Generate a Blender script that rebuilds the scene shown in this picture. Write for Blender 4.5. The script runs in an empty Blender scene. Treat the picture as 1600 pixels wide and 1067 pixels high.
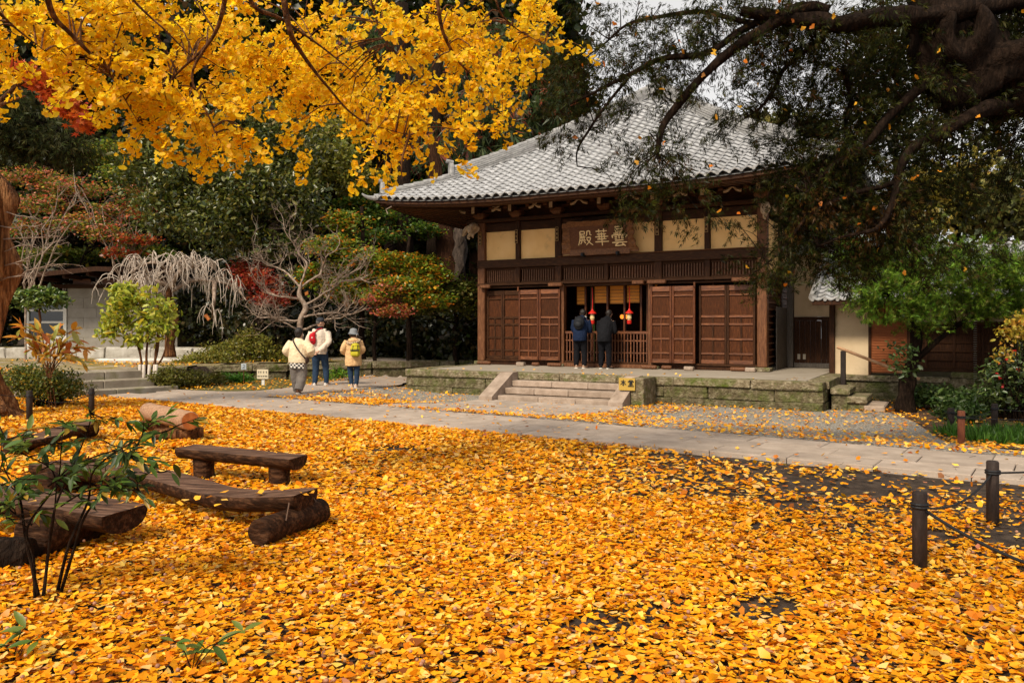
import bpy, math, random
import numpy as np
from mathutils import Vector, Matrix, Euler, noise
R = math.radians
random.seed(7); rng = np.random.default_rng(11)
sc = bpy.context.scene
COL = sc.collection

# ------------------------------------------------------------------ camera, sky, sun, exposure
F = 1244.0; HZ = 510.0; CH = 1.5
cam = bpy.data.objects.new('camera', bpy.data.cameras.new('camera')); COL.objects.link(cam)
cam.location = (0, 0, CH); cam.rotation_euler = (R(90), 0, 0)
cam.data.sensor_width = 36; cam.data.lens = 36*F/1600
cam.data.shift_y = -(533.5-HZ)/1600
cam.data.clip_start = 0.05; cam.data.clip_end = 600
sc.camera = cam
SUN_EL, SUN_AZ = 44, 215          # azimuth the light comes from, clockwise from +Y
w = bpy.data.worlds.new('World'); sc.world = w; w.use_nodes = True
nt = w.node_tree; nt.nodes.clear()
sky = nt.nodes.new('ShaderNodeTexSky'); sky.sky_type = 'NISHITA'; sky.sun_disc = False
sky.sun_elevation = R(SUN_EL); sky.sun_rotation = R(SUN_AZ)
sky.air_density = 1.0; sky.dust_density = 3.0; sky.ozone_density = 1.0
hs = nt.nodes.new('ShaderNodeHueSaturation'); hs.inputs['Saturation'].default_value = 0.12
mx = nt.nodes.new('ShaderNodeMix'); mx.data_type = 'RGBA'; mx.inputs['Factor'].default_value = 0.45
mx.inputs['B'].default_value = (9.6, 9.2, 8.8, 1)       # even cloud veil
bg = nt.nodes.new('ShaderNodeBackground'); bg.inputs['Strength'].default_value = 0.115
wo = nt.nodes.new('ShaderNodeOutputWorld')
nt.links.new(sky.outputs[0], hs.inputs['Color']); nt.links.new(hs.outputs[0], mx.inputs['A'])
nt.links.new(mx.outputs['Result'], bg.inputs['Color']); nt.links.new(bg.outputs[0], wo.inputs[0])
sl = bpy.data.lights.new('sun', 'SUN'); sl.energy = 3.8; sl.angle = R(10); sl.color = (1, .875, .68)
so = bpy.data.objects.new('sun', sl); COL.objects.link(so)
so.rotation_euler = (R(90-SUN_EL), 0, R(180-SUN_AZ)); so.location = (0, 0, 30)
sc.view_settings.view_transform = 'Standard'; sc.view_settings.look = 'None'
sc.view_settings.exposure = 0.22; sc.view_settings.gamma = 1
sc.render.engine = 'CYCLES'
cy = sc.cycles; cy.max_bounces = 6; cy.diffuse_bounces = 4; cy.glossy_bounces = 2
cy.transmission_bounces = 3; cy.use_denoising = True; cy.caustics_reflective = False; cy.caustics_refractive = False

# ------------------------------------------------------------------ helpers
def P(px, py, Y): return Vector(((px-800)/F*Y, Y, CH+(HZ-py)/F*Y))
def sm(t): t = max(0., min(1., t)); return t*t*(3-2*t)

def tag(o, label=None, cat=None, group=None, kind=None):
    if label: o['label'] = label
    if cat: o['category'] = cat
    if group: o['group'] = group
    if kind: o['kind'] = kind
    return o
def empty(name, loc=(0,0,0), rz=0, label=None, cat=None, group=None, kind=None):
    o = bpy.data.objects.new(name, None); COL.objects.link(o); o.location = loc; o.rotation_euler = (0,0,rz)
    o.empty_display_size = .1
    return tag(o, label, cat, group, kind)
def link(name, me, mat=None, parent=None, loc=None):
    o = bpy.data.objects.new(name, me); COL.objects.link(o)
    if mat and not me.materials: me.materials.append(mat)
    if parent: o.parent = parent
    if loc is not None: o.location = loc
    return o
def copy_tree(root):
    r = root.copy(); COL.objects.link(r)
    for ch in root.children:
        c = ch.copy(); COL.objects.link(c); c.parent = r
        for g in ch.children:
            d = g.copy(); COL.objects.link(d); d.parent = c
    return r

class MB:
    def __init__(s): s.v = []; s.f = []; s.col = None
    def add(s, vs, fs):
        n = len(s.v); s.v += [tuple(v) for v in vs]; s.f += [tuple(i+n for i in f) for f in fs]; return s
    def box(s, x0, x1, y0, y1, z0, z1, M=None):
        vs = [(x,y,z) for z in (z0,z1) for y in (y0,y1) for x in (x0,x1)]
        if M is not None: vs = [M @ Vector(v) for v in vs]
        return s.add(vs, [(0,2,3,1),(4,5,7,6),(0,1,5,4),(2,6,7,3),(0,4,6,2),(1,3,7,5)])
    def cbox(s, x0, x1, y0, y1, z0, z1, c=.01, M=None, jit=0):
        c = min(c, (x1-x0)*.45, (y1-y0)*.45, (z1-z0)*.45)
        vs = []; idx = {}
        for a, X in enumerate((x0,x1)):
            for b, Y in enumerate((y0,y1)):
                for d, Z in enumerate((z0,z1)):
                    sx, sy, sz = (c if a==0 else -c), (c if b==0 else -c), (c if d==0 else -c)
                    for k, v in enumerate(((X,Y+sy,Z+sz),(X+sx,Y,Z+sz),(X+sx,Y+sy,Z))):
                        idx[a,b,d,k] = len(vs)
                        vs.append(Vector(v)+(Vector((random.uniform(-jit,jit) for _ in range(3))) if jit else Vector()))
        fs = []
        def q(*i): fs.append(tuple(idx[j] for j in i))
        for a in (0,1): q(*[(a,b,d,0) for b,d in (((0,0),(0,1),(1,1),(1,0)) if a==0 else ((0,0),(1,0),(1,1),(0,1)))])
        for b in (0,1): q(*[(a,b,d,1) for a,d in (((0,0),(1,0),(1,1),(0,1)) if b==0 else ((0,0),(0,1),(1,1),(1,0)))])
        for d in (0,1): q(*[(a,b,d,2) for a,b in (((0,0),(0,1),(1,1),(1,0)) if d==0 else ((0,0),(1,0),(1,1),(0,1)))])
        for a in (0,1):
            for b in (0,1): q((a,b,0,0),(a,b,1,0),(a,b,1,1),(a,b,0,1))
            for d in (0,1): q((a,0,d,0),(a,1,d,0),(a,1,d,2),(a,0,d,2))
            for b in (0,1):
                for d in (0,1): q((a,b,d,0),(a,b,d,1),(a,b,d,2))
        for b in (0,1):
            for d in (0,1): q((0,b,d,1),(1,b,d,1),(1,b,d,2),(0,b,d,2))
        if M is not None: vs = [M @ v for v in vs]
        return s.add(vs, fs)
    def bar(s, a, b, wx, wz, c=.006):       # square bar from a to b
        a = Vector(a); b = Vector(b); d = b-a; L = d.length; q = d.to_track_quat('Y', 'Z').to_matrix().to_4x4()
        return s.cbox(-wx/2, wx/2, 0, L, -wz/2, wz/2, c, Matrix.Translation(a) @ q)
    def rings(s, rings, cap=True, closed=True):
        n = len(rings[0]); b = len(s.v)
        for r in rings: s.v += [tuple(p) for p in r]
        for i in range(len(rings)-1):
            for j in range(n if closed else n-1):
                k = (j+1) % n
                s.f.append((b+i*n+j, b+i*n+k, b+(i+1)*n+k, b+(i+1)*n+j))
        if cap and closed:
            s.f.append(tuple(b+j for j in reversed(range(n)))); s.f.append(tuple(b+(len(rings)-1)*n+j for j in range(n)))
        return s
    def tube(s, pts, rad, seg=8, cap=True, rough=0, flat=1.0):
        pts = [Vector(p) for p in pts]
        if not hasattr(rad, '__len__'): rad = [rad]*len(pts)
        up = None; rs = []
        for i, p in enumerate(pts):
            d = (pts[min(i+1,len(pts)-1)]-pts[max(i-1,0)])
            if d.length < 1e-9: d = Vector((0,0,1))
            d.normalize()
            if up is None:
                up = Vector((0,0,1)) if abs(d.z) < .9 else Vector((0,1,0))
            x = d.cross(up)
            if x.length < 1e-6: x = d.orthogonal()
            x.normalize(); up = x.cross(d).normalized()
            ring = []
            for j in range(seg):
                a = 2*math.pi*j/seg; r = rad[i]
                if rough: r *= 1+rough*noise.noise(Vector((p.x*3+math.cos(a)*1.7, p.y*3+math.sin(a)*1.7, p.z*2.2+i*.13)))
                ring.append(p + x*math.cos(a)*r + up*math.sin(a)*r*flat)
            rs.append(ring)
        return s.rings(rs, cap)
    def ell(s, c, r, M=None, nu=12, nv=8):
        rs = []
        for i in range(nv+1):
            t = math.pi*(i/nv*.98+.01); rr = []
            for j in range(nu):
                a = 2*math.pi*j/nu
                v = Vector((math.sin(t)*math.cos(a)*r[0], math.sin(t)*math.sin(a)*r[1], -math.cos(t)*r[2]))
                if M is not None: v = M @ v
                rr.append(Vector(c)+v)
            rs.append(rr)
        return s.rings(rs)
    def me(s, name, smooth=False):
        m = bpy.data.meshes.new(name); m.from_pydata(s.v, [], s.f); m.update()
        if smooth: m.polygons.foreach_set('use_smooth', [True]*len(m.polygons))
        return m
    def build(s, name, mat, parent=None, smooth=False, loc=None):
        return link(name, s.me(name, smooth), mat, parent, loc)

def spline(pts, n=8):
    pts = [Vector(p) for p in pts]; out = []
    for i in range(len(pts)-1):
        p0 = pts[max(i-1,0)]; p1 = pts[i]; p2 = pts[i+1]; p3 = pts[min(i+2,len(pts)-1)]
        for k in range(n):
            t = k/n
            out.append(.5*((2*p1)+(p2-p0)*t+(2*p0-5*p1+4*p2-p3)*t*t+(3*p1-p0-3*p2+p3)*t*t*t))
    out.append(pts[-1]); return out
def lerp_list(vals, n):
    m = len(vals)-1; return [vals[min(int(i/(n-1)*m), m-1)]*(1-(i/(n-1)*m-min(int(i/(n-1)*m), m-1))) + vals[min(int(i/(n-1)*m), m-1)+1]*(i/(n-1)*m-min(int(i/(n-1)*m), m-1)) for i in range(n)]

# ------------------------------------------------------------------ materials
def mat(name, cols, scale=3, rough=.8, bump=.2, bscale=30, stretch=(1,1,1), detail=6, spec=.3, bdist=.01, coord='Object', contrast=.25, moss=None, rot=0, rnd=0):
    m = bpy.data.materials.new(name); m.use_nodes = True; n = m.node_tree.nodes; l = m.node_tree.links
    b = n['Principled BSDF']; b.inputs['Roughness'].default_value = rough; b.inputs['Specular IOR Level'].default_value = spec
    tc = n.new('ShaderNodeTexCoord'); mp = n.new('ShaderNodeMapping'); mp.inputs['Scale'].default_value = stretch; mp.inputs['Rotation'].default_value = (0,0,rot)
    l.new(tc.outputs[coord], mp.inputs['Vector'])
    src = mp.outputs[0]
    if rnd:      # alike pieces get their own grain and tone
        oi = n.new('ShaderNodeObjectInfo'); ad = n.new('ShaderNodeVectorMath'); ad.operation = 'ADD'
        sc_ = n.new('ShaderNodeVectorMath'); sc_.operation = 'SCALE'; sc_.inputs['Scale'].default_value = 40
        cb = n.new('ShaderNodeCombineXYZ')
        for k in range(3): l.new(oi.outputs['Random'], cb.inputs[k])
        l.new(cb.outputs[0], sc_.inputs[0]); l.new(src, ad.inputs[0]); l.new(sc_.outputs[0], ad.inputs[1]); src = ad.outputs[0]
    t = n.new('ShaderNodeTexNoise'); t.inputs['Scale'].default_value = scale; t.inputs['Detail'].default_value = detail; t.inputs['Roughness'].default_value = .6
    l.new(src, t.inputs['Vector'])
    cr = n.new('ShaderNodeValToRGB'); e = cr.color_ramp.elements
    k = len(cols); e[0].position = .5-contrast; e[0].color = (*cols[0],1); e[1].position = .5+contrast; e[1].color = (*cols[-1],1)
    for i in range(1, k-1):
        x = e.new(.5-contrast+2*contrast*i/(k-1)); x.color = (*cols[i],1)
    l.new(t.outputs['Fac'], cr.inputs['Fac']); out = cr.outputs['Color']
    if rnd:
        hv = n.new('ShaderNodeHueSaturation'); mr = n.new('ShaderNodeMapRange'); mr.inputs['To Min'].default_value = 1-rnd; mr.inputs['To Max'].default_value = 1+rnd
        l.new(oi.outputs['Random'], mr.inputs['Value']); l.new(mr.outputs[0], hv.inputs['Value']); l.new(out, hv.inputs['Color']); out = hv.outputs[0]
    if moss:
        col, msc, lo, hi = moss
        t2 = n.new('ShaderNodeTexNoise'); t2.inputs['Scale'].default_value = msc; t2.inputs['Detail'].default_value = 7; t2.inputs['Roughness'].default_value = .65
        l.new(src, t2.inputs['Vector']); mr = n.new('ShaderNodeMapRange'); mr.inputs['From Min'].default_value = lo; mr.inputs['From Max'].default_value = hi
        l.new(t2.outputs['Fac'], mr.inputs['Value'])
        mm = n.new('ShaderNodeMix'); mm.data_type = 'RGBA'; mm.inputs['B'].default_value = (*col,1)
        l.new(mr.outputs[0], mm.inputs['Factor']); l.new(out, mm.inputs['A']); out = mm.outputs['Result']
    l.new(out, b.inputs['Base Color'])
    if bump:
        t3 = n.new('ShaderNodeTexNoise'); t3.inputs['Scale'].default_value = bscale; t3.inputs['Detail'].default_value = 5
        l.new(src, t3.inputs['Vector']); bp = n.new('ShaderNodeBump'); bp.inputs['Strength'].default_value = bump; bp.inputs['Distance'].default_value = bdist
        l.new(t3.outputs['Fac'], bp.inputs['Height']); l.new(bp.outputs[0], b.inputs['Normal'])
    return m
def plain(name, col, rough=.6, spec=.3, emit=0, metal=0):
    m = bpy.data.materials.new(name); m.use_nodes = True; b = m.node_tree.nodes['Principled BSDF']
    b.inputs['Base Color'].default_value = (*col,1); b.inputs['Roughness'].default_value = rough; b.inputs['Specular IOR Level'].default_value = spec; b.inputs['Metallic'].default_value = metal
    if emit: b.inputs['Emission Color'].default_value = (*col,1); b.inputs['Emission Strength'].default_value = emit
    return m
def leafmat(name, trans=.45, gloss=.05, rough=.45, attr='Col'):
    m = bpy.data.materials.new(name); m.use_nodes = True; n = m.node_tree.nodes; l = m.node_tree.links; n.clear()
    a = n.new('ShaderNodeAttribute'); a.attribute_name = attr
    d = n.new('ShaderNodeBsdfDiffuse'); t = n.new('ShaderNodeBsdfTranslucent'); g = n.new('ShaderNodeBsdfGlossy'); g.inputs['Roughness'].default_value = rough
    m1 = n.new('ShaderNodeMixShader'); m1.inputs[0].default_value = trans; m2 = n.new('ShaderNodeMixShader'); m2.inputs[0].default_value = gloss
    o = n.new('ShaderNodeOutputMaterial')
    l.new(a.outputs['Color'], d.inputs[0]); l.new(a.outputs['Color'], t.inputs[0]); g.inputs[0].default_value = (.9,.9,.9,1)
    l.new(d.outputs[0], m1.inputs[1]); l.new(t.outputs[0], m1.inputs[2]); l.new(m1.outputs[0], m2.inputs[1]); l.new(g.outputs[0], m2.inputs[2]); l.new(m2.outputs[0], o.inputs[0])
    return m
M = {}
GR = (14,14,1.2)   # vertical grain
M['wood'] = mat('dark_wood', [(.010,.0035,.001),(.034,.012,.004),(.088,.034,.011)], 5, .6, .35, 22, GR, rnd=.12, spec=.15)
M['woodh'] = mat('dark_beam_wood', [(.011,.004,.001),(.036,.013,.004),(.10,.040,.013)], 5, .6, .3, 22, (1.2,14,14), rnd=.12, spec=.15)
M['doorw'] = mat('red_brown_door_wood', [(.022,.006,.0015),(.085,.023,.006),(.21,.068,.018)], 4, .45, .3, 22, GR, rnd=.15, spec=.3)
M['doorh'] = mat('red_brown_rail_wood', [(.035,.009,.002),(.12,.036,.009),(.30,.105,.03)], 4, .42, .3, 22, (1.2,14,14), rnd=.15, spec=.5)
M['doorp'] = mat('shadowy_board_wood', [(.018,.005,.0015),(.055,.016,.004),(.11,.034,.009)], 5, .6, .3, 25, GR, rnd=.2, spec=.15)
M['post'] = mat('weathered_post_wood', [(.045,.015,.005),(.115,.042,.015),(.23,.10,.04)], 4, .6, .4, 20, GR, rnd=.1)
M['rafter'] = mat('rafter_wood', [(.045,.018,.008),(.10,.042,.018),(.17,.078,.035)], 4, .6, .3, 20, (6,6,6), rnd=.25)
M['plaster'] = mat('cream_plaster', [(.70,.41,.15),(.80,.50,.20),(.86,.57,.26)], 1.6, .85, .15, 40, moss=((.42,.25,.11),2.2,.58,.85), rnd=.03)
M['plasterw'] = mat('pale_plaster', [(.44,.33,.20),(.54,.41,.26),(.60,.47,.31)], 1.3, .88, .15, 40, moss=((.16,.12,.06),.9,.56,.85))
M['tile'] = mat('grey_roof_tile', [(.30,.30,.305),(.43,.43,.44),(.55,.55,.555)], 5, .32, .1, 40, spec=.7, rnd=.11, moss=((.16,.15,.12),1.2,.56,.8))
M['ridge'] = mat('grey_ridge_tile', [(.13,.125,.12),(.26,.255,.25),(.40,.39,.38)], 9, .42, .2, 40, spec=.6, rnd=.15)
M['stone'] = mat('mossy_stone', [(.05,.04,.02),(.13,.105,.06),(.30,.26,.17)], 9, .95, 1, 20, bdist=.06, spec=.1, moss=((.075,.095,.018),3.6,.45,.74), rnd=.12)
M['capst'] = mat('cap_stone', [(.08,.06,.03),(.20,.16,.10),(.38,.33,.23)], 10, .95, 1, 24, bdist=.05, spec=.1, moss=((.085,.105,.02),3.8,.47,.68), rnd=.12)
M['steps'] = mat('pinkish_step_stone', [(.20,.145,.105),(.31,.235,.18),(.43,.335,.265)], 5, .85, .5, 40, rnd=.08, bdist=.01)
M['slabf'] = mat('platform_floor', [(.24,.20,.155),(.31,.265,.21),(.37,.32,.26)], 1.2, .8, .25, 60)
M['pave'] = mat('paving_stone', [(.26,.205,.165),(.35,.28,.225),(.45,.365,.30)], 3, .85, .5, 60, rnd=.08, bdist=.008)
M['gravel'] = mat('grey_gravel', [(.09,.08,.068),(.24,.215,.18),(.48,.44,.38)], 34, .9, 1, 45, bdist=.02, detail=3, contrast=.16)
M['soil'] = mat('dark_soil', [(.018,.011,.007),(.045,.029,.019),(.085,.060,.042)], 9, .95, 1, 60, bdist=.02, contrast=.2)
M['mosssoil'] = mat('mossy_soil', [(.045,.035,.012),(.10,.09,.02),(.16,.12,.03)], 3, .95, .8, 50, bdist=.02)
M['log'] = mat('old_bench_wood', [(.008,.003,.001),(.030,.012,.005),(.105,.048,.022)], 2.2, .8, 1, 5, (1.3,13,13), rot=R(26), contrast=.2, bdist=.012, spec=.12)
M['logtop'] = mat('worn_bench_top', [(.016,.006,.003),(.09,.043,.024),(.24,.14,.09)], 2.2, .6, 1, 5, (1.2,15,15), rot=R(26), contrast=.2, bdist=.006, spec=.25)
M['logpale'] = mat('pale_log_bark', [(.16,.08,.04),(.34,.19,.11),(.52,.34,.22)], 5, .7, .7, 16, (2,10,10), bdist=.01)
M['logend'] = mat('orange_log_end', [(.26,.07,.015),(.42,.13,.03),(.55,.22,.06)], 14, .7, .3, 40)
M['bark'] = mat('dark_bark', [(.005,.003,.002),(.014,.008,.005),(.034,.020,.013)], 5, .9, 1, 9, (5,5,1.2), bdist=.04, spec=.08)
M['barkr'] = mat('red_brown_bark', [(.025,.010,.004),(.11,.042,.014),(.30,.14,.055)], 3.5, .8, 1, 7, (6,6,.8), bdist=.06, spec=.15, contrast=.2)
M['twig'] = mat('pale_bare_twig', [(.11,.075,.05),(.24,.17,.125),(.46,.37,.30)], 9, .8, .4, 20)
M['pale'] = mat('pale_hanging_twig', [(.26,.20,.155),(.43,.355,.29),(.62,.54,.46)], 6, .8, .4, 20)
M['bollard'] = mat('black_brown_bollard', [(.010,.006,.005),(.022,.014,.011),(.04,.026,.02)], 7, .7, .6, 24, (3,3,1), rnd=.2)
M['bollardr'] = mat('red_brown_bollard', [(.09,.025,.012),(.17,.05,.022),(.25,.09,.04)], 7, .7, .6, 24, (3,3,1))
M['rope'] = plain('black_rope', (.010,.010,.012), .6)
M['leaf'] = leafmat('leaf', .45, .03)
M['gold'] = leafmat('golden_leaf', .64, .012)
M['twisted'] = mat('orange_twisted_bark', [(.035,.012,.004),(.20,.075,.022),(.50,.25,.10)], 3.2, .7, 1, 6, (7,7,.7), bdist=.09, spec=.2, contrast=.2)
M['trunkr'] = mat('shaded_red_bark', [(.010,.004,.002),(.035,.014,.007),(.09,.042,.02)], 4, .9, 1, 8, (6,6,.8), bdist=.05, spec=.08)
M['leafg'] = leafmat('glossy_leaf', .25, .055, .38)
M['litter'] = leafmat('fallen_leaf', .15, .02, .4)
M['needle'] = leafmat('needle_spray', .3, .008)

# ------------------------------------------------------------------ leaf engine
def rotmats(n, up=None, tilt=1.0, r=rng):
    """random rotations: Z axis scattered around `up` (n,3 or None) by `tilt` (0 flat .. 1+ free)"""
    if up is None: up = np.tile([0,0,1.], (n,1))
    z = up + r.normal(size=(n,3))*tilt; z /= np.linalg.norm(z, axis=1)[:,None]+1e-9
    a = r.normal(size=(n,3)); x = a-(a*z).sum(1)[:,None]*z; x /= np.linalg.norm(x, axis=1)[:,None]+1e-9
    y = np.cross(z, x); return np.stack([x,y,z], axis=2)
def dirmats(y, r=rng):
    """rotations whose Y axis follows y"""
    y = y/(np.linalg.norm(y, axis=1)[:,None]+1e-9); a = r.normal(size=y.shape); x = a-(a*y).sum(1)[:,None]*y
    x /= np.linalg.norm(x, axis=1)[:,None]+1e-9; return np.stack([x,y,np.cross(x,y)], axis=2)
T_DIA = (np.array([[0,0,0],[.34,.5,.06],[0,1,0],[-.34,.5,.06]]), [(0,1,2,3)])
T_ELL = (np.array([[0,0,0],[.22,.3,.08],[.2,.7,.08],[0,1,-.05],[-.2,.7,.08],[-.22,.3,.08]]), [(0,1,2,3),(0,3,4,5)])
T_BLADE = (np.array([[-.07,0,0],[.07,0,0],[.05,.6,.05],[0,1,0],[-.05,.6,.05]]), [(0,1,2,3,4)])
T_STAR = (np.array([[0,-.1,0],[.16,.12,0],[.55,.05,-.08],[.24,.32,0],[.5,.72,-.1],[.12,.5,0],[0,1,-.1],[-.12,.5,0],[-.5,.72,-.1],[-.24,.32,0],[-.55,.05,-.08],[-.16,.12,0]]), [(0,1,3,5),(1,2,3),(3,4,5),(5,6,7),(7,8,9),(9,10,11),(0,5,7,9),(0,9,11)])
T_TUFT = (np.array([[0,0,0],[.10,.45,.05],[0,1,0],[-.10,.45,.05],[.44,.75,.12],[.20,.22,.08],[-.44,.75,-.12],[-.20,.22,-.08]]), [(0,1,2,3),(0,5,4),(0,6,7)])
def ginkgo_t(curl=.12, notch=.2, n=7):
    v = [[0,0,0]]; h = n//2
    for i in range(n):
        a = R(-58+116*i/(n-1)); rr = 1-.0*i
        if i == h: rr = 1-notch
        v.append([math.sin(a)*rr*.85, math.cos(a)*rr, curl*math.cos(i*math.pi)*.6+curl*abs(i-h)*.5])
    return (np.array(v), [(0,i,i+1) for i in range(1,n)])
T_GK = ginkgo_t(); T_GKS = (np.array([[0,0,0],[-.8,.55,.12],[-.35,1,-.03],[.35,1,.06],[.8,.55,.0]]), [(0,1,2),(0,2,3),(0,3,4)])
def leafmesh(name, tpl, pos, mats, size, col, mat_, parent=None, kind='stuff', flatten=None):
    tv, tf = tpl; n = len(pos); k = len(tv)
    size = np.broadcast_to(np.asarray(size, float), (n,))
    V = np.einsum('nij,kj->nki', mats, tv)*size[:,None,None] + pos[:,None,:]
    me = bpy.data.meshes.new(name); me.vertices.add(n*k); me.vertices.foreach_set('co', V.reshape(-1).astype(np.float32))
    lt = np.array([len(f) for f in tf]); tot = lt.sum(); flat = np.array([i for f in tf for i in f])
    li = (flat[None,:]+np.arange(n)[:,None]*k).reshape(-1)
    me.loops.add(n*tot); me.loops.foreach_set('vertex_index', li.astype(np.int32))
    ls = (np.concatenate([[0],np.cumsum(lt)[:-1]])[None,:]+np.arange(n)[:,None]*tot).reshape(-1)
    me.polygons.add(n*len(tf)); me.polygons.foreach_set('loop_start', ls.astype(np.int32)); me.polygons.foreach_set('loop_total', np.tile(lt, n).astype(np.int32))
    me.update(calc_edges=True)
    ca = me.color_attributes.new('Col', 'FLOAT_COLOR', 'POINT')
    c4 = np.ones((n,k,4), np.float32); c4[:,:,:3] = np.clip(col,0,1)[:,None,:]
    ca.data.foreach_set('color', c4.reshape(-1))
    o = link(name, me, mat_, parent)
    if kind: o['kind'] = kind
    return o
def palette(n, cols, w=None, var=.18, r=rng):
    cols = np.array(cols, float); cols[:,0] = np.where(cols[:,1] > cols[:,0]*1.15, cols[:,0]*1.4, cols[:,0]); w = np.array(w if w is not None else [1]*len(cols), float); w /= w.sum()
    c = cols[r.choice(len(cols), n, p=w)]
    c = c*(1+r.normal(size=(n,1))*var)*(1+r.normal(size=(n,3))*var*.3); return np.clip(c, .002, .95)
def clumps(cen, rad, ncl, per, cr, r=rng, shell=.55, flat=.6):
    """leaf positions: ncl clumps through an ellipsoid (biased to its shell), per leaves in each"""
    d = r.normal(size=(ncl,3)); d /= np.linalg.norm(d, axis=1)[:,None]; q = (shell+(1-shell)*r.random(ncl))[:,None]
    cc = np.array(cen)+d*q*np.array(rad)
    off = r.normal(size=(ncl,per,3))*cr*np.array([1,1,flat]); pos = (cc[:,None,:]+off).reshape(-1,3)
    return pos, cc
# ------------------------------------------------------------------ terrain
def Yb(X):
    if X < -10.6: return 17.5
    if X < -8.6: return 17.5+(X+10.6)*1.05
    if X < -7.9: return 19.6+(X+8.6)/.7*2.2
    if X < -2.5: return 21.8+(X+7.9)*.5
    return 24.5+(X+2.5)*6
def far_d(X, Y): return (X-1.87)*.574+(Y-11.6)*.819
def G(X, Y):
    d = far_d(X, Y)
    z = -.19*sm(d/3.2)*sm((X+4.5)/3.)
    z += .46*sm((Y-Yb(X))/.30)
    if X < -8.5: z += .30*sm((Y-26.3)/.3)
    if Y > 33: z += (Y-33)*.30*sm((Y-33)/6)*sm((6-X)/16)
    return z
def sheet(name, xs, ys, zoff, mat_, test=None, kind='structure', Mx=None, amp=0):
    vs = []; fs = []; nx = len(xs)
    for y in ys:
        for x in xs:
            p = (Mx @ Vector((x,y,0))) if Mx else Vector((x,y,0))
            vs.append((p.x, p.y, G(p.x,p.y)+zoff+(amp*noise.noise(Vector((p.x*1.3,p.y*1.3,0))) if amp else 0)))
    for j in range(len(ys)-1):
        for i in range(nx-1):
            if test:
                p = [(vs[(j+b)*nx+i+a]) for a in (0,1) for b in (0,1)]
                if not test(sum(q[0] for q in p)/4, sum(q[1] for q in p)/4): continue
            fs.append((j*nx+i, j*nx+i+1, (j+1)*nx+i+1, (j+1)*nx+i))
    me = bpy.data.meshes.new(name); me.from_pydata(vs, [], fs); me.update(); me.polygons.foreach_set('use_smooth', [True]*len(me.polygons))
    o = link(name, me, mat_); o['kind'] = kind; return o
xs = list(np.concatenate([np.linspace(-90,-22,18), np.linspace(-20,14,137), np.linspace(16,90,18)]))
ys = list(np.concatenate([np.linspace(-12,2,6), np.linspace(3,30,136), np.linspace(31,48,18), np.linspace(52,110,12)]))
ground = sheet('ground', xs, ys, -.03, M['soil'], amp=.02)

U = Vector((math.cos(R(28.94)), -math.sin(R(28.94)), 0)); Vv = Vector((math.sin(R(28.94)), math.cos(R(28.94)), 0))
HA = Vector((-.94, 23.37, 0))
HM = Matrix.Translation(HA) @ Matrix.Rotation(R(-28.94), 4, 'Z')
def L2W(x, y, z=0): return HM @ Vector((x,y,z))
# gravel court between the long path and the platform
gl = sheet('gravel_court', [i*.2 for i in range(-28, 80)], [-13+i*.2 for i in range(0, 52)], .012, M['gravel'], Mx=HM,
           test=lambda x, y: far_d(x,y) > -.3 and x > -5.6+max(0,y-16.6)*.58 and y < Yb(x)-.2)
def strip(name, A_, B_, n, zoff, mat_, amp=0, na=10):
    A_ = spline([(x,y,0) for x, y in A_], 8); B_ = spline([(x,y,0) for x, y in B_], 8); m = 60
    def at(c, t): q = t*(len(c)-1); i = min(int(q), len(c)-2); return c[i].lerp(c[i+1], q-i)
    vs = []; fs = []
    for i in range(m+1):
        a = at(A_, i/m); b = at(B_, i/m)
        for j in range(na+1):
            p = a.lerp(b, j/na); p.z = G(p.x,p.y)+zoff+amp*noise.noise(p*1.5); vs.append(p)
    for i in range(m):
        for j in range(na): fs.append((i*(na+1)+j, (i+1)*(na+1)+j, (i+1)*(na+1)+j+1, i*(na+1)+j+1))
    me = bpy.data.meshes.new(name); me.from_pydata(vs, [], fs); me.update(); me.polygons.foreach_set('use_smooth', [True]*len(me.polygons))
    o = link(name, me, mat_); o['kind'] = 'structure'; return o
CA = [(-8.3,18.75),(-7.8,18.6),(-6.3,18.1),(-5.45,19.1),(-5.0,22.1),(-3.7,26.2)]
CB = [(-8.25,18.66),(-7.6,18.24),(-6.3,17.33),(-5.3,16.63),(-4.3,17.5),(-3.1,21.1),(-2.95,22.5),(-2.2,26.2)]
CW = [(-8.4,20.2),(-7.8,21.75),(-6.6,22.35),(-5.4,22.95),(-4.2,23.55),(-2.9,24.2),(-2.6,26.2)]
strip('moss_strip', [(x,y-.06) for x,y in CA], CW, 10, .008, M['mosssoil'], .02)
sheet('terrace_ground', [-24+i*.4 for i in range(56)], [17.6+i*.3 for i in range(50)], .006, mat('terrace_gravel', [(.16,.12,.07),(.30,.24,.17),(.46,.40,.32)], 3, .9, 1, 40, bdist=.02, moss=((.20,.15,.02),1.2,.42,.6)),
      test=lambda x, y: y > Yb(x)+.45, amp=.02)

strip('planting_bed', [(7.2,16.9),(7.35,15.5),(7.1,14.1),(6.55,12.4),(6.15,11.0),(6.35,9.9),(7.3,8.9),(9.2,7.7),(12,6.2)], [(12,20),(12.5,18),(13,16),(13.5,14),(14,12),(14,11),(14,10),(14,8),(14,6.2)], 10, .022, mat('red_brown_soil', [(.03,.014,.008),(.075,.038,.022),(.13,.075,.045)], 8, .95, 1, 60, bdist=.02, contrast=.2, moss=((.09,.10,.02),1.1,.5,.66)), .03)
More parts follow.
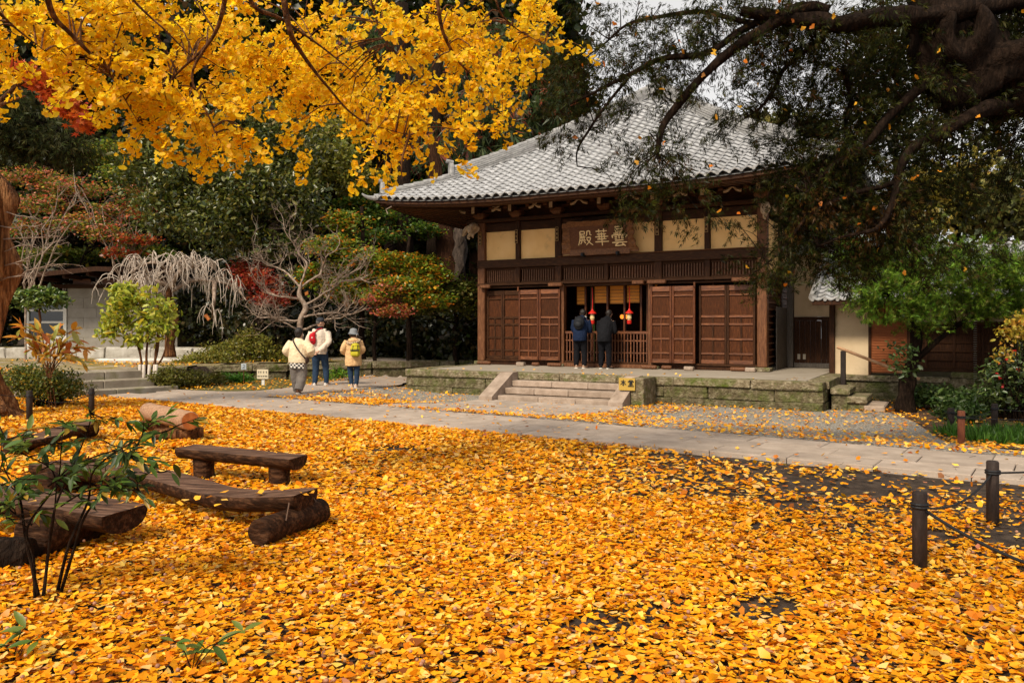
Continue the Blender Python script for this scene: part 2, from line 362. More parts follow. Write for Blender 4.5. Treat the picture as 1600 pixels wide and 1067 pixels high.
# stone paths: every slab a part
PD = Vector((math.cos(R(-35)), math.sin(R(-35)), 0)); PN = Vector((.5736, .8192, 0)); PO = Vector((1.6, 9.95, 0))
sp = empty('stone_path', kind='structure')
def slab(corners, zt=.03, gap=.006, parent=sp, mt='pave', th=.07, name='paving_slab'):
    c = sum(corners, Vector())/len(corners); rs = []
    for inset, dz in ((0, -th), (0, -.008), (.008, 0)):
        r = []
        for p in corners:
            d = (p-c); q = c+d*(1-(gap+inset)/max(d.length,.05)); r.append(Vector((q.x, q.y, G(q.x,q.y)+zt+dz)))
        rs.append(r)
    jz = random.uniform(-.004,.004); mb = MB(); mb.rings([[p+Vector((0,0,jz)) for p in r] for r in rs], cap=True)
    return mb.build(name, M[mt], parent)
s = -12.6; row = 0
while s < 9.2:                                       # the long path, two slabs wide with staggered joints
    L = random.choice((.9,1.2,.75)) if s > -9 else .9
    for r0, r1, o in ((0,.52,0), (.52,1.04,.33), (1.04,1.56,.1)):
        a = s+o
        cs = [PO+PD*a+PN*r0, PO+PD*(a+.9)+PN*r0, PO+PD*(a+.9)+PN*r1, PO+PD*a+PN*r1]
        slab(cs)
    s += .9
def inpoly(x, y, poly):
    c = False; n = len(poly)
    for i in range(n):
        x1,y1 = poly[i]; x2,y2 = poly[i-1]
        if (y1>y) != (y2>y) and x < (x2-x1)*(y-y1)/(y2-y1)+x1: c = not c
    return c
strip('side_path', CA, CB, 10, .026, M['pave'])
# branch of slabs up to the stair
y = -4.45
def branch_x(yy): f = (-4.45-yy)/3.4; return 2.75-.9*f*0, 6.25+.35*f
for j in range(9):
    y0 = -4.45-j*.62; y1 = y0-.62; xx = 2.7 + (.31 if j % 2 else 0) - .31
    for i in range(5):
        x0 = 2.72+i*.72+(.36 if j % 2 else 0)-(.0); x1 = x0+.72
        if i == 4: x1 = 6.3
        if i == 0: x0 = 2.72
        c = L2W((x0+x1)/2, (y0+y1)/2)
        if far_d(c.x, c.y) < .28: continue
        slab([L2W(x0,y1), L2W(x1,y1), L2W(x1,y0), L2W(x0,y0)], .036)

# ------------------------------------------------------------------ stone platform
pf = empty('stone_platform', L2W(0,0,0), R(-28.94), 'low mossy stone platform with worn floor carrying the wooden hall', 'platform')
X0, X1, Y0, Y1, ZT = -.2, 9.92, -3.35, 8.6, .40
MB().box(X0+.38, X1-.38, Y0+.38, Y1, ZT-.35, ZT-.004).build('floor_slab', M['slabf'], pf)
def course(a, b, z0, z1, out, seg, mt, nm, axis, c=.018, jit=.012, dep=.36):
    s0 = a
    while s0 < b-.05:
        L = min(seg*random.uniform(.75,1.2), b-s0)
        if b-s0-L < .35: L = b-s0
        mb = MB()
        if axis == 'x': mb.cbox(s0+.004, s0+L-.004, Y0-out+0*.1, Y0+dep, z0, z1, c, jit=jit)
        elif axis == 'l': mb.cbox(X0-out, X0+dep, s0+.004, s0+L-.004, z0, z1, c, jit=jit)
        else: mb.cbox(X1-dep, X1+out, s0+.004, s0+L-.004, z0, z1, c, jit=jit)
        mb.build(nm, M[mt], pf); s0 += L
course(X0, X1, ZT-.165, ZT, .05, 1.5, 'capst', 'cap_stone', 'x', .02, .010, .42)
course(X0, X1, ZT-.42, ZT-.17, 0, 1.25, 'stone', 'wall_stone', 'x')
course(X0, X1, ZT-.75, ZT-.425, .02, 1.6, 'stone', 'wall_stone', 'x')
for ax in ('l','r'):
    for z0, z1, o, mt, nm in ((ZT-.165,ZT,.05,'capst','cap_stone'),(ZT-.42,ZT-.17,0,'stone','wall_stone'),(ZT-.75,ZT-.425,.02,'stone','wall_stone')):
        course(Y0+.43, Y1, z0, z1, o, 1.7, mt, nm, ax)
# ------------------------------------------------------------------ front stair
st = empty('stone_stairs', L2W(4.5,-3.35,0), R(-28.94), 'pinkish stone stair of three long treads with sloping side stones', 'stairs')
zb = -.20; n = 4; hgt = (ZT-zb)/n
for k in range(3):
    yb0 = -.34*(3-k)-.02; xs_ = [-1.38,-.35,.55,1.40] if k != 1 else [-1.38,-.62,.22,1.40]
    for i in range(3):
        MB().cbox(xs_[i]+.003, xs_[i+1]-.003, yb0, yb0+.42 if k<2 else -.06, zb+hgt*k+.004, zb+hgt*(k+1)-(.01), .014, jit=.003).build('step_stone', M['steps'], st)
def cheek(x0, x1, top, foot):
    mb = MB(); rs = []
    prof = [(-.06, zb-.1), (-.06, ZT+.03), (-.30, ZT+.02), (foot, zb+.13), (foot, zb-.1)]
    for x in (x0, x1): rs.append([(x, yy, zz) for yy, zz in prof])
    return mb.rings(rs).build('side_stone', M['steps'], st)
cheek(-1.72, -1.38, 0, -1.28); cheek(1.40, 1.72, 0, -1.28)
MB().cbox(1.735, 2.02, -.84, -.06, zb-.05, ZT+.02, .015, jit=.004).build('end_block', M['capst'], st)
# ------------------------------------------------------------------ brush writing
CH_ = {
'den': [[(22,12),(50,12)],[(50,12),(50,28)],[(22,28),(50,28)],[(22,12),(20,50),(6,92)],[(24,46),(54,46)],[(32,34),(32,62)],[(45,34),(45,62)],[(18,64),(56,64)],[(30,70),(20,86)],[(43,70),(54,82)],[(66,12),(64,30),(58,40)],[(66,12),(84,12),(84,32),(94,34)],[(60,50),(86,50),(76,72),(56,92)],[(62,56),(76,76),(98,94)]],
'ka': [[(15,16),(85,16)],[(35,4),(35,26)],[(65,4),(65,26)],[(22,33),(78,33)],[(10,48),(90,48)],[(34,36),(34,62)],[(66,36),(66,62)],[(22,62),(78,62)],[(8,77),(92,77)],[(50,24),(50,100)]],
'don': [[(30,-4),(72,-4)],[(30,-4),(32,24)],[(72,-4),(70,24)],[(32,10),(70,10)],[(32,24),(70,24)],[(18,34),(84,34)],[(8,44),(10,60)],[(8,44),(94,44),(88,58)],[(50,34),(50,66)],[(24,53),(38,54)],[(24,63),(38,64)],[(63,53),(77,54)],[(63,63),(77,64)],[(24,74),(76,74)],[(6,86),(96,86)],[(46,87),(24,104),(78,102)],[(66,92),(86,108)]],
'hon': [[(12,30),(88,30)],[(50,4),(50,98)],[(48,32),(30,58),(6,78)],[(52,32),(70,58),(94,78)],[(34,76),(66,76)]],
'do': [[(50,2),(50,22)],[(26,8),(34,20)],[(74,8),(66,20)],[(10,26),(90,26)],[(12,26),(8,40)],[(90,26),(82,38)],[(32,36),(68,36)],[(32,36),(34,52)],[(68,36),(66,52)],[(34,52),(66,52)],[(20,68),(80,68)],[(50,54),(50,92)],[(6,93),(94,93)]]}
def brush(keys, x0, step, z0, size, y, wd, dy=-.0006):
    """characters as raised brush ribbons on the plane y, reading along +x"""
    mb = MB(); q = 0
    for ci, k in enumerate(keys):
        for stk in CH_[k]:
            pts = spline([Vector((x0+ci*step+a/100*size, 0, z0-b/100*size)) for a, b in stk], 3) if len(stk) > 2 else [Vector((x0+ci*step+(stk[0][0]*(1-t)+stk[1][0]*t)/100*size, 0, z0-(stk[0][1]*(1-t)+stk[1][1]*t)/100*size)) for t in (0,.15,.5,.85,1)]
            n = len(pts); ra = []; rb = []; q += 1
            for i, p in enumerate(pts):
                d = (pts[min(i+1,n-1)]-pts[max(i-1,0)]).normalized(); nn = Vector((-d.z,0,d.x))
                ww = wd*(1.15-.5*i/(n-1))*(.7 if i in (0,) else 1)
                ra.append(p+nn*ww/2); rb.append(p-nn*ww/2)
            yy = y+dy*q; mb.rings([[a+Vector((0,yy,0)), b+Vector((0,yy,0)), b+Vector((0,y+.004,0)), a+Vector((0,y+.004,0))] for a, b in zip(ra, rb)])
    return mb
sg = empty('name_board', L2W(5.99,-4.23,.29), R(-28.94), 'small yellow board with two black characters on the right side stone of the stair', 'sign')
MB().cbox(0, .36, -.02, .0, -.13, .13, .004).build('board', plain('yellow_board', (.42,.27,.05), .6), sg)
brush(['hon','do'], .03, .17, .10, .135+.01, -.022, .022).build('lettering', plain('black_paint', (.01,.01,.01), .5), sg)
for xx in (.03,.33): MB().cbox(xx-.01, xx+.01, .0, .03, -.10, .02, .003).build('bracket', M['rope'], sg)

# ------------------------------------------------------------------ the hall
hall = empty('temple_hall', HA, R(-28.94), 'dark timber temple hall with cream plaster panels and a hipped grey tiled roof', 'temple')
Wd = 8.2; D = 8.2
def part(name, mb, m_, parent=None, smooth=False): return mb.build(name, M[m_] if isinstance(m_, str) else m_, parent or hall, smooth)
PX = [.10, 1.30, 2.58, 3.99, 5.45, 6.73, 8.08]
for i, x in enumerate(PX):
    if i in (0,6): part('corner_post', MB().cbox(x-.12, x+.12, -.12, .12, .50, 4.62, .02), 'post')
    elif i == 3: part('short_post', MB().cbox(x-.06, x+.06, -.07, .07, 2.75, 4.22, .01), 'wood')
    elif i in (2,4): part('post', MB().cbox(x-.10, x+.10, -.10, .10, 2.66, 4.62, .015), 'wood')
    else: part('post', MB().cbox(x-.07, x+.07, -.09, .09, 2.66, 4.5, .012), 'wood')
for x in (2.69, 5.25): part('door_post', MB().cbox(x-.07, x+.07, -.10, .08, .46, 2.655, .012), 'post')
for x in (.1, 8.08): part('base_stone', MB().cbox(x-.2, x+.2, -.2, .2, .398, .50, .02, jit=.006), 'capst')
for x in (2.62, 5.32): part('base_stone', MB().cbox(x-.16, x+.16, -.2, .12, .398, .47, .02), 'capst')
def beam(z0, z1, y0=-.06, y1=.10, x0=.22, x1=7.96, nm='beam', m_='woodh'): return part(nm, MB().cbox(x0, x1, y0, y1, z0, z1, .012), m_)
beam(4.24, 4.48, -.04, .08); beam(3.18, 3.415, -.135, .085, x0=-.02, x1=8.2); beam(2.60, 2.655, -.05, .08)
beam(2.672, 2.745, -.13, -.092, x0=-.05, x1=8.25, nm='rail'); beam(.50, .555, -.06, .08, nm='sill')
beam(3.417, 3.442, -.16, -.06, x0=2.6, x1=8.16, nm='rail', m_='post')
beam(4.50, 4.60, -.20, .20, x0=-.35, x1=8.55, nm='plate')
for i in range(6):
    a, b = PX[i]+(.125 if i==0 else .075), PX[i+1]-(.125 if i==5 else .075)
    if i in (2,): a += .03; b -= 0
    part('plaster_panel', MB().box(a, b, .0, .05, 3.42, 4.235), 'plaster')
    lp = part('lattice_panel', MB().box(a, b, .05, .07, 2.75, 3.175), 'doorp')
    for z0, z1 in ((2.75,2.79),(3.12,3.175)): part('lattice_frame', MB().cbox(a, b, -.03, .045, z0, z1, .006), 'woodh', lp)
    n = 15 if i in (0,1,4,5) else 17; mb = MB()
    for k in range(n):
        x = a+.05+(b-a-.1)*k/(n-1); mb.box(x-.013, x+.013, -.01, .03, 2.792, 3.118)
    o = part('slat', mb, 'rafter', lp); o['kind'] = 'stuff'
# upper board band behind the brackets
part('bracket_board', MB().box(.1, 8.1, .06, .09, 4.605, 5.2), 'woodh')
# doors
def door_leaf(x0, x1, y, mw, mh, mp, mid=True, diag=False):
    d = empty('door', (0,0,0)); d.parent = hall
    z0, z1 = .56, 2.53
    MB().box(x0+.03, x1-.03, y+.018, y+.03, z0+.02, z1-.02).build('door_board', M[mp], d)
    st_ = [(x0, x0+.055), (x1-.055, x1)]
    for a, b in st_: MB().cbox(a, b, y-.02, y+.04, z0, z1, .006).build('stile', M[mw], d)
    for a, b in ((z0, z0+.10), (.79,.84), (1.155,1.205), (1.53,1.58), (1.72,1.78), (2.27,2.31), (2.40,z1)):
        MB().cbox(x0+.056, x1-.056, y-.012, y+.017, a, b, .005).build('door_rail', M[mh], d)
    xm = (x0+x1)/2
    if mid:
        for a, b in ((z0+.101,.789), (.841,1.154), (1.206,1.529), (1.581,1.719)):
            MB().cbox(xm-.024, xm+.024, y-.006, y+.017, a, b, .004).build('muntin', M[mw], d)
    return d
for a, b in ((.24,.76),(.765,1.45)): door_leaf(a, b, .02, 'wood', 'woodh', 'doorp')
for a, b in ((6.5,7.20),(7.205,7.9)): door_leaf(a, b, .02, 'wood', 'doorh', 'doorp')
for a, b in ((1.38,2.02),(2.03,2.68)): door_leaf(a, b, -.16, 'doorw', 'doorh', 'doorp')
for a, b in ((5.27,5.84),(5.85,6.45)): door_leaf(a, b, -.16, 'doorw', 'doorh', 'doorp')
for x in (1.38, 6.44): 
    part('door_hinge', MB().tube([(x,-.2,2.50),(x,-.2,2.62)], .025, 8), 'doorh')
for x, w_ in ((.3,.34),(2.55,.42),(4.95,.32),(5.45,.5),(7.6,.45)):       # carved blocks on the rail over the doors
    part('head_block', MB().cbox(x-w_/2, x+w_/2, -.26, -.135, 2.60, 2.70, .02), 'post')
for x, w_, yy in ((.32,.44,-.3),(2.6,.42,-.36),(2.0,.22,-.32),(5.3,.42,-.36),(5.75,.26,-.3),(7.6,.5,-.26)):
    part('foot_block', MB().tube([(x-w_/2,yy,.452),(x-w_/2+.02,yy,.455),(x+w_/2-.02,yy,.455),(x+w_/2,yy,.452)], [.03,.052,.052,.03], 10), 'post')
for x, yy in ((1.55,-.34),(6.36,-.40),(7.85,-.30)):
    part('stop_stone', MB().cbox(x-.12, x+.12, yy-.08, yy+.08, .398, .50, .02, jit=.006), 'steps')
part('threshold', MB().cbox(2.76, 5.18, -.12, .12, .398, .50, .01), 'post')
part('sill_shadow_board', MB().box(.22, 2.6, -.02, .06, .40, .50), 'wood'); part('sill_shadow_board', MB().box(5.34, 7.96, -.02, .06, .40, .50), 'wood')
# entrance railing
rl = part('railing', MB().cbox(2.78, 5.17, -.05, .02, 1.30, 1.37, .008), 'doorh')
for z in (.52, .78, 1.10): part('rail', MB().cbox(2.78, 5.17, -.025, .0, z, z+.035, .004), 'doorh', rl)
for k in range(27):
    x = 2.83+k*2.30/26; part('baluster', MB().box(x-.014, x+.014, -.045, -.027, .555, 1.299), 'doorh', rl)
# interior: dark room, posts, blinds, lanterns
part('inner_wall', MB().box(.15, 8.05, 4.0, 4.05, .4, 4.5), 'doorp'); part('inner_ceiling', MB().box(.15, 8.05, .1, 4.0, 4.2, 4.25), 'doorp')
part('inner_side', MB().box(1.2, 1.25, .1, 4.0, .4, 4.2), 'doorp'); part('inner_side', MB().box(6.8, 6.85, .1, 4.0, .4, 4.2), 'doorp')
part('inner_floor', MB().box(1.25, 6.8, .13, 4.0, .40, .47), 'doorp')
blm = mat('orange_blind', [(.55,.17,.015),(.75,.28,.03),(.85,.38,.06)], 30, .6, .2, 60, (1,1,6))
for a, b, z0 in ((2.80,3.06,2.12),(3.34,3.72,2.15),(3.80,4.22,2.13),(4.30,4.66,2.15),(4.95,5.16,2.14)):
    bl = part('blind', MB().box(a, b, .70, .715, z0, 2.62), blm)
    for k in range(5): part('blind_fold', MB().cbox(a-.003, b+.003, .694, .722, z0+.01+k*.09, z0+.022+k*.09, .002), 'doorh', bl)
part('blind_rail', MB().cbox(2.70, 5.24, .66, .76, 2.63, 2.72, .01), 'doorh')
for x in (3.10, 3.29, 3.76, 4.26, 4.74, 4.92): part('inner_post', MB().cbox(x-.028, x+.028, .60, .66, .47, 2.62, .006), 'doorw')
gr_ = plain('green_curtain', (.05,.10,.02), .8)
for a, b in ((3.14,3.25),(4.78,4.88)):
    c_ = MB(); c_.rings([[(a+(b-a)*i/8, .9+.02*math.sin(i*2.4), z) for i in range(9)] for z in (.5,2.6)], cap=False, closed=False); part('curtain', c_, gr_)
def lathe(prof, seg=14, c=(0,0,0)): return MB().rings([[(c[0]+r*math.cos(2*math.pi*j/seg), c[1]+r*math.sin(2*math.pi*j/seg), c[2]+z) for j in range(seg)] for r, z in prof])
redm = plain('red_lacquer', (.55,.02,.012), .4); goldm = plain('pale_gold', (.70,.50,.24), .4)
for i, x in enumerate((3.42, 4.50)):
    ln = empty('hanging_lantern', L2W(x,.35,1.72), 0, ('red hanging lantern with gold body above the bowing visitors, left of the two', 'red hanging lantern with gold body beside the two round orange lights')[i], 'lantern', 'red hanging lanterns in the doorway')
    MB().tube([(0,0,.20),(.01,0,.5),(0,0,.85)], .012, 6).build('cord', redm, ln)
    lathe([(.02,.26),(.035,.22),(.11,.15),(.115,.13),(.06,.12)]).build('lantern_cap', redm, ln)
    lathe([(.045,-.05),(.065,0),(.05,.12)]).build('lantern_body', goldm, ln)
    lathe([(.02,-.16),(.06,-.15),(.065,-.06),(.04,-.05)]).build('tassel', redm, ln)
lampm = plain('orange_lamp_glow', (1,.26,.03), .5, emit=1.5)
for i, x in enumerate((3.77, 3.91)):
    o = MB().ell((0,0,0), (.058,.058,.065)).build('round_lamp', lampm, smooth=True, loc=L2W(x,1.7,1.78))
    tag(o, ('glowing round orange lamp inside the hall doorway, left of the pair', 'glowing round orange lamp inside the hall doorway, right of the pair')[i], 'lamp', 'round orange lamps in the doorway')
    MB().tube([(0,0,-.08),(0,0,-1.25)], .015, 6).build('stand', M['rope'], o)
    MB().tube([(0,0,-1.25),(0,0,-1.31)], .10, 12).build('foot', M['rope'], o)
# right wall of the hall (seen edge on), other walls
rw = [(0,2.0),(2.0,4.1),(4.1,6.2),(6.2,8.2)]
for k, (a, b) in enumerate(rw):
    part('side_post', MB().cbox(8.0, 8.18, b-.16, b, .50, 4.5, .012), 'wood')
    part('side_panel', MB().box(8.08, 8.10, a+.13, b-.16, .5, 2.6), 'doorp')
    part('plaster_panel', MB().box(8.06, 8.10, a+.13, b-.16, 2.8, 4.2), 'plaster')
    part('side_rail', MB().cbox(8.04, 8.19, a+.13, b-.161, 2.6, 2.8, .01), 'woodh')
    for z in [.55+.17*i for i in range(12)]: part('side_slat', MB().cbox(8.101, 8.15, a+.16, b-.2, z, z+.04, .004), 'post')
    part('side_post', MB().cbox(.02, .2, b-.16, b, .50, 4.5, .012), 'wood')
    part('plaster_panel', MB().box(.08, .12, a+.13, b-.16, 2.8, 4.2), 'plaster')
    part('side_panel', MB().box(.09, .11, a+.13, b-.16, .5, 2.8), 'doorp')
part('rear_wall', MB().box(.1, 8.1, 8.0, 8.1, .4, 4.5), 'wood')
part('side_plate', MB().cbox(-.20, .20, .21, 8.5, 4.50, 4.60, .01), 'woodh'); part('side_plate', MB().cbox(7.98, 8.38, .21, 8.5, 4.50, 4.60, .01), 'woodh')
part('side_board', MB().box(.06, .09, .1, 8.1, 4.6, 5.2), 'woodh'); part('side_board', MB().box(8.1, 8.13, .1, 8.1, 4.6, 5.2), 'woodh')
# column tags with gold rims
for i in (0,1,2,4,5):
    x = PX[i]; tg = MB().cbox(x-.045, x+.045, -.165, -.145, 3.86, 4.24, .003).build('post_plaque', M['wood'], hall)
    g = MB()
    for a, b, c, d in ((-.045,-.037,3.86,4.24),(.037,.045,3.86,4.24),(-.037,.037,3.86,3.868),(-.037,.037,4.232,4.24)): g.box(x+a, x+b, -.169, -.165, c, d)
    for k in range(3):
        zc = 3.94+k*.11
        for a in (-.02,.0,.02): g.box(x-.022, x+.022, -.168-.0004*k, -.165, zc+a, zc+a+.007)
        g.box(x-.004, x+.004, -.1695, -.165, zc-.02, zc+.035)
    g.build('gold_trim', plain('old_gold', (.42,.25,.08), .4), tg)
# brackets
endm = mat('pale_carved_end', [(.24,.15,.08),(.45,.32,.2),(.62,.48,.33)], 9, .7, .2, 30)
for i, x in enumerate(PX):
    if i == 3: pass
    part('bracket_block', MB().rings([[(x-a, -.10-a, z),(x+a, -.10-a, z),(x+a, -.10+a, z),(x-a, -.10+a, z)] for a, z in ((.10,4.602),(.17,4.68),(.17,4.77))]), 'post')
    part('bracket_arm', MB().rings([[(xx, -.17, zz0),(xx, -.03, zz0),(xx, -.03, 4.87),(xx, -.17, 4.87)] for xx, zz0 in ((x-.42,4.84),(x-.38,4.79),(x-.2,4.775),(x+.2,4.775),(x+.38,4.79),(x+.42,4.84))]), 'woodh')
    for dx in (-.36,.36): part('bearing_block', MB().cbox(x+dx-.07, x+dx+.07, -.18, -.02, 4.872, 4.95, .015), 'post')
    part('bracket_nose', MB().rings([[(x-.055, yy, z0),(x+.055, yy, z0),(x+.055, yy, z1),(x-.055, yy, z1)] for yy, z0, z1 in ((-.03,4.775,4.88),(-.35,4.775,4.88),(-.46,4.70,4.90),(-.55,4.72,4.93))]), 'woodh')
    part('nose_end', MB().cbox(x-.05, x+.05, -.562, -.551, 4.73, 4.92, .006), endm)
    for sgn in (-1,1):
        pts = spline([(x+sgn*.46,-.24,4.83),(x+sgn*.56,-.26,4.85),(x+sgn*.64,-.27,4.91),(x+sgn*.72,-.27,4.93)], 4)
        part('carved_wing', MB().tube(pts, lerp_list([.045,.04,.022,.008], len(pts)), 6), endm)
part('eave_beam', MB().cbox(-.6, 8.8, -.19, -.01, 4.955, 5.06, .012), 'woodh'); part('eave_beam', MB().cbox(-.19, -.01, .0, 8.8, 4.955, 5.06, .012), 'woodh'); part('eave_beam', MB().cbox(8.21, 8.39, .0, 8.8, 4.955, 5.06, .012), 'woodh')
for (cx_, cy_, ang) in ((-.02,-.02,225),(8.2,-.02,315)):        # carved beam noses at the corners
    for a2 in ((180 if ang==225 else 0), 270):
        d = Vector((math.cos(R(a2)), math.sin(R(a2)), 0)); c0 = Vector((cx_,cy_,4.34))+d*.12
        pts = spline([c0, c0+d*.16+Vector((0,0,.06)), c0+d*.32+Vector((0,0,.02)), c0+d*.40+Vector((0,0,-.10)), c0+d*.47+Vector((0,0,-.16))], 4)
        part('carved_nose', MB().tube(pts, lerp_list([.10,.11,.085,.07,.02], len(pts)), 8), endm)
        pts = spline([c0+Vector((0,0,-.02)), c0+d*.15+Vector((0,0,-.10)), c0+d*.25+Vector((0,0,-.2)), c0+d*.2+Vector((0,0,-.27))], 4)
        part('carved_tongue', MB().tube(pts, lerp_list([.08,.06,.05,.02], len(pts)), 7), endm)

# ------------------------------------------------------------------ hall roof
OV = 2.2; HALF = 6.3; CX = 4.1
def roofz(k): return 4.86+.47*k+.026*k*k
def lift(s, k): return .28*abs(s/HALF)**3.2*max(0., 1-k/5.0)**1.2
def RP(side, s, k):            # s along the eave from its centre, k inward in plan
    z = roofz(k)+lift(s, k); a, b = s, HALF-k
    x, y = {0:(a,-b), 1:(b,a), 2:(-a,b), 3:(-b,-a)}[side]
    return Vector((CX+x, CX+y, z))
roof = empty('roof', (0,0,0)); roof.parent = hall
# roof deck (under the tiles) and the boards under the eaves
mb = MB()
for sd in range(4):
    ks = [0,.4,.8,1.3,1.8,2.5,3.2,4,5,6,6.29]; rs = []
    for k in ks:
        h = HALF-k; rs.append([RP(sd, h*t/8, k)-Vector((0,0,.05)) for t in range(-8,9)])
    mb.rings(rs, cap=False, closed=False)
mb.build('roof_deck', M['ridge'], roof)
mb = MB()
for sd in range(4):
    rs = []
    for k in (.12,.9,2.25):
        h = HALF-k; rs.append([Vector((*RP(sd, h*t/16, k).xy, 4.79+.14*k+lift(h*t/16*1.0,k)*1.0+ .0)) for t in range(-16,17)])
    mb.rings(rs, cap=False, closed=False)
mb.build('soffit', M['rafter'], roof)
for sd in range(4):            # fascia boards, two steps, following the upturned eave
    for k, z0, z1, th, m_ in ((.05,-.16,-.06,.06,'woodh'), (.20,-.26,-.161,.08,'rafter')):
        h = HALF-k; rs = []
        for t in range(-20,21):
            s_ = h*t/20; c = RP(sd, s_, k); c2 = RP(sd, s_*(h-th)/h, k+th); zz = c.z
            rs.append([Vector((c.x,c.y,zz+z0)), Vector((c2.x,c2.y,zz+z0)), Vector((c2.x,c2.y,zz+z1)), Vector((c.x,c.y,zz+z1))])
        MB().rings(rs).build('fascia', M[m_], roof)
def rafter_z(s_, k): return 4.70+.14*k+lift(s_, k)
mbx = MB()
for sd in range(4):
    for i in range(-28, 29):
        s_ = i*.215
        for k0, k1, dz in ((.28,2.3,.0),):
            k1b = min(k1, HALF-abs(s_)-.05)
            if k1b-k0 < .15: continue
            a = RP(sd, s_, k0); b = RP(sd, s_, k1b); a.z = rafter_z(s_,k0); b.z = rafter_z(s_,k1b)
            if sd in (0,3): MB().bar(a, b, .075, .09, .006).build('rafter', M['rafter'], roof)
            else: mbx.bar(a, b, .075, .09, .006)
o = mbx.build('rafter_rows', M['rafter'], roof); o['kind'] = 'stuff'
for sx, sy in ((-1,-1),(1,-1),(1,1),(-1,1)):
    a = Vector((CX+sx*(HALF-.15), CX+sy*(HALF-.15), 4.72+.27)); b = Vector((CX+sx*4.0, CX+sy*4.0, 4.98))
    MB().bar(a, b, .16, .2, .015).build('corner_rafter', M['woodh'], roof)
# tiles: S-shaped pan tile, 46 columns by 31 courses on every face
TW, TL = .265, .262
def tile_mesh(nm, lo=False):
    mb = MB(); n = 6 if lo else 9; top = []; bot = []
    for e in (-.02, TL*1.12):
        t_ = []; b_ = []
        for i in range(n):
            u_ = i/(n-1); h = .033*math.cos(u_*2*math.pi*.92+.5)
            t_.append((-TW/2*1.04+TW*1.04*u_, e, .078+h-(.068 if e > 0 else 0))); b_.append((-TW/2*1.04+TW*1.04*u_, e, .046+h-(.064 if e > 0 else 0)))
        top.append(t_); bot.append(b_)
    mb.rings([top[0], top[1]], cap=False, closed=False)
    mb.rings([bot[0], top[0]], cap=False, closed=False)
    if not lo: mb.rings([[top[0][0],bot[0][0]],[top[1][0],bot[1][0]]], cap=False, closed=False)
    m_ = mb.me(nm, smooth=True); m_.materials.append(M['tile'])
    m_.polygons.foreach_set('use_smooth', [p < n-1 for p in range(len(m_.polygons))])
    return m_, mb
tme, tmb = tile_mesh('roof_tile'); _, tlo = tile_mesh('roof_tile_simple', True)
cand = []
for sd in range(4):
    k = 0.; j = 0
    while k < HALF-.2:
        sl_ = math.hypot(1, .47+.052*k); h = HALF-k-.12
        ncol = int(h*2/TW/2)
        for i in range(-ncol, ncol+1):
            s_ = (i)*TW
            if abs(s_) > h: continue
            p = RP(sd, s_, k); p2 = RP(sd, s_, k+.12); px = RP(sd, s_+.1, k)
            yv = (p2-p).normalized(); xv = (px-RP(sd, s_-.1, k)).normalized(); zv = xv.cross(yv).normalized(); yv = zv.cross(xv)
            if sd in (1,2,3): pass
            Mt = Matrix((xv, yv, zv)).transposed().to_4x4(); Mt.translation = p+Vector((random.uniform(-.004,.004),random.uniform(-.004,.004),random.uniform(-.003,.004)))
            cand.append((sd, (HM @ p).length, Mt))
        k += .235/sl_; j += 1
front = sorted([c for c in cand if c[0]==0], key=lambda c: c[1])
for c in front[:300]:
    o = bpy.data.objects.new('roof_tile', tme); COL.objects.link(o); o.parent = roof; o.matrix_parent_inverse = Matrix.Identity(4); o.matrix_local = c[2]
def joined(tmb_, mats_, nm, m_, par):
    v0 = np.array(tmb_.v); out = MB(); V = []; Fc = []; nv = len(v0)
    for q, Mt in enumerate(mats_):
        A_ = np.array(Mt); V.append(v0 @ A_[:3,:3].T + A_[:3,3]); Fc += [tuple(i+q*nv for i in f) for f in tmb_.f]
    me = bpy.data.meshes.new(nm); me.from_pydata(np.concatenate(V).tolist(), [], Fc); me.update(); me.polygons.foreach_set('use_smooth', [True]*len(me.polygons))
    o = link(nm, me, m_, par); o['kind'] = 'stuff'; return o
def mat_ri(src):
    m2 = src.copy(); n = m2.node_tree.nodes; l = m2.node_tree.links
    g = n.new('ShaderNodeNewGeometry')
    for lk in [x for x in l if x.from_node.type == 'OBJECT_INFO']:
        to = lk.to_socket; l.remove(lk); l.new(g.outputs['Random Per Island'], to)
    return m2
M['tile_i'] = mat_ri(M['tile'])
tfl = MB(); tfl.v = tmb.v; tfl.f = tmb.f
joined(tmb, [c[2] for c in front[300:]], 'roof_tile_rows', M['tile_i'], roof)
joined(tlo, [c[2] for c in cand if c[0] != 0], 'roof_tile_rows', M['tile_i'], roof)
# eave end discs on the front eave
# hip ridges: stacked courses with a round cap, end tiles at the step and at the corner
def hip(sx, sy, k0, k1, wds, h0, nm='hip_ridge'):
    ks = [k0+(k1-k0)*i/14 for i in range(15)]
    def c(k, dz): 
        z = roofz(k)+lift(HALF-k, k)+dz
        return Vector((CX+sx*(HALF-k), CX+sy*(HALF-k), z))
    side = Vector((sx, -sy, 0)).normalized(); zz = h0
    hr = empty(nm); hr.parent = roof
    for w0, th in wds:
        rs = [[c(k,zz)-side*w0/2, c(k,zz)+side*w0/2, c(k,zz+th*.8)+side*w0/2, c(k,zz+th*.8)-side*w0/2] for k in ks]
        MB().rings(rs).build('ridge_course', M['ridge'], hr); zz += th
    nseg = max(3, int((k1-k0)*1.414/.28))
    for i in range(nseg):
        ka = k0+(k1-k0)*i/nseg; kb = k0+(k1-k0)*(i+1.12)/nseg
        MB().tube([c(ka,zz+.02), c(kb,zz+.0)], [.085,.075], 10).build('cap_tile', M['ridge'], hr)
    return c, zz, side
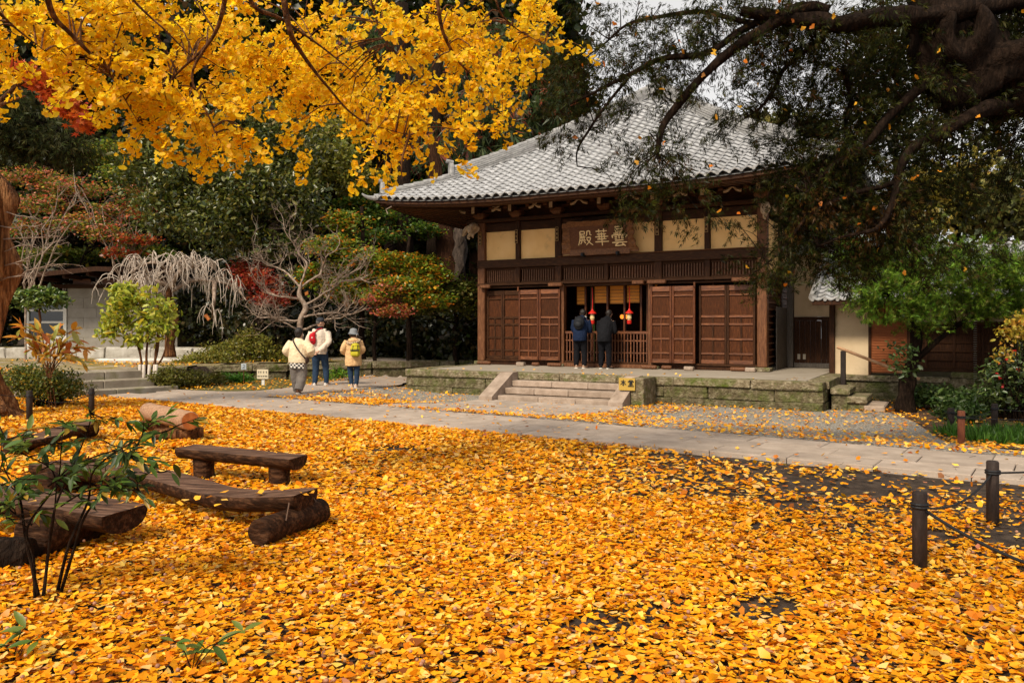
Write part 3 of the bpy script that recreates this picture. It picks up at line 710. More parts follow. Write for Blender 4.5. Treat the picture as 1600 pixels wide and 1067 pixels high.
for sx, sy in ((-1,-1),(1,-1),(1,1),(-1,1)):
    c, zt, side = hip(sx, sy, .22, 6.0, [(.34,.07),(.30,.05)], .0)
    c2, zt2, _ = hip(sx, sy, 1.62, 6.2, [(.26,.06),(.24,.06),(.22,.06)], .13, 'upper_hip_ridge')
    for kk, hh, zc in ((1.60, .34, .10), (.20, .30, .04)):
        b = c(kk, zc); d = Vector((sx,sy,0)).normalized()
        MB().rings([[b+d*o_-side*w_/2+Vector((0,0,z0)) , b+d*o_+side*w_/2+Vector((0,0,z0)), b+d*o_+side*w_*.55+Vector((0,0,z0+hh)), b+d*o_+Vector((0,0,z0+hh*1.22)), b+d*o_-side*w_*.55+Vector((0,0,z0+hh))] for o_, w_, z0 in ((-.03,.30,0),(.03,.30,0),(.08,.22,.04))]).build('ridge_end_tile', M['ridge'], roof)
        MB().tube([b+d*-.05+Vector((0,0,hh*1.2)), b+d*.16+Vector((0,0,hh*1.3))], .06, 10).build('ridge_end_roll', M['ridge'], roof)
    pts = spline([c(.3,.0), c(.05,-.03), c(-.12,.04), c(-.22,.15)], 4)
    MB().tube(pts, lerp_list([.09,.08,.05,.02], len(pts)), 8).build('corner_tile', M['ridge'], roof)
lathe([(.5,0),(.5,.22),(.36,.27),(.22,.32),(.22,.42),(.32,.48),(.15,.62),(.04,.78),(.01,.82)], 16, (CX,CX,roofz(6.3)-.15)).build('finial', M['ridge'], roof)
for i in range(-23, 24):
    p = RP(0, i*TW, -.03); p.z += .0
    MB().tube([p+Vector((.0,.02,.035)), p+Vector((.0,-.03,.03))], .042, 8).build('eave_disc', M['ridge'], roof)
# gutter hook at the left corner
part('eave_hook', MB().tube([L for L in ((-1.62,-2.1,4.86),(-1.8,-2.12,4.78),(-1.74,-2.12,4.66))], .012, 6), M['steps'], roof)

# ------------------------------------------------------------------ name plaque
pq = empty('name_plaque', L2W(3.875,-.30,3.88), R(-28.94), 'large carved brown wooden plaque with three cream brush characters hung over the doorway', 'plaque')
TL_ = Matrix.Rotation(R(14), 4, 'X')
pw, ph = .98, .42
plm = mat('plaque_field', [(.06,.018,.006),(.10,.034,.011),(.15,.055,.018)], 4, .5, .2, 20, (3,1,14))
frm = mat('plaque_frame', [(.07,.026,.008),(.15,.058,.018),(.26,.11,.038)], 5, .45, .5, 14, (4,4,4), bdist=.02)
MB().box(-pw+.14, pw-.14, -.01, .02, -ph+.10, ph-.10, TL_).build('board', plm, pq)
def wav(t, s): return .018*math.sin(t*23)+.02*math.sin(t*9+s)
for sgn, nm in ((-1,'left'),(1,'right')):
    rs = []
    for i in range(17):
        z = -ph+2*ph*i/16; w_ = wav(i/16, sgn)
        xo = sgn*(pw+.05-.05*(z/ph)+w_) ; xi = sgn*(pw-.15)
        rs.append([TL_ @ Vector(v) for v in ((xi,.03,z),(xi,-.02,z),(xo,-.085+w_,z),(xo,-.045+w_,z))])
    MB().rings(rs).build('frame_side', frm, pq)
for sgn in (-1,1):
    rs = []
    for i in range(25):
        x = -pw+.12+(2*pw-.24)*i/24; w_ = .5*wav(i/24, sgn)
        zo = sgn*(ph+.035+w_*.6); zi = sgn*(ph-.11)
        rs.append([TL_ @ Vector(v) for v in ((x,.03,zi),(x,-.018,zi),(x,-.075+w_,zo),(x,-.035+w_,zo))])
    MB().rings(rs).build('frame_rail', frm, pq)
mb = brush(['den','ka','don'], -.62, .49, .23, .46, -.012, .031)
mb.v = [tuple(TL_ @ Vector(v)) for v in mb.v]; mb.build('lettering', plain('cream_paint', (.82,.61,.31), .6), pq)
for x in (-.5,.5): MB().tube([TL_ @ Vector((x,.02,.40)), Vector((x,.28,.62))], .014, 6).build('hanger', M['rope'], pq)
for x in (-.45,.55): MB().cbox(x-.03, x+.03, -.10, .12, -.50, -.40, .01).build('clasp', M['rope'], pq)
# ------------------------------------------------------------------ annex right of the hall
ax = empty('annex_building', HA, R(-28.94), 'low cream plastered side wing with brown boards, an orange blind and dark gridded boards', 'building')
def apart(name, mb, m_, parent=None, smooth=False): return mb.build(name, M[m_] if isinstance(m_, str) else m_, parent or ax, smooth)
gray = mat('grey_weathered_wood', [(.05,.04,.034),(.10,.085,.072),(.17,.15,.13)], 5, .7, .3, 20, GR)
# recessed link wall
apart('link_post', MB().cbox(8.24, 8.40, 2.30, 2.46, .40, 3.6, .01), gray)
apart('link_board', MB().cbox(8.22, 8.245, .9, 2.3, .40, 2.0, .004), gray)
apart('plaster_panel', MB().box(8.40, 9.66, 2.50, 2.55, 1.755, 3.5), 'plasterw')
apart('rail', MB().cbox(8.40, 9.62, 2.44, 2.54, 1.66, 1.752, .008), 'wood')
for i in range(9): apart('board', MB().cbox(8.405+i*.136, 8.405+i*.136+.13, 2.49+.006*(i%2), 2.53, .52, 1.655, .004), 'wood')
apart('skirting', MB().cbox(8.40, 9.62, 2.42, 2.50, .40, .515, .01), gray)
for x in (8.52, 8.66): apart('paper_tag', MB().box(x-.035, x+.035, 2.478, 2.484, .62, .76), plain('faded_paper', (.35,.31,.25), .8))
apart('corner_post', MB().cbox(9.60, 9.72, -.02, .10, .38, 2.14, .01), 'wood'); apart('post', MB().cbox(9.62, 9.73, 2.36, 2.5, .4, 3.5, .01), 'wood')
apart('side_wall', MB().box(9.66, 9.72, .10, 2.36, .35, 2.14), 'plasterw')
# front wall of the wing
apart('plaster_panel', MB().box(9.72, 10.44, .06, .12, .38, 2.14), 'plasterw')
apart('post', MB().cbox(10.44, 10.50, .0, .12, .38, 2.14, .006), 'wood')
bf = apart('orange_blind', MB().box(10.50, 11.24, .05, .07, .44, 2.0), mat('rust_blind', [(.16,.04,.010),(.25,.07,.018),(.34,.11,.03)], 6, .6, .2, 60, (1,1,10)))
for i in range(26): apart('blind_slat', MB().cbox(10.505, 11.235, .035, .052, .46+i*.0592, .46+i*.0592+.047, .004), bf.data.materials[0], bf)
apart('post', MB().cbox(11.24, 11.34, -.02, .12, .38, 2.14, .006), 'wood')
apart('lintel', MB().cbox(9.72, 17.4, -.03, .12, 2.142, 2.24, .01), 'wood')
apart('plaster_panel', MB().box(11.34, 17.4, .06, .10, 1.60, 2.14), 'plasterw')
apart('rail', MB().cbox(11.34, 17.4, -.04, .10, 1.53, 1.598, .008), 'woodh')
apart('sill', MB().cbox(11.30, 17.4, -.08, .10, .50, .56, .008), 'woodh')
for i in range(5): apart('board', MB().cbox(11.34, 17.4, .04-.004*i, .07, .562+i*.1935, .562+(i+1)*.1935-.004, .006), 'wood')
for i in range(4): apart('ledge_strip', MB().cbox(11.34, 17.4, .005, .03, .74+i*.195, .765+i*.195, .004), 'woodh')
for i in range(11):
    x = 11.62+i*.545; apart('batten', MB().cbox(x-.025, x+.025, -.02, .034, .562, 1.528, .005), 'wood')
for x in (12.78, 14.6, 16.4): apart('short_post', MB().cbox(x-.05, x+.05, -.02, .056, 1.60, 2.14, .006), 'wood')
apart('back_wall', MB().box(9.72, 17.4, 3.4, 3.5, .3, 2.14), 'wood')
def acourse(z0, z1, y0, seg, x0=9.96, x1=17.4, m_='stone'):
    s0 = x0
    while s0 < x1-.05:
        L = min(seg*random.uniform(.8,1.2), x1-s0)
        if x1-s0-L < .3: L = x1-s0
        apart('foundation_stone', MB().cbox(s0+.004, s0+L-.004, y0, y0+.4, z0, z1, .018, jit=.012), m_); s0 += L
acourse(.26, .38, -.16, 1.0, x0=9.96, x1=12.1, m_='capst'); acourse(.36, .495, -.12, 1.1, x0=12.1); acourse(.0, .255, -.12, 1.3, x0=9.96, x1=12.1); acourse(.10, .355, -.16, 1.3, x0=12.1); acourse(-.5, .095, -.22, 1.4, x0=12.1); acourse(-.5, -.005, -.12, 1.3, x0=9.96, x1=12.1)
apart('core', MB().box(10.0, 17.3, .2, 3.4, -.4, .37), 'stone')
# wing roof: tiles on a lean-to slope
arf = empty('roof', (0,0,0)); arf.parent = ax
ay0, az0 = -.75, 2.10; asl = .46
MB().rings([[(9.35,y,z) for y, z in ((ay0,az0-.03),(ay0+3.2,az0-.03+3.2*asl),(ay0+3.2,az0-.1+3.2*asl),(ay0,az0-.1))],[(18,y,z) for y, z in ((ay0,az0-.03),(ay0+3.2,az0-.03+3.2*asl),(ay0+3.2,az0-.1+3.2*asl),(ay0,az0-.1))]]).build('roof_deck', M['wood'], arf)
MB().cbox(9.33, 18, ay0-.03, ay0+.02, az0-.12, az0-.01, .01).build('fascia', M['wood'], arf)
yv = Vector((0,1,asl)).normalized(); xv = Vector((1,0,0)); zv = xv.cross(yv)
tiles = []
for j in range(14):
    for i in range(33):
        Mt = Matrix((xv,yv,zv)).transposed().to_4x4(); Mt.translation = Vector((9.48+i*TW+random.uniform(-.004,.004), ay0-.03+j*.235*yv.y, az0-.02+j*.235*yv.z+random.uniform(-.003,.004))); tiles.append(Mt)
tiles.sort(key=lambda m_: (HM @ m_.translation).length)
for Mt in tiles[:180]:
    o = bpy.data.objects.new('roof_tile', tme); COL.objects.link(o); o.parent = arf; o.matrix_local = Mt
joined(tmb, tiles[180:], 'roof_tile_rows', M['tile_i'], arf)
for i in range(34): MB().tube([(9.48+(i-.5)*TW, ay0-.07, az0+.005),(9.48+(i-.5)*TW, ay0-.03, az0+.01)], .04, 8).build('eave_disc', M['ridge'], arf)
MB().tube([(9.34,ay0-.02,az0+.06),(9.34,ay0+3.2,az0+.06+3.2*asl)], .09, 10).build('verge_tile', M['ridge'], arf)
# link roof above the recessed wall
lr = empty('link_roof', (0,0,0)); lr.parent = ax
MB().rings([[(8.3,y,z) for y, z in ((2.1,3.46),(4.6,4.5),(4.6,4.42),(2.1,3.38))],[(9.9,y,z) for y, z in ((2.1,3.46),(4.6,4.5),(4.6,4.42),(2.1,3.38))]]).build('roof_deck', M['ridge'], lr)
# rain chain
rc = empty('rain_chain', L2W(12.55,-.8,.0), R(-28.94), 'thin pale rain chain hanging from the side wing eave down to the plants', 'chain')
lk = MB().rings([[(.030*math.cos(a)*(1 if k else 1)+.007*math.cos(b)*math.cos(a), .030*math.sin(a)+.007*math.cos(b)*math.sin(a), .007*math.sin(b)) for b in (0,1.57,3.14,4.71)] for k, a in enumerate([i*math.pi/5 for i in range(11)])], cap=False).me('chain_link'); lk.materials.append(plain('dull_metal', (.22,.22,.2), .4, metal=.7))
for i in range(44):
    o = bpy.data.objects.new('chain_link', lk); COL.objects.link(o); o.parent = rc; o.location = (0,0,.0+i*.047); o.rotation_euler = (0, 0, i*1.1)
# ------------------------------------------------------------------ side steps with handrail
ss = empty('side_steps', L2W(9.98,-2.3,0), R(-28.94), 'three small stone side steps dropping beside the mossy right end of the platform', 'steps')
for k, (x0, x1, z) in enumerate(((0.0,.34,.26),(.30,.66,.10),(.62,.98,-.06))):
    MB().cbox(x0, x1+.02, -.55, .6, z-.13, z, .02, jit=.006).build('step_stone', M['steps'] if k == 2 else M['capst'], ss)
    MB().cbox(x0+.01, x1-.01, -.50, .6, -.6, z-.132, .02, jit=.008).build('riser_stone', M['stone'], ss)
hr = empty('handrail', L2W(10.0,-1.75,0), R(-28.94), 'sloping bare wooden handrail on two dark posts beside the side steps', 'handrail')
pa, pb = Vector((-.02,0,1.06)), Vector((1.55,0,.42))
for x in (.10, 1.22):
    z = pa.z+(pb.z-pa.z)*(x+.02)/1.57; MB().cbox(x-.05, x+.05, -.05, .05, -.5, z-.03, .008).build('rail_post', M['bollard'], hr)
MB().tube([pa, pb], .032, 10).build('rail', mat('pale_rail_wood', [(.30,.15,.07),(.42,.23,.12),(.5,.3,.17)], 8, .5, .2, 30), hr)
# ------------------------------------------------------------------ rope bollards
def bollard(px, py, h, r, label, m_='bollard', Y=None, z=None):
    if Y is None: Y = CH*F/(py-HZ)
    p = P(px, py, Y); z0 = G(p.x,p.y)
    o = empty('bollard', (p.x, p.y, z0), random.random()*3, label, 'bollard', 'rope bollards')
    MB().tube([(0,0,-.15),(0,0,h-.01),(0,0,h)], [r,r,r*.86], 16, rough=.05).build('post', M[m_], o, True)
    for a in (0,1): MB().tube([(math.cos(t)*r*1.07, math.sin(t)*r*1.07, h*.80+a*.018) for t in [i*math.pi/6 for i in range(13)]], .009, 6).build('rope_loop', M['rope'], o)
    return Vector((p.x,p.y,z0+h*.8))
def rope(a, b, sag, label, r=.008):
    pts = [a.lerp(b, i/16)-Vector((0,0,sag*4*(i/16)*(1-i/16))) for i in range(17)]
    o = MB().tube(pts, r, 6).build('rope', M['rope'], None, True); tag(o, label, 'rope', 'ropes between bollards')
b1 = bollard(1437, 885, .468, .044, 'tall dark bollard nearest the camera at the front right, leaf litter round its foot')
b2 = bollard(1551, 815, .468, .044, 'tall dark bollard standing just before the paved path at the right edge')
b3 = Vector((3.4,3.35,.37)); b4 = Vector((5.8,6.6,.40))
for i, b in enumerate((b3,b4)):
    o = empty('bollard', (b.x,b.y,0), 0, ('dark bollard just outside the frame holding the near rope', 'dark bollard just outside the frame holding the far rope')[i], 'bollard', 'rope bollards'); MB().tube([(0,0,-.1),(0,0,.46),(0,0,.468)], [.044,.044,.038], 16).build('post', M['bollard'], o, True)
rope(b1, b2, .10, 'black rope sagging between the two front right bollards'); rope(b1, b3, .20, 'black rope dropping from the nearest bollard towards the lower right corner', .010); rope(b2, b4, .02, 'black rope leaving the bollard at the path to the right')
c1 = bollard(1502, 688, .47, .045, 'short red brown bollard in front of the grass tuft', 'bollardr'); c2 = bollard(1486, 660, .40, .05, 'dark bollard left behind the red brown one, at the edge of the grass', Y=12.6); c3 = bollard(1554, 657, .44, .048, 'dark bollard standing behind the strip of bright grass', Y=12.9)
c4 = Vector((10.5,12.4,.33)); rope(c2, c3, .09, 'thin rope behind the grass between two dark bollards', .006); rope(c1, c4, .12, 'thin rope sagging over the grass from the red brown bollard', .006); rope(c3, c4, .1, 'thin rope behind the red flowering shrub', .006)
d1 = bollard(46, 657, .48, .047, 'dark bollard beside the foot of the twisted trunk'); d2 = bollard(143, 641, .47, .045, 'dark bollard in front of the grey steps', Y=13.3)
d3 = P(-60, 600, 12.0); rope(d1, d2, .12, 'rope between the two bollards near the grey steps', .006); rope(d3, d1, .06, 'rope leaving the left bollard past the twisted trunk', .006)
o = empty('bollard', (*P(95,622,15.2).xy, 0), 0, 'weathered brown post half hidden in the low bush by the grey steps', 'bollard', 'rope bollards'); MB().tube([(0,0,-.1),(0,0,.42),(0,0,.43)], [.06,.055,.05], 12, rough=.1).build('post', M['post'], o, True)

# ------------------------------------------------------------------ left: steps, low wall, grey building
gs = empty('grey_steps', (-8.95,17.75,0), R(46), 'three broad grey concrete steps up to the raised garden on the left', 'steps')
con = mat('grey_concrete', [(.17,.14,.10),(.26,.22,.17),(.36,.32,.26)], 2.2, .85, .4, 50, moss=((.16,.15,.05),2.5,.55,.75))
for k, (x0, x1, y0, z0, z1) in enumerate(((-1.05,1.45,-.16,-.1,.11),(-1.45,1.05,.20,-.1,.29),(-1.6,.98,.58,-.1,.47))):
    xm = x0+(x1-x0)*(.45+.1*k)
    for a, b in ((x0,xm-.003),(xm+.003,x1)): MB().cbox(a, b, y0, y0+.45 if k<2 else y0+.6, z0, z1, .018, jit=.003).build('step_stone', con, gs)
rwl = empty('retaining_wall', (-7.9,21.8,0), R(26.57), 'low weathered stone wall holding the planted bed behind the walkers', 'wall')
x = -.7
while x < 7.4:
    L = random.uniform(.8,1.5)
    MB().cbox(x, x+L-.01, -.14, .16, .24, .46+random.uniform(-.015,.015), .035, jit=.02).build('wall_stone', M['capst'], rwl)
    MB().cbox(x+.02, x+L-.03, -.10, .16, -.1, .235, .03, jit=.02).build('wall_stone', M['stone'], rwl); x += L
# ledge of pale stones at the foot of the building
lg = empty('ledge', (0,0,0), 0, 'long pale stone edging below the grey building', 'kerb')
x = -21.0
while x < -8.9:
    L = random.uniform(.9,1.6); MB().cbox(x, x+L-.01, 26.15, 26.5, .40, .80+random.uniform(-.02,.02), .04, jit=.03).build('edging_stone', mat('pale_edging', [(.26,.23,.19),(.40,.37,.32),(.55,.52,.47)], 5, .9, .6, 30) if 'pale_edging' not in bpy.data.materials else bpy.data.materials['pale_edging'], lg); x += L
for i, (x, y, sx, sy) in enumerate(((-10.8,23.4,1.5,.55),(-8.6,24.4,1.3,.5))):
    mb = MB(); ring = lambda z, s: [(sx*s*math.cos(t)*(1+.12*math.sin(3*t+i)), sy*s*math.sin(t)*(1+.1*math.cos(2*t)), z) for t in [k*math.pi/9 for k in range(18)]]
    mb.rings([ring(-.2,.9), ring(.06,1), ring(.10,.93)]); o = mb.build('flat_stone', mat('white_stone%d' % i, [(.45,.41,.36),(.6,.56,.5),(.7,.66,.6)], 4, .85, .4, 30), None, False, (x,y,.46)); tag(o, ('long flat pale stone lying in front of the grey building', 'flat pale stone beneath the weeping bare tree')[i], 'stone')
gb = empty('garden_building', (-16.37,28.2,.75), R(4), 'low grey walled building with a dark overhanging roof and a white framed window', 'building')
gw = mat('grey_block_wall', [(.21,.185,.155),(.27,.245,.21),(.33,.305,.27)], 3, .9, .3, 40, moss=((.20,.17,.06),1.5,.60,.85))
bw, bh = 4.4, 2.12
MB().box(.62, bw-.02, .08, 4, 0, bh-.02).build('wall_core', gw, gb)
for r_ in range(6):                                    # big smooth blocks, joints recessed
    z0 = r_*bh/6; x = .0; 
    cuts = [0]+sorted(random.uniform(.4,.6)*1.6+i*1.6 for i in range(4))+[bw]
    cuts = [.6] + [1.15+((.45 if r_%2 else .0)+i*.95) for i in range(4) if 1.15+.45+i*.95 < bw-.2] + [bw]
    for a, b in zip(cuts, cuts[1:]):
        if b-a < .05: continue
        MB().cbox(a+.003, b-.003, 0, .07, z0+.002, z0+bh/6-.002, .004).build('wall_block', gw, gb)
wf = empty('window', (0,0,0)); wf.parent = gb
wm = plain('white_window_paint', (.62,.60,.55), .5)
MB().box(-.76, .50, .03, .06, .35, 1.75).build('pane', plain('dark_glass', (.012,.014,.014), .08, .8), wf)
for x in (-.82,.46): MB().cbox(x, x+.12, -.03, .03, 0, 1.8, .006).build('frame', wm, wf)
for z in (.33,.86,1.28,1.72): MB().cbox(-.70, .46, -.02, .028, z, z+.075, .005).build('frame_rail', wm, wf)
MB().cbox(-.70, .46, -.01, .028, .02, .325, .005).build('lower_panel', mat('dull_panel', [(.33,.31,.27),(.42,.40,.36),(.5,.48,.44)], 3, .7, .1), wf)
gr2 = empty('roof', (0,0,0)); gr2.parent = gb
MB().rings([[(x,-1.4,z),(x,5,z+.55),(x,5,z+.65),(x,-1.4,z+.10)] for x, z in ((-4.0,2.00),(2.2,2.66),(bw+.4,2.58))]).build('roof_deck', M['bark'], gr2)
MB().rings([[(x,-1.43,z-.04),(x,-1.39,z-.04),(x,-1.39,z+.12),(x,-1.43,z+.12)] for x, z in ((-4.0,2.00),(2.2,2.66),(bw+.4,2.58))]).build('fascia', M['wood'], gr2)
for i in range(11):
    x = -3.6+i*.78; z = 1.99+(.1065*(x+4) if x < 2.2 else .66-.03*(x-2.2)); MB().cbox(x-.05, x+.05, -1.3, 1.0, z-.14, z-.0, .01).build('rafter', M['wood'], gr2)
MB().cbox(-1.0, bw, -.12, .0, 2.10, 2.24, .01).build('wall_plate', M['woodh'], gr2)
for x in (1.1,2.1,3.1,4.0): MB().cbox(x-.3, x+.3, -.02, .02, 2.25, 2.44, .01).build('gable_board', M['doorh'], gr2)

# ------------------------------------------------------------------ small garden signs
s1 = empty('number_sign', P(381,598,20.6), R(8), 'small pale square sign with a dark figure on a thin stake', 'sign'); s1.location.z = .02
MB().tube([(0,0,-.1),(0,.0,.50)], .012, 6).build('stake', M['post'], s1)
MB().cbox(-.065, .065, -.02, -.006, .36, .52, .004).build('board', plain('pale_blue_board', (.45,.50,.54), .5), s1)
MB().tube([(.03*math.cos(t),-.0225,.46+.028*math.sin(t)) for t in [i*.55-2.2 for i in range(9)]], .006, 5).build('figure', plain('dark_ink', (.03,.05,.10), .5), s1)
MB().tube([(-.04,-.0225,.40),(.035,-.0225,.40)], .006, 5).build('figure', M['rope'], s1)
s2 = empty('notice_sign', P(411,598,20.2), R(-6), 'low white notice board with two rows of black writing on a short white post', 'sign'); s2.location.z = .0
MB().cbox(-.04, .04, -.0, .03, -.1, .20, .004).build('post', wm, s2)
MB().cbox(-.15, .15, -.03, -.006, .17, .41, .004).build('board', plain('ivory_board', (.58,.50,.36), .6), s2)
mb = MB()
for rz, xs_ in ((.34,(-.10,-.045,.03,.10)),(.235,(-.115,-.07,-.02,.03,.075,.11))):
    for x in xs_:
        h = .028 if rz > .3 else .02; w_ = .015
        mb.box(x-w_, x+w_, -.034, -.0301, rz+h*.5, rz+h*.5+.009); mb.box(x-w_*.9, x+w_*.9, -.0345, -.0301, rz-h*.3, rz-h*.3+.008); mb.box(x-.004, x+.005, -.035, -.0301, rz-h*.9, rz+h)
mb.build('lettering', plain('black_ink', (.02,.02,.02), .6), s2)

# ------------------------------------------------------------------ log benches
def plank(path, w_, th, mt='log', n=18, nm='seat', parent=None, wave=.02, under=True, seed=0, end_round=.0):
    """half log: flat worn top, rounded bark underside, following a path (world coords, top centre)"""
    pts = spline(path, 6); rs = []; N = len(pts)
    for i, p in enumerate(pts):
        d = (pts[min(i+1,N-1)]-pts[max(i-1,0)]); d.z = 0; d.normalize(); s_ = Vector((d.y,-d.x,0)); ring = []
        t = i/(N-1); ww = w_*(1+wave*3*noise.noise(Vector((t*4,seed,0)))); tt = th*(1+wave*5*noise.noise(Vector((t*3,seed+5,0))))
        for j in range(n):
            u_ = j/(n-1)
            if j < 7: a = -1+2*j/6; v = Vector((0,0,.006*noise.noise(Vector((t*9,a*2,seed))))) + s_*a*ww/2
            else:
                a = math.pi*(j-6.4)/(n-6.8); v = s_*math.cos(a)*ww/2*1.03 + Vector((0,0,-math.sin(a)**.7*tt)) + s_*.012*noise.noise(Vector((t*7,j,seed)))
            ring.append(p+v)
        rs.append(ring)
    mb = MB(); mb.rings(rs); o = mb.build(nm, M[mt], parent)
    o.data.materials.append(M['logtop'])
    for pl in o.data.polygons:
        if pl.normal.z > .85: pl.material_index = 1
        elif len(pl.vertices) == 4: pl.use_smooth = True
    return o
def logp(a, b, r, mt='log', nm='support_log', parent=None, endm_=None, rough=.12):
    a = Vector(a); b = Vector(b); pts = [a.lerp(b, i/8) for i in range(9)]
    mb = MB().tube([a-(b-a).normalized()*.012]+pts+[b+(b-a).normalized()*.012], [r*.9]+[r*(1+.06*noise.noise(Vector((i*.7,r*50,0)))) for i in range(9)]+[r*.9], 18, rough=rough)
    o = mb.build(nm, M[mt], parent)
    for pl in o.data.polygons:
        if len(pl.vertices) > 4 and endm_: 
            if len(o.data.materials) < 2: o.data.materials.append(M[endm_])
            pl.material_index = 1
        elif len(pl.vertices) == 4: pl.use_smooth = True
    return o
def zero(name, label, cat, group='log benches'): return empty(name, (0,0,0), 0, label, cat, group)
# bench on two upright logs (behind)
bA = zero('log_bench', 'short plank bench on two upright log feet with yellow leaves on one end', 'bench')
a0, a1 = P(290,697,8.0), P(466,714,7.58); plank([a0, a0.lerp(a1,.35), a0.lerp(a1,.7), a1], .30, .12, parent=bA, seed=1, wave=.008)
for t in (.17,.84):
    p = a0.lerp(a1,t); h = p.z-.10; p.z = -.03; logp(p, p+Vector((0,0,h+.03)), .10, nm='log_foot', parent=bA, rough=.06)
# long wavy bench
bB = zero('log_bench', 'long wavy plank bench resting on a thick round cross log', 'bench')
plank([P(70,722,7.6), P(160,730,7.2), P(235,738,6.85), P(290,752,6.5), P(345,767,6.2), P(400,771,6.0), P(478,768,5.85)], .31, .135, parent=bB, seed=2, wave=.015)
a, b = P(405,832,5.45), P(500,800,6.1); a.z = b.z = .09; logp(a, b, .095, parent=bB, endm_=None, rough=.06)
a, b = P(60,800,6.9), P(150,770,7.7); a.z = b.z = .10; logp(a, b, .12, parent=bB)
for p_, q_ in ((P(452,785,5.62),P(447,813,5.58)),(P(484,770,5.95),P(494,784,5.95))): MB().tube([p_,q_], .006, 6).build('iron_cramp', plain('rusty_iron', (.10,.06,.04), .5, metal=.6), bB)
# near left bench
bC = zero('log_bench', 'dark half log bench on a thick log at the left edge behind the sapling', 'bench')
plank([P(-60,765,5.9), P(20,772,5.75), P(110,783,5.6), P(196,797,5.45)], .40, .15, parent=bC, seed=3, wave=.02)
a, b = P(48,850,5.2), P(150,842,5.75); a.z = b.z = .11; logp(a, b, .14, parent=bC)
bD = zero('log_bench', 'greyish plank bench on short logs behind the sapling, close to the left bollards', 'bench')
plank([P(12,690,9.3), P(60,682,9.6), P(105,668,10.2), P(138,657,10.7)], .34, .12, parent=bD, seed=4)
for px, py, Y in ((30,712,9.3),(128,690,10.5)):
    a = P(px-14,py,Y); b = P(px+18,py-6,Y+.35); a.z = b.z = .10; logp(a, b, .10, parent=bD)
lE = zero('split_log', 'freshly cut pale log with an orange sawn end lying across two short logs', 'log', 'loose logs')
a, b = P(297,657,10.35), P(232,636,11.5); a.z = b.z = .275
o = logp(a, b, .125, 'logpale', 'log', lE, 'logend', .06)
lF = zero('short_log', 'reddish short log carrying the near end of the pale sawn log', 'log', 'loose logs')
a, b = P(242,676,10.5), P(316,673,10.65); a.z = b.z = .075; logp(a, b, .085, 'barkr', 'log', lF)
lG = zero('short_log', 'reddish short log under the far end of the pale sawn log', 'log', 'loose logs')
a, b = P(222,662,11.4), P(262,660,11.5); a.z = b.z = .075; logp(a, b, .08, 'barkr', 'log', lG)
lH = zero('dark_log', 'black rotten log lying on the leaves at the left edge', 'log', 'loose logs')
a, b = P(-60,872,5.0), P(46,868,5.05); a.z = b.z = .06; logp(a, b, .10, 'bark', 'log', lH, None, .3)

# ------------------------------------------------------------------ people
def fuse(mb, name, m_, voxel=.011, parent=None, smooth=3, disp=0, dscale=.12):
    me = mb.me(name); o = bpy.data.objects.new(name, me); COL.objects.link(o)
    rm = o.modifiers.new('r', 'REMESH'); rm.mode = 'VOXEL'; rm.voxel_size = voxel; rm.use_smooth_shade = True
    s_ = o.modifiers.new('s', 'SMOOTH'); s_.iterations = smooth; s_.factor = .6
    if disp:
        tx = bpy.data.textures.new(name, 'CLOUDS'); tx.noise_scale = dscale; tx.noise_depth = 2
        d = o.modifiers.new('d', 'DISPLACE'); d.texture = tx; d.strength = disp; d.mid_level = .5
    dg = bpy.context.evaluated_depsgraph_get(); me2 = bpy.data.meshes.new_from_object(o.evaluated_get(dg))
    bpy.data.objects.remove(o); me2.name = name; me2.materials.clear(); me2.materials.append(m_)
    me2.polygons.foreach_set('use_smooth', [True]*len(me2.polygons))
    return link(name, me2, None, parent)
skin = mat('skin', [(.40,.22,.14),(.47,.27,.18),(.52,.31,.21)], 8, .5, .05)
hairm = mat('black_hair', [(.008,.006,.005),(.018,.013,.011),(.03,.022,.018)], 6, .4, .5, 60, (20,20,3))
def cloth(nm, c, rough=.85): return mat(nm, [tuple(x*.82 for x in c), c, tuple(min(1,x*1.12) for x in c)], 9, rough, .5, 20, bdist=.016, spec=.08)
def limb(mb, pts, rad, seg=12): pts_ = spline(pts, 4); mb.tube(pts_, lerp_list(rad, len(pts_)), seg)
def hand(mb, w_, d, side, size=1.0):
    """palm, four unequal curled fingers and a thumb leaving the side of the palm"""
    w_ = Vector(w_); d = Vector(d).normalized(); s_ = d.cross(Vector(side)).normalized(); n_ = s_.cross(d).normalized()
    pc = w_+d*.045*size
    mb.ell(pc, (.038*size,.018*size,.05*size), Matrix((s_,n_,d)).transposed(), 10, 6)
    for i, (o_, l_) in enumerate(((-.027,.062),(-.009,.074),(.009,.070),(.026,.055))):
        b = w_+d*.08*size+s_*o_*size; k1 = b+d*l_*.5*size+n_*.006; k2 = k1+(d*.7+n_*.7).normalized()*l_*.55*size
        mb.tube([b-d*.02, k1, k2], [.0095*size,.0088*size,.006*size], 6)
    b = w_+d*.03*size-s_*.03*size; mb.tube([b, b+(d*.5-s_*.8).normalized()*.03, b+(d*.9-s_*.3).normalized()*.06], [.012,.010,.007], 6)
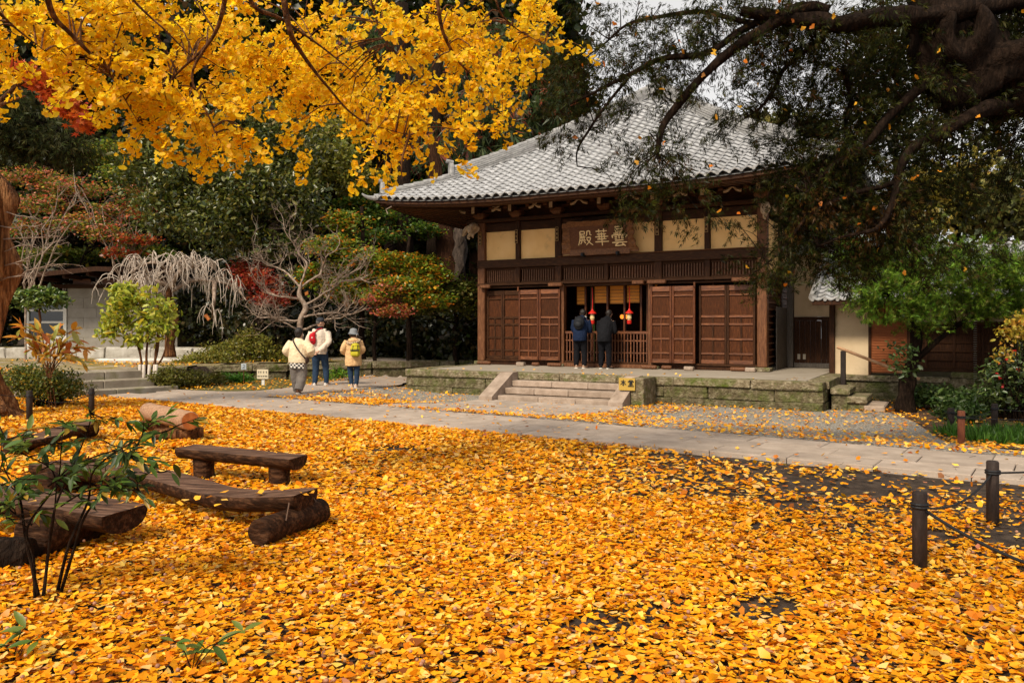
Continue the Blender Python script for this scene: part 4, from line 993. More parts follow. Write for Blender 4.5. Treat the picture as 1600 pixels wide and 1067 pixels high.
def body(o, S, hips=(0,0), neck=None, head=None, legs=None, arms=None, look=0, sh=.185, fing=True):
    """S stature; all joints in local metres. legs/arms = [(hip,knee,ankle,toe)], [(shoulder,elbow,wrist,handdir)]"""
    mb = MB(); hp, ch, nk, hd = neck
    limb(mb, [hp-Vector((0,0,.06)), hp, hp.lerp(ch,.5), ch, nk-Vector((0,0,.03))], [.12,.15,.13,.155,.07], 16)
    mb.tube([ch+Vector((-sh+.03,0,.06)), ch+Vector((sh-.03,0,.06))], .058, 10)
    mb.tube([nk-Vector((0,0,.05)), hd], [.058,.05], 10)
    Rh = Matrix.Rotation(R(look), 3, 'Z')
    mb.ell(hd+Vector((0,0,.045)), (.076,.094,.112), Rh)
    f = Rh @ Vector((0,1,0)); r_ = Rh @ Vector((1,0,0))
    mb.ell(hd+f*.035-Vector((0,0,.03)), (.055,.058,.06), Rh)       # jaw
    mb.tube([hd+f*.088+Vector((0,0,.05)), hd+f*.112+Vector((0,0,.012)), hd+f*.09+Vector((0,0,.005))], [.01,.016,.012], 6)   # nose
    mb.ell(hd+f*.086-Vector((0,0,.030)), (.024,.012,.010), Rh, 8, 5)   # mouth
    for s_ in (-1,1):
        mb.ell(hd+r_*s_*.078+Vector((0,0,.03)), (.014,.024,.032), Rh, 8, 6)   # ears
        mb.ell(hd+f*.078+r_*s_*.031+Vector((0,0,.048)), (.018,.012,.009), Rh, 8, 5)
    for hip, kn, an, toe in legs:
        limb(mb, [hip, kn, an], [.085,.055,.038]); mb.tube([an-Vector((0,0,.02)), toe], [.04,.03], 8)
    for s_, e, w_, hd_, sd in arms:
        limb(mb, [s_, e, w_], [.05,.04,.028]); hand(mb, w_, hd_, sd)
    return fuse(mb, 'body', skin, .0105, o, 2)
V = Vector
def shoe(o, an, toe, m_, sole):
    d = (toe-an); d.z = 0; L = .26; d.normalize(); s_ = V((d.y,-d.x,0)); g = min(an.z, toe.z)-.055; mb = MB(); rs = []
    heel = V((an.x,an.y,0))-d*.07
    for t, w_, h in ((0,.028,.05),(.04,.036,.085),(.3,.038,.095),(.55,.044,.065),(.85,.044,.045),(1,.02,.028)):
        c = heel+d*L*t; z0 = an.z-.08+(toe.z-an.z+.03)*t; rs.append([c+s_*w_*math.cos(a)+V((0,0,z0+max(0,math.sin(a))*h+ (0 if math.sin(a)<0 else .0)-(.012 if math.sin(a)<-.1 else 0))) for a in [i*math.pi/6 for i in range(12)]])
    q = mb.rings(rs).build('shoe', m_, o, True)
    rs = []
    for t, w_ in ((-.02,.02),(.04,.042),(.3,.044),(.55,.05),(.85,.05),(1.02,.024)):
        c = heel+d*L*t; z0 = an.z-.08+(toe.z-an.z+.03)*t; rs.append([c+s_*w_*a+V((0,0,z0+b)) for a, b in ((-1,-.016),(1,-.016),(1,.010),(-1,.010))])
    MB().rings(rs).build('sole', sole, q)
def face_bits(o, hd, look):
    Rh = Matrix.Rotation(R(look), 3, 'Z'); f = Rh @ V((0,1,0)); r_ = Rh @ V((1,0,0))
    for s_ in (-1,1): MB().ell(hd+f*.0885+r_*s_*.031+V((0,0,.048)), (.011,.005,.006), Rh, 8, 5).build('eye', M['rope'], o)
white_s = cloth('off_white_shoe', (.55,.50,.46)); solem = plain('pale_sole', (.6,.56,.5), .7)
# man with the cap, hands behind his back
pm = empty('person', (*P(499,603,20.0).xy, 0), R(-4), 'walker in a dark cap, off white jacket and jeans, hands clasped under a red backpack', 'person', 'visitors walking away')
hp, ch, nk, hd = V((0,0,.90)), V((0,.02,1.25)), V((0,.03,1.46)), V((.01,.04,1.55))
legs = [(V((-.09,0,.86)),V((-.10,.03,.48)),V((-.10,-.05,.09)),V((-.11,.07,.03))), (V((.09,0,.86)),V((.13,.10,.49)),V((.17,.05,.09)),V((.23,.16,.04)))]
arms = [(V((-.19,.01,1.36)),V((-.27,-.06,1.10)),V((-.10,-.20,.88)),V((.5,-.25,-.5)),(0,-1,0)), (V((.19,.01,1.36)),V((.25,-.10,1.10)),V((.02,-.20,.86)),V((-.8,-.2,-.3)),(0,-1,0))]
body(pm, 1.7, neck=(hp,ch,nk,hd), legs=legs, arms=arms, look=-62); face_bits(pm, hd, -62)
mb = MB(); limb(mb, [V((0,-.01,.80)),V((0,0,1.0)),V((0,.01,1.25)),V((0,.02,1.38)),V((0,.03,1.44))], [.20,.20,.215,.18,.075], 18)
mb.tube([V((-.17,.01,1.37)),V((.17,.01,1.37))], .075, 12)
limb(mb, [V((-.20,.01,1.35)),V((-.28,-.06,1.10)),V((-.12,-.19,.90))], [.085,.068,.05]); limb(mb, [V((.20,.01,1.35)),V((.27,-.10,1.10)),V((.05,-.19,.89))], [.085,.07,.05])
mb.tube([V((0,.03,1.42)),V((0,.03,1.49))], [.085,.075], 12)
fuse(mb, 'jacket', cloth('off_white_jacket', (.62,.53,.43)), .013, pm, 3, .035)
jean = cloth('blue_jeans', (.022,.040,.075))
def trousers(o, legs, m_, r=(.125,.085,.06), wide=0, top=None, nm='trousers', v=.012):
    mb = MB(); c = (legs[0][0]+legs[1][0])/2
    mb.ell(c+V((0,0,.0)), (.165,.135,.13))
    for hip, kn, an, toe in legs: limb(mb, [hip+V((0,0,.02)), kn, an+V((0,0,-.02))], list(r))
    return fuse(mb, nm, m_, v, o, 3, .02, .09)
trousers(pm, legs, jean)
for L_ in legs: shoe(pm, L_[2], L_[3], white_s, solem)
capm = cloth('charcoal_cap', (.035,.037,.045))
Rh = Matrix.Rotation(R(-62), 3, 'Z')
mb = MB(); mb.ell(hd+V((0,0,.115)), (.092,.105,.065), Rh); mb.tube([hd+V((0,0,.07)), hd+V((0,0,.115))], [.098,.096], 16); fuse(mb, 'cap', capm, .009, pm, 2)
f = Rh @ V((0,1,0)); r_ = Rh @ V((1,0,0))
MB().rings([[hd+f*(.07+.085*math.cos(a)*k)+r_*math.sin(a)*.08+V((0,0,.088+dz-.02*math.cos(a)*k)) for a in [(-1+i/5)*1.5 for i in range(11)]] for k, dz in ((.1,0),(1,-.004),(1,.006),(.1,.012))], cap=False, closed=False).build('cap_brim', capm, pm)
mb = MB(); mb.ell(hd+V((0,0,.06))-f*.018, (.083,.092,.085), Rh); fuse(mb, 'hair', cloth('grey_hair', (.09,.085,.08)), .01, pm, 2)
mb = MB(); mb.tube([V((0,.03,1.40)),V((0,.03,1.50))], [.115,.085], 16); mb.ell(V((0,-.06,1.43)), (.10,.05,.055)); fuse(mb, 'scarf', cloth('black_scarf', (.012,.012,.014)), .010, pm, 2, .02, .05)
redb = cloth('red_nylon', (.42,.012,.018), .5)
rb = MB(); rb.ell(V((-.10,-.235,1.19)), (.085,.05,.15), Matrix.Rotation(R(-14), 3, 'Y')); rb.ell(V((-.075,-.225,1.30)), (.055,.04,.07)); rbo = fuse(rb, 'backpack', redb, .010, pm, 2)
MB().tube([V((-.06,-.20,1.35)),V((.0,-.17,1.42)),V((.08,-.06,1.45)),V((.15,.10,1.35))], .016, 6).build('strap', redb, rbo)
MB().ell(V((-.095,-.288,1.22)), (.022,.006,.022), None, 10, 5).build('emblem', plain('pale_emblem', (.6,.4,.35), .6), rbo)
MB().tube([V((-.13,-.285,1.13)),V((-.07,-.285,1.12))], .006, 6).build('zip', M['rope'], rbo)

# left: cream blouse, check hem, grey trousers
pw_ = empty('person', (*P(466,617,17.5).xy, 0), R(-6), 'walker with short black hair, cream blouse over a checked hem and grey wide trousers', 'person', 'visitors walking away')
k = .955
hp, ch, nk, hd = V((0,0,.78)), V((0,.02,1.07)), V((0,.03,1.24)), V((0,.04,1.31))
legs = [(V((-.08,0,.75)),V((-.09,.06,.42)),V((-.07,.14,.09)),V((-.07,.25,.05))), (V((.08,0,.75)),V((.08,.02,.42)),V((.05,-.12,.13)),V((.05,-.02,.03)))]
arms = [(V((-.17,.01,1.17)),V((-.25,-.01,.95)),V((-.20,.13,.83)),V((.4,.8,-.2)),(0,0,1)), (V((.17,.01,1.17)),V((.29,-.02,.96)),V((.24,.12,.84)),V((-.4,.8,-.1)),(0,0,1))]
body(pw_, 1.45, neck=(hp,ch,nk,hd), legs=legs, arms=arms, look=0, sh=.165); face_bits(pw_, hd, 0)
mb = MB(); rs = []
for z, rx, ry in ((.70,.215,.17),(.80,.215,.17),(.95,.205,.16),(1.10,.195,.145),(1.19,.14,.10),(1.245,.065,.06)):
    rs.append([V((rx*math.cos(a)*(1+.035*math.sin(9*a)*(1.25-z)), ry*math.sin(a)*(1+.05*math.sin(11*a)*(1.25-z))+.01, z)) for a in [i*math.pi/24 for i in range(48)]])
mb.rings(rs); limb(mb, [V((-.15,.01,1.16)),V((-.26,-.02,.96)),V((-.21,.10,.85))], [.085,.095,.055]); limb(mb, [V((.15,.01,1.16)),V((.30,-.03,.97)),V((.25,.10,.86))], [.085,.10,.055])
fuse(mb, 'blouse', cloth('cream_blouse', (.74,.60,.40)), .012, pw_, 2, .03)
# check hem: real alternating squares
hem = bpy.data.materials.new('black_white_check'); hem.use_nodes = True; n_ = hem.node_tree.nodes; l_ = hem.node_tree.links
tc = n_.new('ShaderNodeTexCoord'); ck = n_.new('ShaderNodeTexChecker'); ck.inputs['Scale'].default_value = 1; ck.inputs[1].default_value = (.75,.70,.62,1); ck.inputs[2].default_value = (.012,.012,.015,1)
l_.new(tc.outputs['UV'], ck.inputs['Vector']); l_.new(ck.outputs[0], n_['Principled BSDF'].inputs['Base Color'])
mb = MB(); rs = []; nr = 48
for q in range(7):
    z = .71-.12*q/6*1.0; rs.append([V((.185*math.cos(i*2*math.pi/nr)*(1+.05*math.sin(7*i*2*math.pi/nr)), .150*math.sin(i*2*math.pi/nr)*(1+.05*math.sin(7*i*2*math.pi/nr)), z-.015*math.cos(i*2*math.pi/nr))) for i in range(nr)])
mb.rings(rs, cap=False); ho = mb.build('checked_hem', hem, pw_, True); uv = ho.data.uv_layers.new(name='UVMap')
for pl in ho.data.polygons:
    for li in pl.loop_indices:
        vi = ho.data.loops[li].vertex_index; uv.data[li].uv = ((vi % nr)*.5+.01, (vi//nr)*.5+.01)
trousers(pw_, legs, cloth('grey_wide_trousers', (.19,.165,.145)), (.125,.105,.092))
bs = cloth('brown_shoe', (.12,.055,.03)); 
for L_ in legs: shoe(pw_, L_[2], L_[3], bs, solem)
mb = MB(); mb.ell(hd+V((0,-.012,.065)), (.090,.100,.108)); mb.ell(hd+V((0,-.05,.0)), (.07,.05,.07)); fuse(mb, 'hair', hairm, .009, pw_, 2, .012, .04)
MB().tube([hd+V((-.083,.02,.02)), hd+V((-.078,.07,-.01)), hd+V((0,.10,-.02)), hd+V((.078,.07,-.01)), hd+V((.083,.02,.02))], .012, 6).build('face_mask', plain('white_mask', (.75,.72,.7), .8), pw_)
pts = [V((-.10,.0,1.25)),V((-.07,-.13,1.19)),V((.06,-.185,1.0)),V((.17,-.165,.86)),V((.20,-.10,.80))]
MB().tube(spline(pts,4), .016, 6, flat=.5).build('bag_strap', cloth('dark_strap', (.05,.035,.03)), pw_)
mb = MB(); mb.ell(V((.21,-.02,.76)), (.035,.10,.075)); fuse(mb, 'shoulder_bag', cloth('brown_bag', (.07,.045,.035)), .01, pw_, 2)
# right: grey hat, beige parka, yellow backpack
pr = empty('person', (*P(552,605,19.6).xy, 0), R(2), 'walker in a grey bucket hat and beige hooded parka with a yellow green backpack', 'person', 'visitors walking away')
hp, ch, nk, hd = V((0,0,.76)), V((0,.02,1.03)), V((0,.03,1.20)), V((-.01,.04,1.27))
legs = [(V((-.075,0,.72)),V((-.08,.05,.41)),V((-.045,.02,.09)),V((-.05,.14,.03))), (V((.075,0,.72)),V((.09,.0,.41)),V((.075,-.03,.09)),V((.09,.08,.03)))]
arms = [(V((-.16,.01,1.13)),V((-.24,-.03,.91)),V((-.17,.14,.80)),V((.3,.8,.1)),(0,0,1)), (V((.16,.01,1.13)),V((.22,.02,.91)),V((.12,.18,.84)),V((-.4,.8,.2)),(0,0,1))]
body(pr, 1.43, neck=(hp,ch,nk,hd), legs=legs, arms=arms, look=18, sh=.155); face_bits(pr, hd, 18)
bg_ = cloth('beige_parka', (.60,.38,.19))
mb = MB(); rs = []
for z, rx, ry in ((.53,.20,.165),(.62,.205,.17),(.80,.195,.16),(.95,.19,.155),(1.07,.185,.145),(1.16,.13,.10),(1.21,.07,.06)):
    rs.append([V((rx*math.cos(a), ry*math.sin(a)+.01, z)) for a in [i*math.pi/16 for i in range(32)]])
mb.rings(rs); limb(mb, [V((-.15,.01,1.13)),V((-.25,-.04,.92)),V((-.18,.12,.81))], [.08,.072,.055]); limb(mb, [V((.15,.01,1.13)),V((.23,.01,.92)),V((.13,.16,.85))], [.08,.072,.055])
fuse(mb, 'parka', bg_, .012, pr, 3, .03, .08)
mb = MB(); mb.ell(V((.02,-.10,1.155)), (.135,.075,.07), Matrix.Rotation(R(-16), 3, 'X')); fuse(mb, 'hood', bg_, .011, pr, 2, .02, .05)
furm = cloth('pale_fur', (.62,.47,.32)); mb = MB(); pts = [V((.02+.15*math.cos(a), -.10+.055*math.sin(a)-.0, 1.135+.045*math.sin(a+.5))) for a in [i*math.pi/8 for i in range(17)]]
mb.tube(pts, .026, 8); fo = fuse(mb, 'fur_trim', furm, .009, pr, 1, .035, .02)
pos = np.array([v.co[:] for v in fo.data.vertices]); idx = rng.choice(len(pos), 900)
leafmesh('fur_tufts', T_BLADE, pos[idx], rotmats(900, tilt=2), .035, palette(900, [(.66,.50,.35),(.5,.36,.24)]), M['leaf'], fo)
trousers(pr, legs, jean, (.105,.07,.052))
shb = cloth('beige_shoe', (.50,.36,.27))
for L_ in legs: shoe(pr, L_[2], L_[3], shb, solem)
hatm = cloth('grey_felt_hat', (.20,.21,.22)); mb = MB()
Rt = Matrix.Rotation(R(6), 3, 'Y')
mb.rings([[hd+Rt @ V((r1*math.cos(a), r1*1.08*math.sin(a), z)) for a in [i*math.pi/12 for i in range(24)]] for r1, z in ((.128,.045),(.134,.035),(.098,.085),(.094,.13),(.082,.165),(.04,.185),(.005,.19))]); ho = mb.build('hat', hatm, pr, True)
mb = MB(); mb.ell(hd+V((0,-.015,.05)), (.084,.092,.10)); fuse(mb, 'hair', hairm, .010, pr, 2)
yl = cloth('yellow_green_nylon', (.42,.36,.025), .5)
mb = MB(); mb.cbox(-.03, .20, -.30, -.15, .76, 1.03, .05); mb.ell(V((.085,-.215,1.03)), (.105,.07,.07)); mb.cbox(-.01, .18, -.335, -.28, .775, .88, .03); yo = fuse(mb, 'backpack', yl, .010, pr, 2)
MB().cbox(-.025, .195, -.322, -.30, .905, .935, .004).build('trim', M['rope'], yo)
for x in (.03,.14): MB().tube([V((x,-.30,.93)),V((x+.01,-.285,1.02)),V((x,-.20,1.10)),V((x-.02,-.08,1.17))], .009, 6).build('strap', M['rope'], yo)
MB().tube([V((.06,-.2,1.09)),V((.085,-.2,1.12)),V((.11,-.2,1.09))], .007, 6).build('handle', M['rope'], yo)

# two visitors bowing at the railing
def bower(loc, label, jm, tm, sm_, bag, lean, st_, w_=1.0, turn=0):
    o = empty('person', loc, R(-28.94+turn), label, 'person', 'visitors bowing at the railing'); s_ = st_
    hp = V((0,-.06,.86))*s_; ch = hp+V((0,math.sin(R(lean))*.36,math.cos(R(lean))*.36))*s_; nk = ch+V((0,math.sin(R(lean+8))*.2,math.cos(R(lean+8))*.2))*s_; hd = nk+V((0,.09,.055))*s_
    legs = [(hp+V((-.085,0,-.03)), V((-.10,.0,.45)), V((-.11,-.03,.09)), V((-.15,.09,.03))), (hp+V((.085,0,-.03)), V((.10,.0,.45)), V((.11,-.03,.09)), V((.15,.09,.03)))]
    arms = [(ch+V((-.17,.0,.07)), ch+V((-.22,.04,-.20)), ch+V((-.04,.26,-.16)), V((.3,.6,.7)), (1,0,0)), (ch+V((.17,.0,.07)), ch+V((.22,.04,-.20)), ch+V((.04,.26,-.16)), V((-.3,.6,.7)), (-1,0,0))]
    body(o, 1.6, neck=(hp,ch,nk,hd), legs=legs, arms=arms, look=0); face_bits(o, hd, 0)
    mb = MB(); limb(mb, [hp-V((0,.0,.13)), hp+V((0,0,.03)), hp.lerp(ch,.5), ch, ch.lerp(nk,.65), nk], [.19,.19,.20*w_,.205*w_,.12,.07], 18)
    mb.tube([ch+V((-.15,.01,.07)), ch+V((.15,.01,.07))], .08, 12)
    for a in arms: limb(mb, [a[0], a[1], a[2]], [.085,.07,.05])
    fuse(mb, 'jacket', jm, .013, o, 3, .03)
    trousers(o, legs, tm, (.12,.085,.065))
    for L_ in legs: shoe(o, L_[2], L_[3], sm_, solem)
    mb = MB(); mb.ell(hd+V((0,-.012,.06)), (.09,.10,.10)); mb.ell(hd+V((0,-.06,.0)), (.06,.04,.06)); fuse(mb, 'hair', hairm, .010, o, 2, .012, .04)
    if bag:
        d = (ch-hp).normalized(); nrm = V((0,-d.z,d.y)); Rb = Matrix((V((1,0,0)), nrm, d)).transposed()
        mb = MB(); c = hp.lerp(ch,.72)+nrm*.24; mb.ell(c, (.15,.10,.20), Rb); mb.ell(c+nrm*.07-d*.06, (.11,.06,.10), Rb); b_ = fuse(mb, 'backpack', cloth('black_nylon', (.016,.017,.02), .5), .011, o, 2)
        for x in (-.11,.11): MB().tube([c+V((x,0,0))+d*.16, ch+V((x,.0,.14)), ch+V((x,.16,.02))], .018, 6).build('strap', M['rope'], b_)
        mb = MB(); mb.tube([nk+V((.10*math.cos(a), .07*math.sin(a)-.0, -.02+.02*math.sin(a))) for a in [i*math.pi/8 for i in range(17)]], .028, 8); fuse(mb, 'grey_collar', cloth('light_grey_collar', (.45,.44,.42)), .010, o, 1)
    return o
bower(L2W(3.54,-.72,.40), 'bowing visitor in a navy jacket with a black backpack, left at the railing', cloth('navy_jacket', (.010,.018,.045)), cloth('black_trousers', (.008,.008,.010)), cloth('tan_shoe', (.30,.20,.14)), True, 24, 1.0, turn=10)
bower(L2W(4.20,-.62,.40), 'bowing visitor all in black with no bag, right at the railing', cloth('black_coat', (.010,.010,.012)), cloth('black_slacks', (.007,.007,.009)), cloth('black_shoe', (.012,.012,.012)), False, 22, .98, 1.05)
# ------------------------------------------------------------------ vegetation
def pxr(r, Y): return r*Y/F
def E(px, py, rx, ry, Y, dy=None):
    c = P(px, py, Y); return (np.array(c), np.array([pxr(rx,Y), dy if dy else (pxr(rx,Y)+pxr(ry,Y))*.5, pxr(ry,Y)]))
def wiggle(a, b, n=7, amp=.08, sag=0):
    a = Vector(a); b = Vector(b); L = (b-a).length; o = Vector((random.uniform(0,99),0,0))
    return [a.lerp(b, i/n)+noise.noise_vector(o+Vector((i*.7,0,0)))*amp*L*math.sin(math.pi*i/n)**.5+Vector((0,0,-sag*math.sin(math.pi*i/n))) if 0<i<n else a.lerp(b, i/n) for i in range(n+1)]
def tree(name, label, base, h, r, ells, pal, tpl=T_DIA, size=.12, n=6000, per=30, cr=.22, w=None, bark='bark', tilt=1., group=None, lean=(0,0), flat=.6, mat_='leaf', cat='tree', var=.22, limbs=True, shell=.4, szv=.3, trunk=True, down=0):
    base = Vector((base[0], base[1], G(base[0],base[1]) if len(base)<3 else base[2]))
    o = empty(name, base, 0, label, cat, group)
    top = Vector((lean[0], lean[1], h))
    if trunk:
        pts = wiggle((0,0,-.3), top, 9, .04); rad = [r*(1.25-.0*i) if i==0 else r*(1-.55*i/9) for i in range(10)]
        MB().tube(pts, rad, 10, rough=.25).build('trunk', M[bark], o, True)
    vol = [e[1][0]*e[1][2] for e in ells]; tot = sum(vol); PS = []; tw = MB()
    for e, v in zip(ells, vol):
        k = max(1, int(n*v/tot/per)); pos, cc = clumps(e[0]-np.array(base), e[1], k, per, cr, shell=shell, flat=flat); PS.append(pos)
        if limbs and trunk:
            e0 = Vector(e[0])-base
            zt = max(.25*h, min(h*.98, e0.z-.35*math.hypot(e0.x,e0.y))); st_ = top*(zt/h)
            lp = wiggle(st_, e0, 7, .12); MB().tube(lp, [r*.42*(1-.8*i/7) for i in range(8)], 6).build('limb', M[bark], o, True)
            for c in cc[:min(len(cc), 26)]:
                q = lp[random.randint(3,7)]; tw.tube(wiggle(q, Vector(c), 3, .12), [r*.10,r*.08,r*.05,r*.02], 4, cap=False)
    pos = np.concatenate(PS); N = len(pos)
    m_ = rotmats(N, tilt=tilt)
    if down: m_ = dirmats(np.array([0,0,-down])+rng.normal(size=(N,3))*.6)
    leafmesh('foliage', tpl, pos, m_, size*(1+rng.normal(size=N)*szv).clip(.4,2), palette(N, pal, w, var), M[mat_], o)
    if tw.v: t_ = tw.build('twigs', M[bark], o); t_['kind'] = 'stuff'
    return o
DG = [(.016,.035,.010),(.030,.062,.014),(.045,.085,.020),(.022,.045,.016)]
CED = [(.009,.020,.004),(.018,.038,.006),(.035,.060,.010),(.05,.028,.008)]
# tall dark cedars on the slope
cx = [(-30,46,250,150),(60,44,240,150),(150,47,250,130),(250,43,210,130),(330,48,240,120),(420,44,230,130),(505,47,220,120),(590,43,230,110),(665,46,220,120),(740,42,230,110),(815,47,215,110),(884,50,190,48)]
lab = ['beyond the twisted trunk','above the left end of the grey building','behind the small window side of the grey building','behind the glossy broadleaf tree, towards the left','behind the glossy broadleaf tree, at its centre','behind the yellow green maple, to its left','above the bare twisted plum','directly above the three walkers','beside the left eave tip of the hall','behind the left hip ridge of the hall','behind the upper roof slope of the hall','narrow one with open sky on its right']
for i, (px, Y, py, rx) in enumerate(cx):
    b = P(px, 450, Y); els = [E(px+random.uniform(-12,12), py+dy, rx*s_, 95, Y, 2.6) for dy, s_ in ((-210,.45),(-110,.6),(0,.68),(110,.62))]
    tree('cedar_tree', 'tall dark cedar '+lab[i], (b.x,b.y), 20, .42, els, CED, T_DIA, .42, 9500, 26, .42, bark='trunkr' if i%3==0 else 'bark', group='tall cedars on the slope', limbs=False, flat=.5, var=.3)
o = empty('forest', (0,0,0), 0); 
bp = []
for i in range(2600):
    X = random.uniform(-48, 10); Y = random.uniform(52,60); z = random.uniform(2, 22) if X < 2 else random.uniform(2, 14-(X-2)*.4)
    bp.append(np.array([X,Y,z])+rng.normal(size=(16,3))*1.1)
bp = np.concatenate(bp); bpy.data.objects.remove(o)
fo = leafmesh('forest', T_DIA, bp, rotmats(len(bp), tilt=1.2), .85, palette(len(bp), CED, None, .3), M['leaf']); fo['label'] = 'far dark forest filling the slope'
# dark trunks seen in the shade left of the hall
for i, (px, Y, r_, l_) in enumerate(((432,33,.24,'dark bare trunk in the shade just left of the bare plum'),(563,31,.22,'dark trunk in the shade behind the walker in the grey hat'),(636,29,.30,'dark straight trunk under the orange and green maple'),(612,35,.24,'thin dark trunk rising beside the hall eave'),(672,33,.28,'dark trunk in deep shade just left of the broken double trunk'))):
    b = P(px, 500, Y); o = empty('tree_trunk', (b.x,b.y,G(b.x,b.y)-.2), 0, l_, 'tree', 'shaded forest trunks')
    MB().tube(wiggle((0,0,0),(random.uniform(-.4,.4),0,13), 9, .02), [r_*(1.2-.05*i) for i in range(10)], 12, rough=.2).build('trunk', M['bark'], o, True)
# broken double trunk by the hall
b = P(706, 500, 29.5); o = empty('old_tree', (b.x,b.y,G(b.x,b.y)-.2), 0, 'old split trunk with a pale broken side stem rising under the left eave', 'tree')
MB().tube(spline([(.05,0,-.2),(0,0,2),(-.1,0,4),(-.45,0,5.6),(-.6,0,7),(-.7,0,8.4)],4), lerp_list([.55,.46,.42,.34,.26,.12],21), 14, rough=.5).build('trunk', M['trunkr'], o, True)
MB().tube(spline([(.15,-.2,2.6),(.25,-.2,4.0),(.42,-.25,5.2),(.50,-.25,6.2),(.48,-.2,6.9)],4), lerp_list([.26,.24,.19,.14,.04],17), 14, rough=1.1).build('side_stem', mat('pale_dead_wood', [(.014,.009,.006),(.05,.033,.024),(.14,.10,.075)], 4, .8, 1, 9, (6,6,1), bdist=.03), o, True)
# glossy broadleaf
BL = [(.020,.042,.006),(.050,.088,.011),(.10,.14,.018),(.18,.15,.02)]
b = P(408, 500, 26); tree('broadleaf_tree', 'big glossy dark green broadleaf tree behind the weeping bare tree', (b.x,b.y), 6.4, .17,
  [E(300,275,80,55,25.5),E(400,300,85,55,25),E(440,225,75,60,26),E(335,345,75,42,24.5),E(255,325,50,50,25),E(470,320,45,50,25),E(375,185,65,45,26.5),E(300,215,60,45,26.5),E(400,385,70,25,25),E(225,265,50,55,27)], BL, T_ELL, .145, 21000, 14, .17, w=[3,4,3,1], mat_='leafg', tilt=.9)
YG = [(.16,.17,.02),(.28,.24,.03),(.09,.13,.02)]
b = P(525, 500, 30); tree('maple_tree', 'yellow green maple glowing below the ginkgo sprays', (b.x,b.y), 7.5, .14, [E(520,255,55,35,29),E(490,235,40,30,29),E(560,285,45,28,29),E(525,205,45,30,30),E(455,275,40,30,29)], YG, T_DIA, .13, 8000, 24, .25, flat=.35)
RO = [(.52,.09,.04),(.60,.20,.05),(.46,.32,.05),(.12,.22,.03),(.06,.14,.02),(.68,.26,.17)]
b = P(90, 500, 30); tree('maple_tree', 'pink red and green maple behind the roof of the grey building', (b.x,b.y), 6.5, .13, [E(45,275,55,18,28),E(110,295,65,16,28),E(60,320,55,16,27.5),E(175,330,45,16,28),E(130,350,60,18,27.5),E(215,305,35,18,28),E(170,365,40,14,27),E(50,360,40,20,28)], RO, T_DIA, .10, 11500, 26, .24, w=[1.2,1,1.6,2.6,2,1.8], flat=.22, tilt=.5)
b = P(225, 500, 29); tree('maple_tree', 'small scarlet maple between the glossy tree and the grey building', (b.x,b.y), 4.3, .08, [E(215,375,30,12,26.5),E(235,335,25,14,27),E(190,395,28,8,26.5)], [(.36,.04,.018),(.42,.09,.02),(.14,.12,.02)], T_DIA, .11, 1500, 22, .18, flat=.3, tilt=.5)
b = P(430, 500, 26); tree('maple_tree', 'dark red maple showing through the left side of the bare plum', (b.x,b.y), 3.6, .09, [E(405,440,32,18,24.5),E(385,420,25,14,25),E(425,465,25,12,24)], [(.25,.02,.012),(.38,.04,.02),(.40,.10,.03)], T_DIA, .10, 3200, 22, .18, flat=.3, tilt=.5)
OG = [(.66,.20,.015),(.64,.34,.02),(.13,.26,.02),(.07,.16,.015),(.28,.30,.025)]
b = P(565, 520, 25); tree('maple_tree', 'orange topped green maple rising behind the bare plum', (b.x,b.y), 4.8, .12, [E(520,385,40,18,24),E(565,405,45,18,24),E(540,345,32,18,25),E(590,430,35,20,24),E(500,430,40,22,24.5),E(545,455,45,22,24)], OG, T_DIA, .11, 9500, 26, .20, w=[1.3,1,3,3,1.5], flat=.28, tilt=.5)
b = P(640, 540, 24.5); tree('maple_tree', 'orange yellow and green maple nearest the left end of the hall', (b.x,b.y), 3.9, .11, [E(655,415,38,16,23.5),E(620,405,28,12,23.5),E(690,430,22,12,23.5),E(640,445,45,16,23),E(600,462,30,12,22.8),E(665,470,35,16,23)], OG, T_DIA, .10, 9000, 26, .17, w=[1.2,1.6,3,3,1.6], flat=.26, tilt=.5)
b = P(712, 560, 24.8); tree('maple_tree', 'flat olive green maple spreading against the corner post of the hall', (b.x,b.y), 3.1, .10, [E(715,452,36,16,24),E(690,470,36,16,24),E(728,475,18,22,24.2),E(660,480,28,12,23.6)], [(.06,.11,.015),(.10,.15,.02),(.16,.16,.03),(.25,.15,.03)], T_DIA, .10, 7500, 26, .16, w=[3,3,2,.6], flat=.26, tilt=.5)
b = P(585, 540, 24); tree('maple_tree', 'low pink tipped maple spray over the dark gap beside the walkers', (b.x,b.y), 2.4, .07, [E(605,455,22,9,22.6),E(590,470,26,10,22.6),E(615,485,30,10,22.6)], [(.55,.12,.09),(.50,.18,.04),(.12,.18,.03)], T_DIA, .09, 2600, 24, .14, flat=.25, tilt=.5, limbs=True)
b = P(250, 500, 33); tree('maple_tree', 'green and yellow feathery maple above the grey roof, left of the glossy tree', (b.x,b.y), 6.5, .10, [E(200,270,45,20,31),E(160,240,45,20,32),E(240,300,30,18,31),E(215,395,45,14,29),E(120,400,50,16,29),E(60,400,40,14,29),E(250,400,30,12,29)], [(.10,.20,.02),(.20,.28,.03),(.05,.11,.015),(.50,.36,.03)], T_DIA, .13, 9000, 26, .22, w=[3,2,2,.7], flat=.25, tilt=.5)
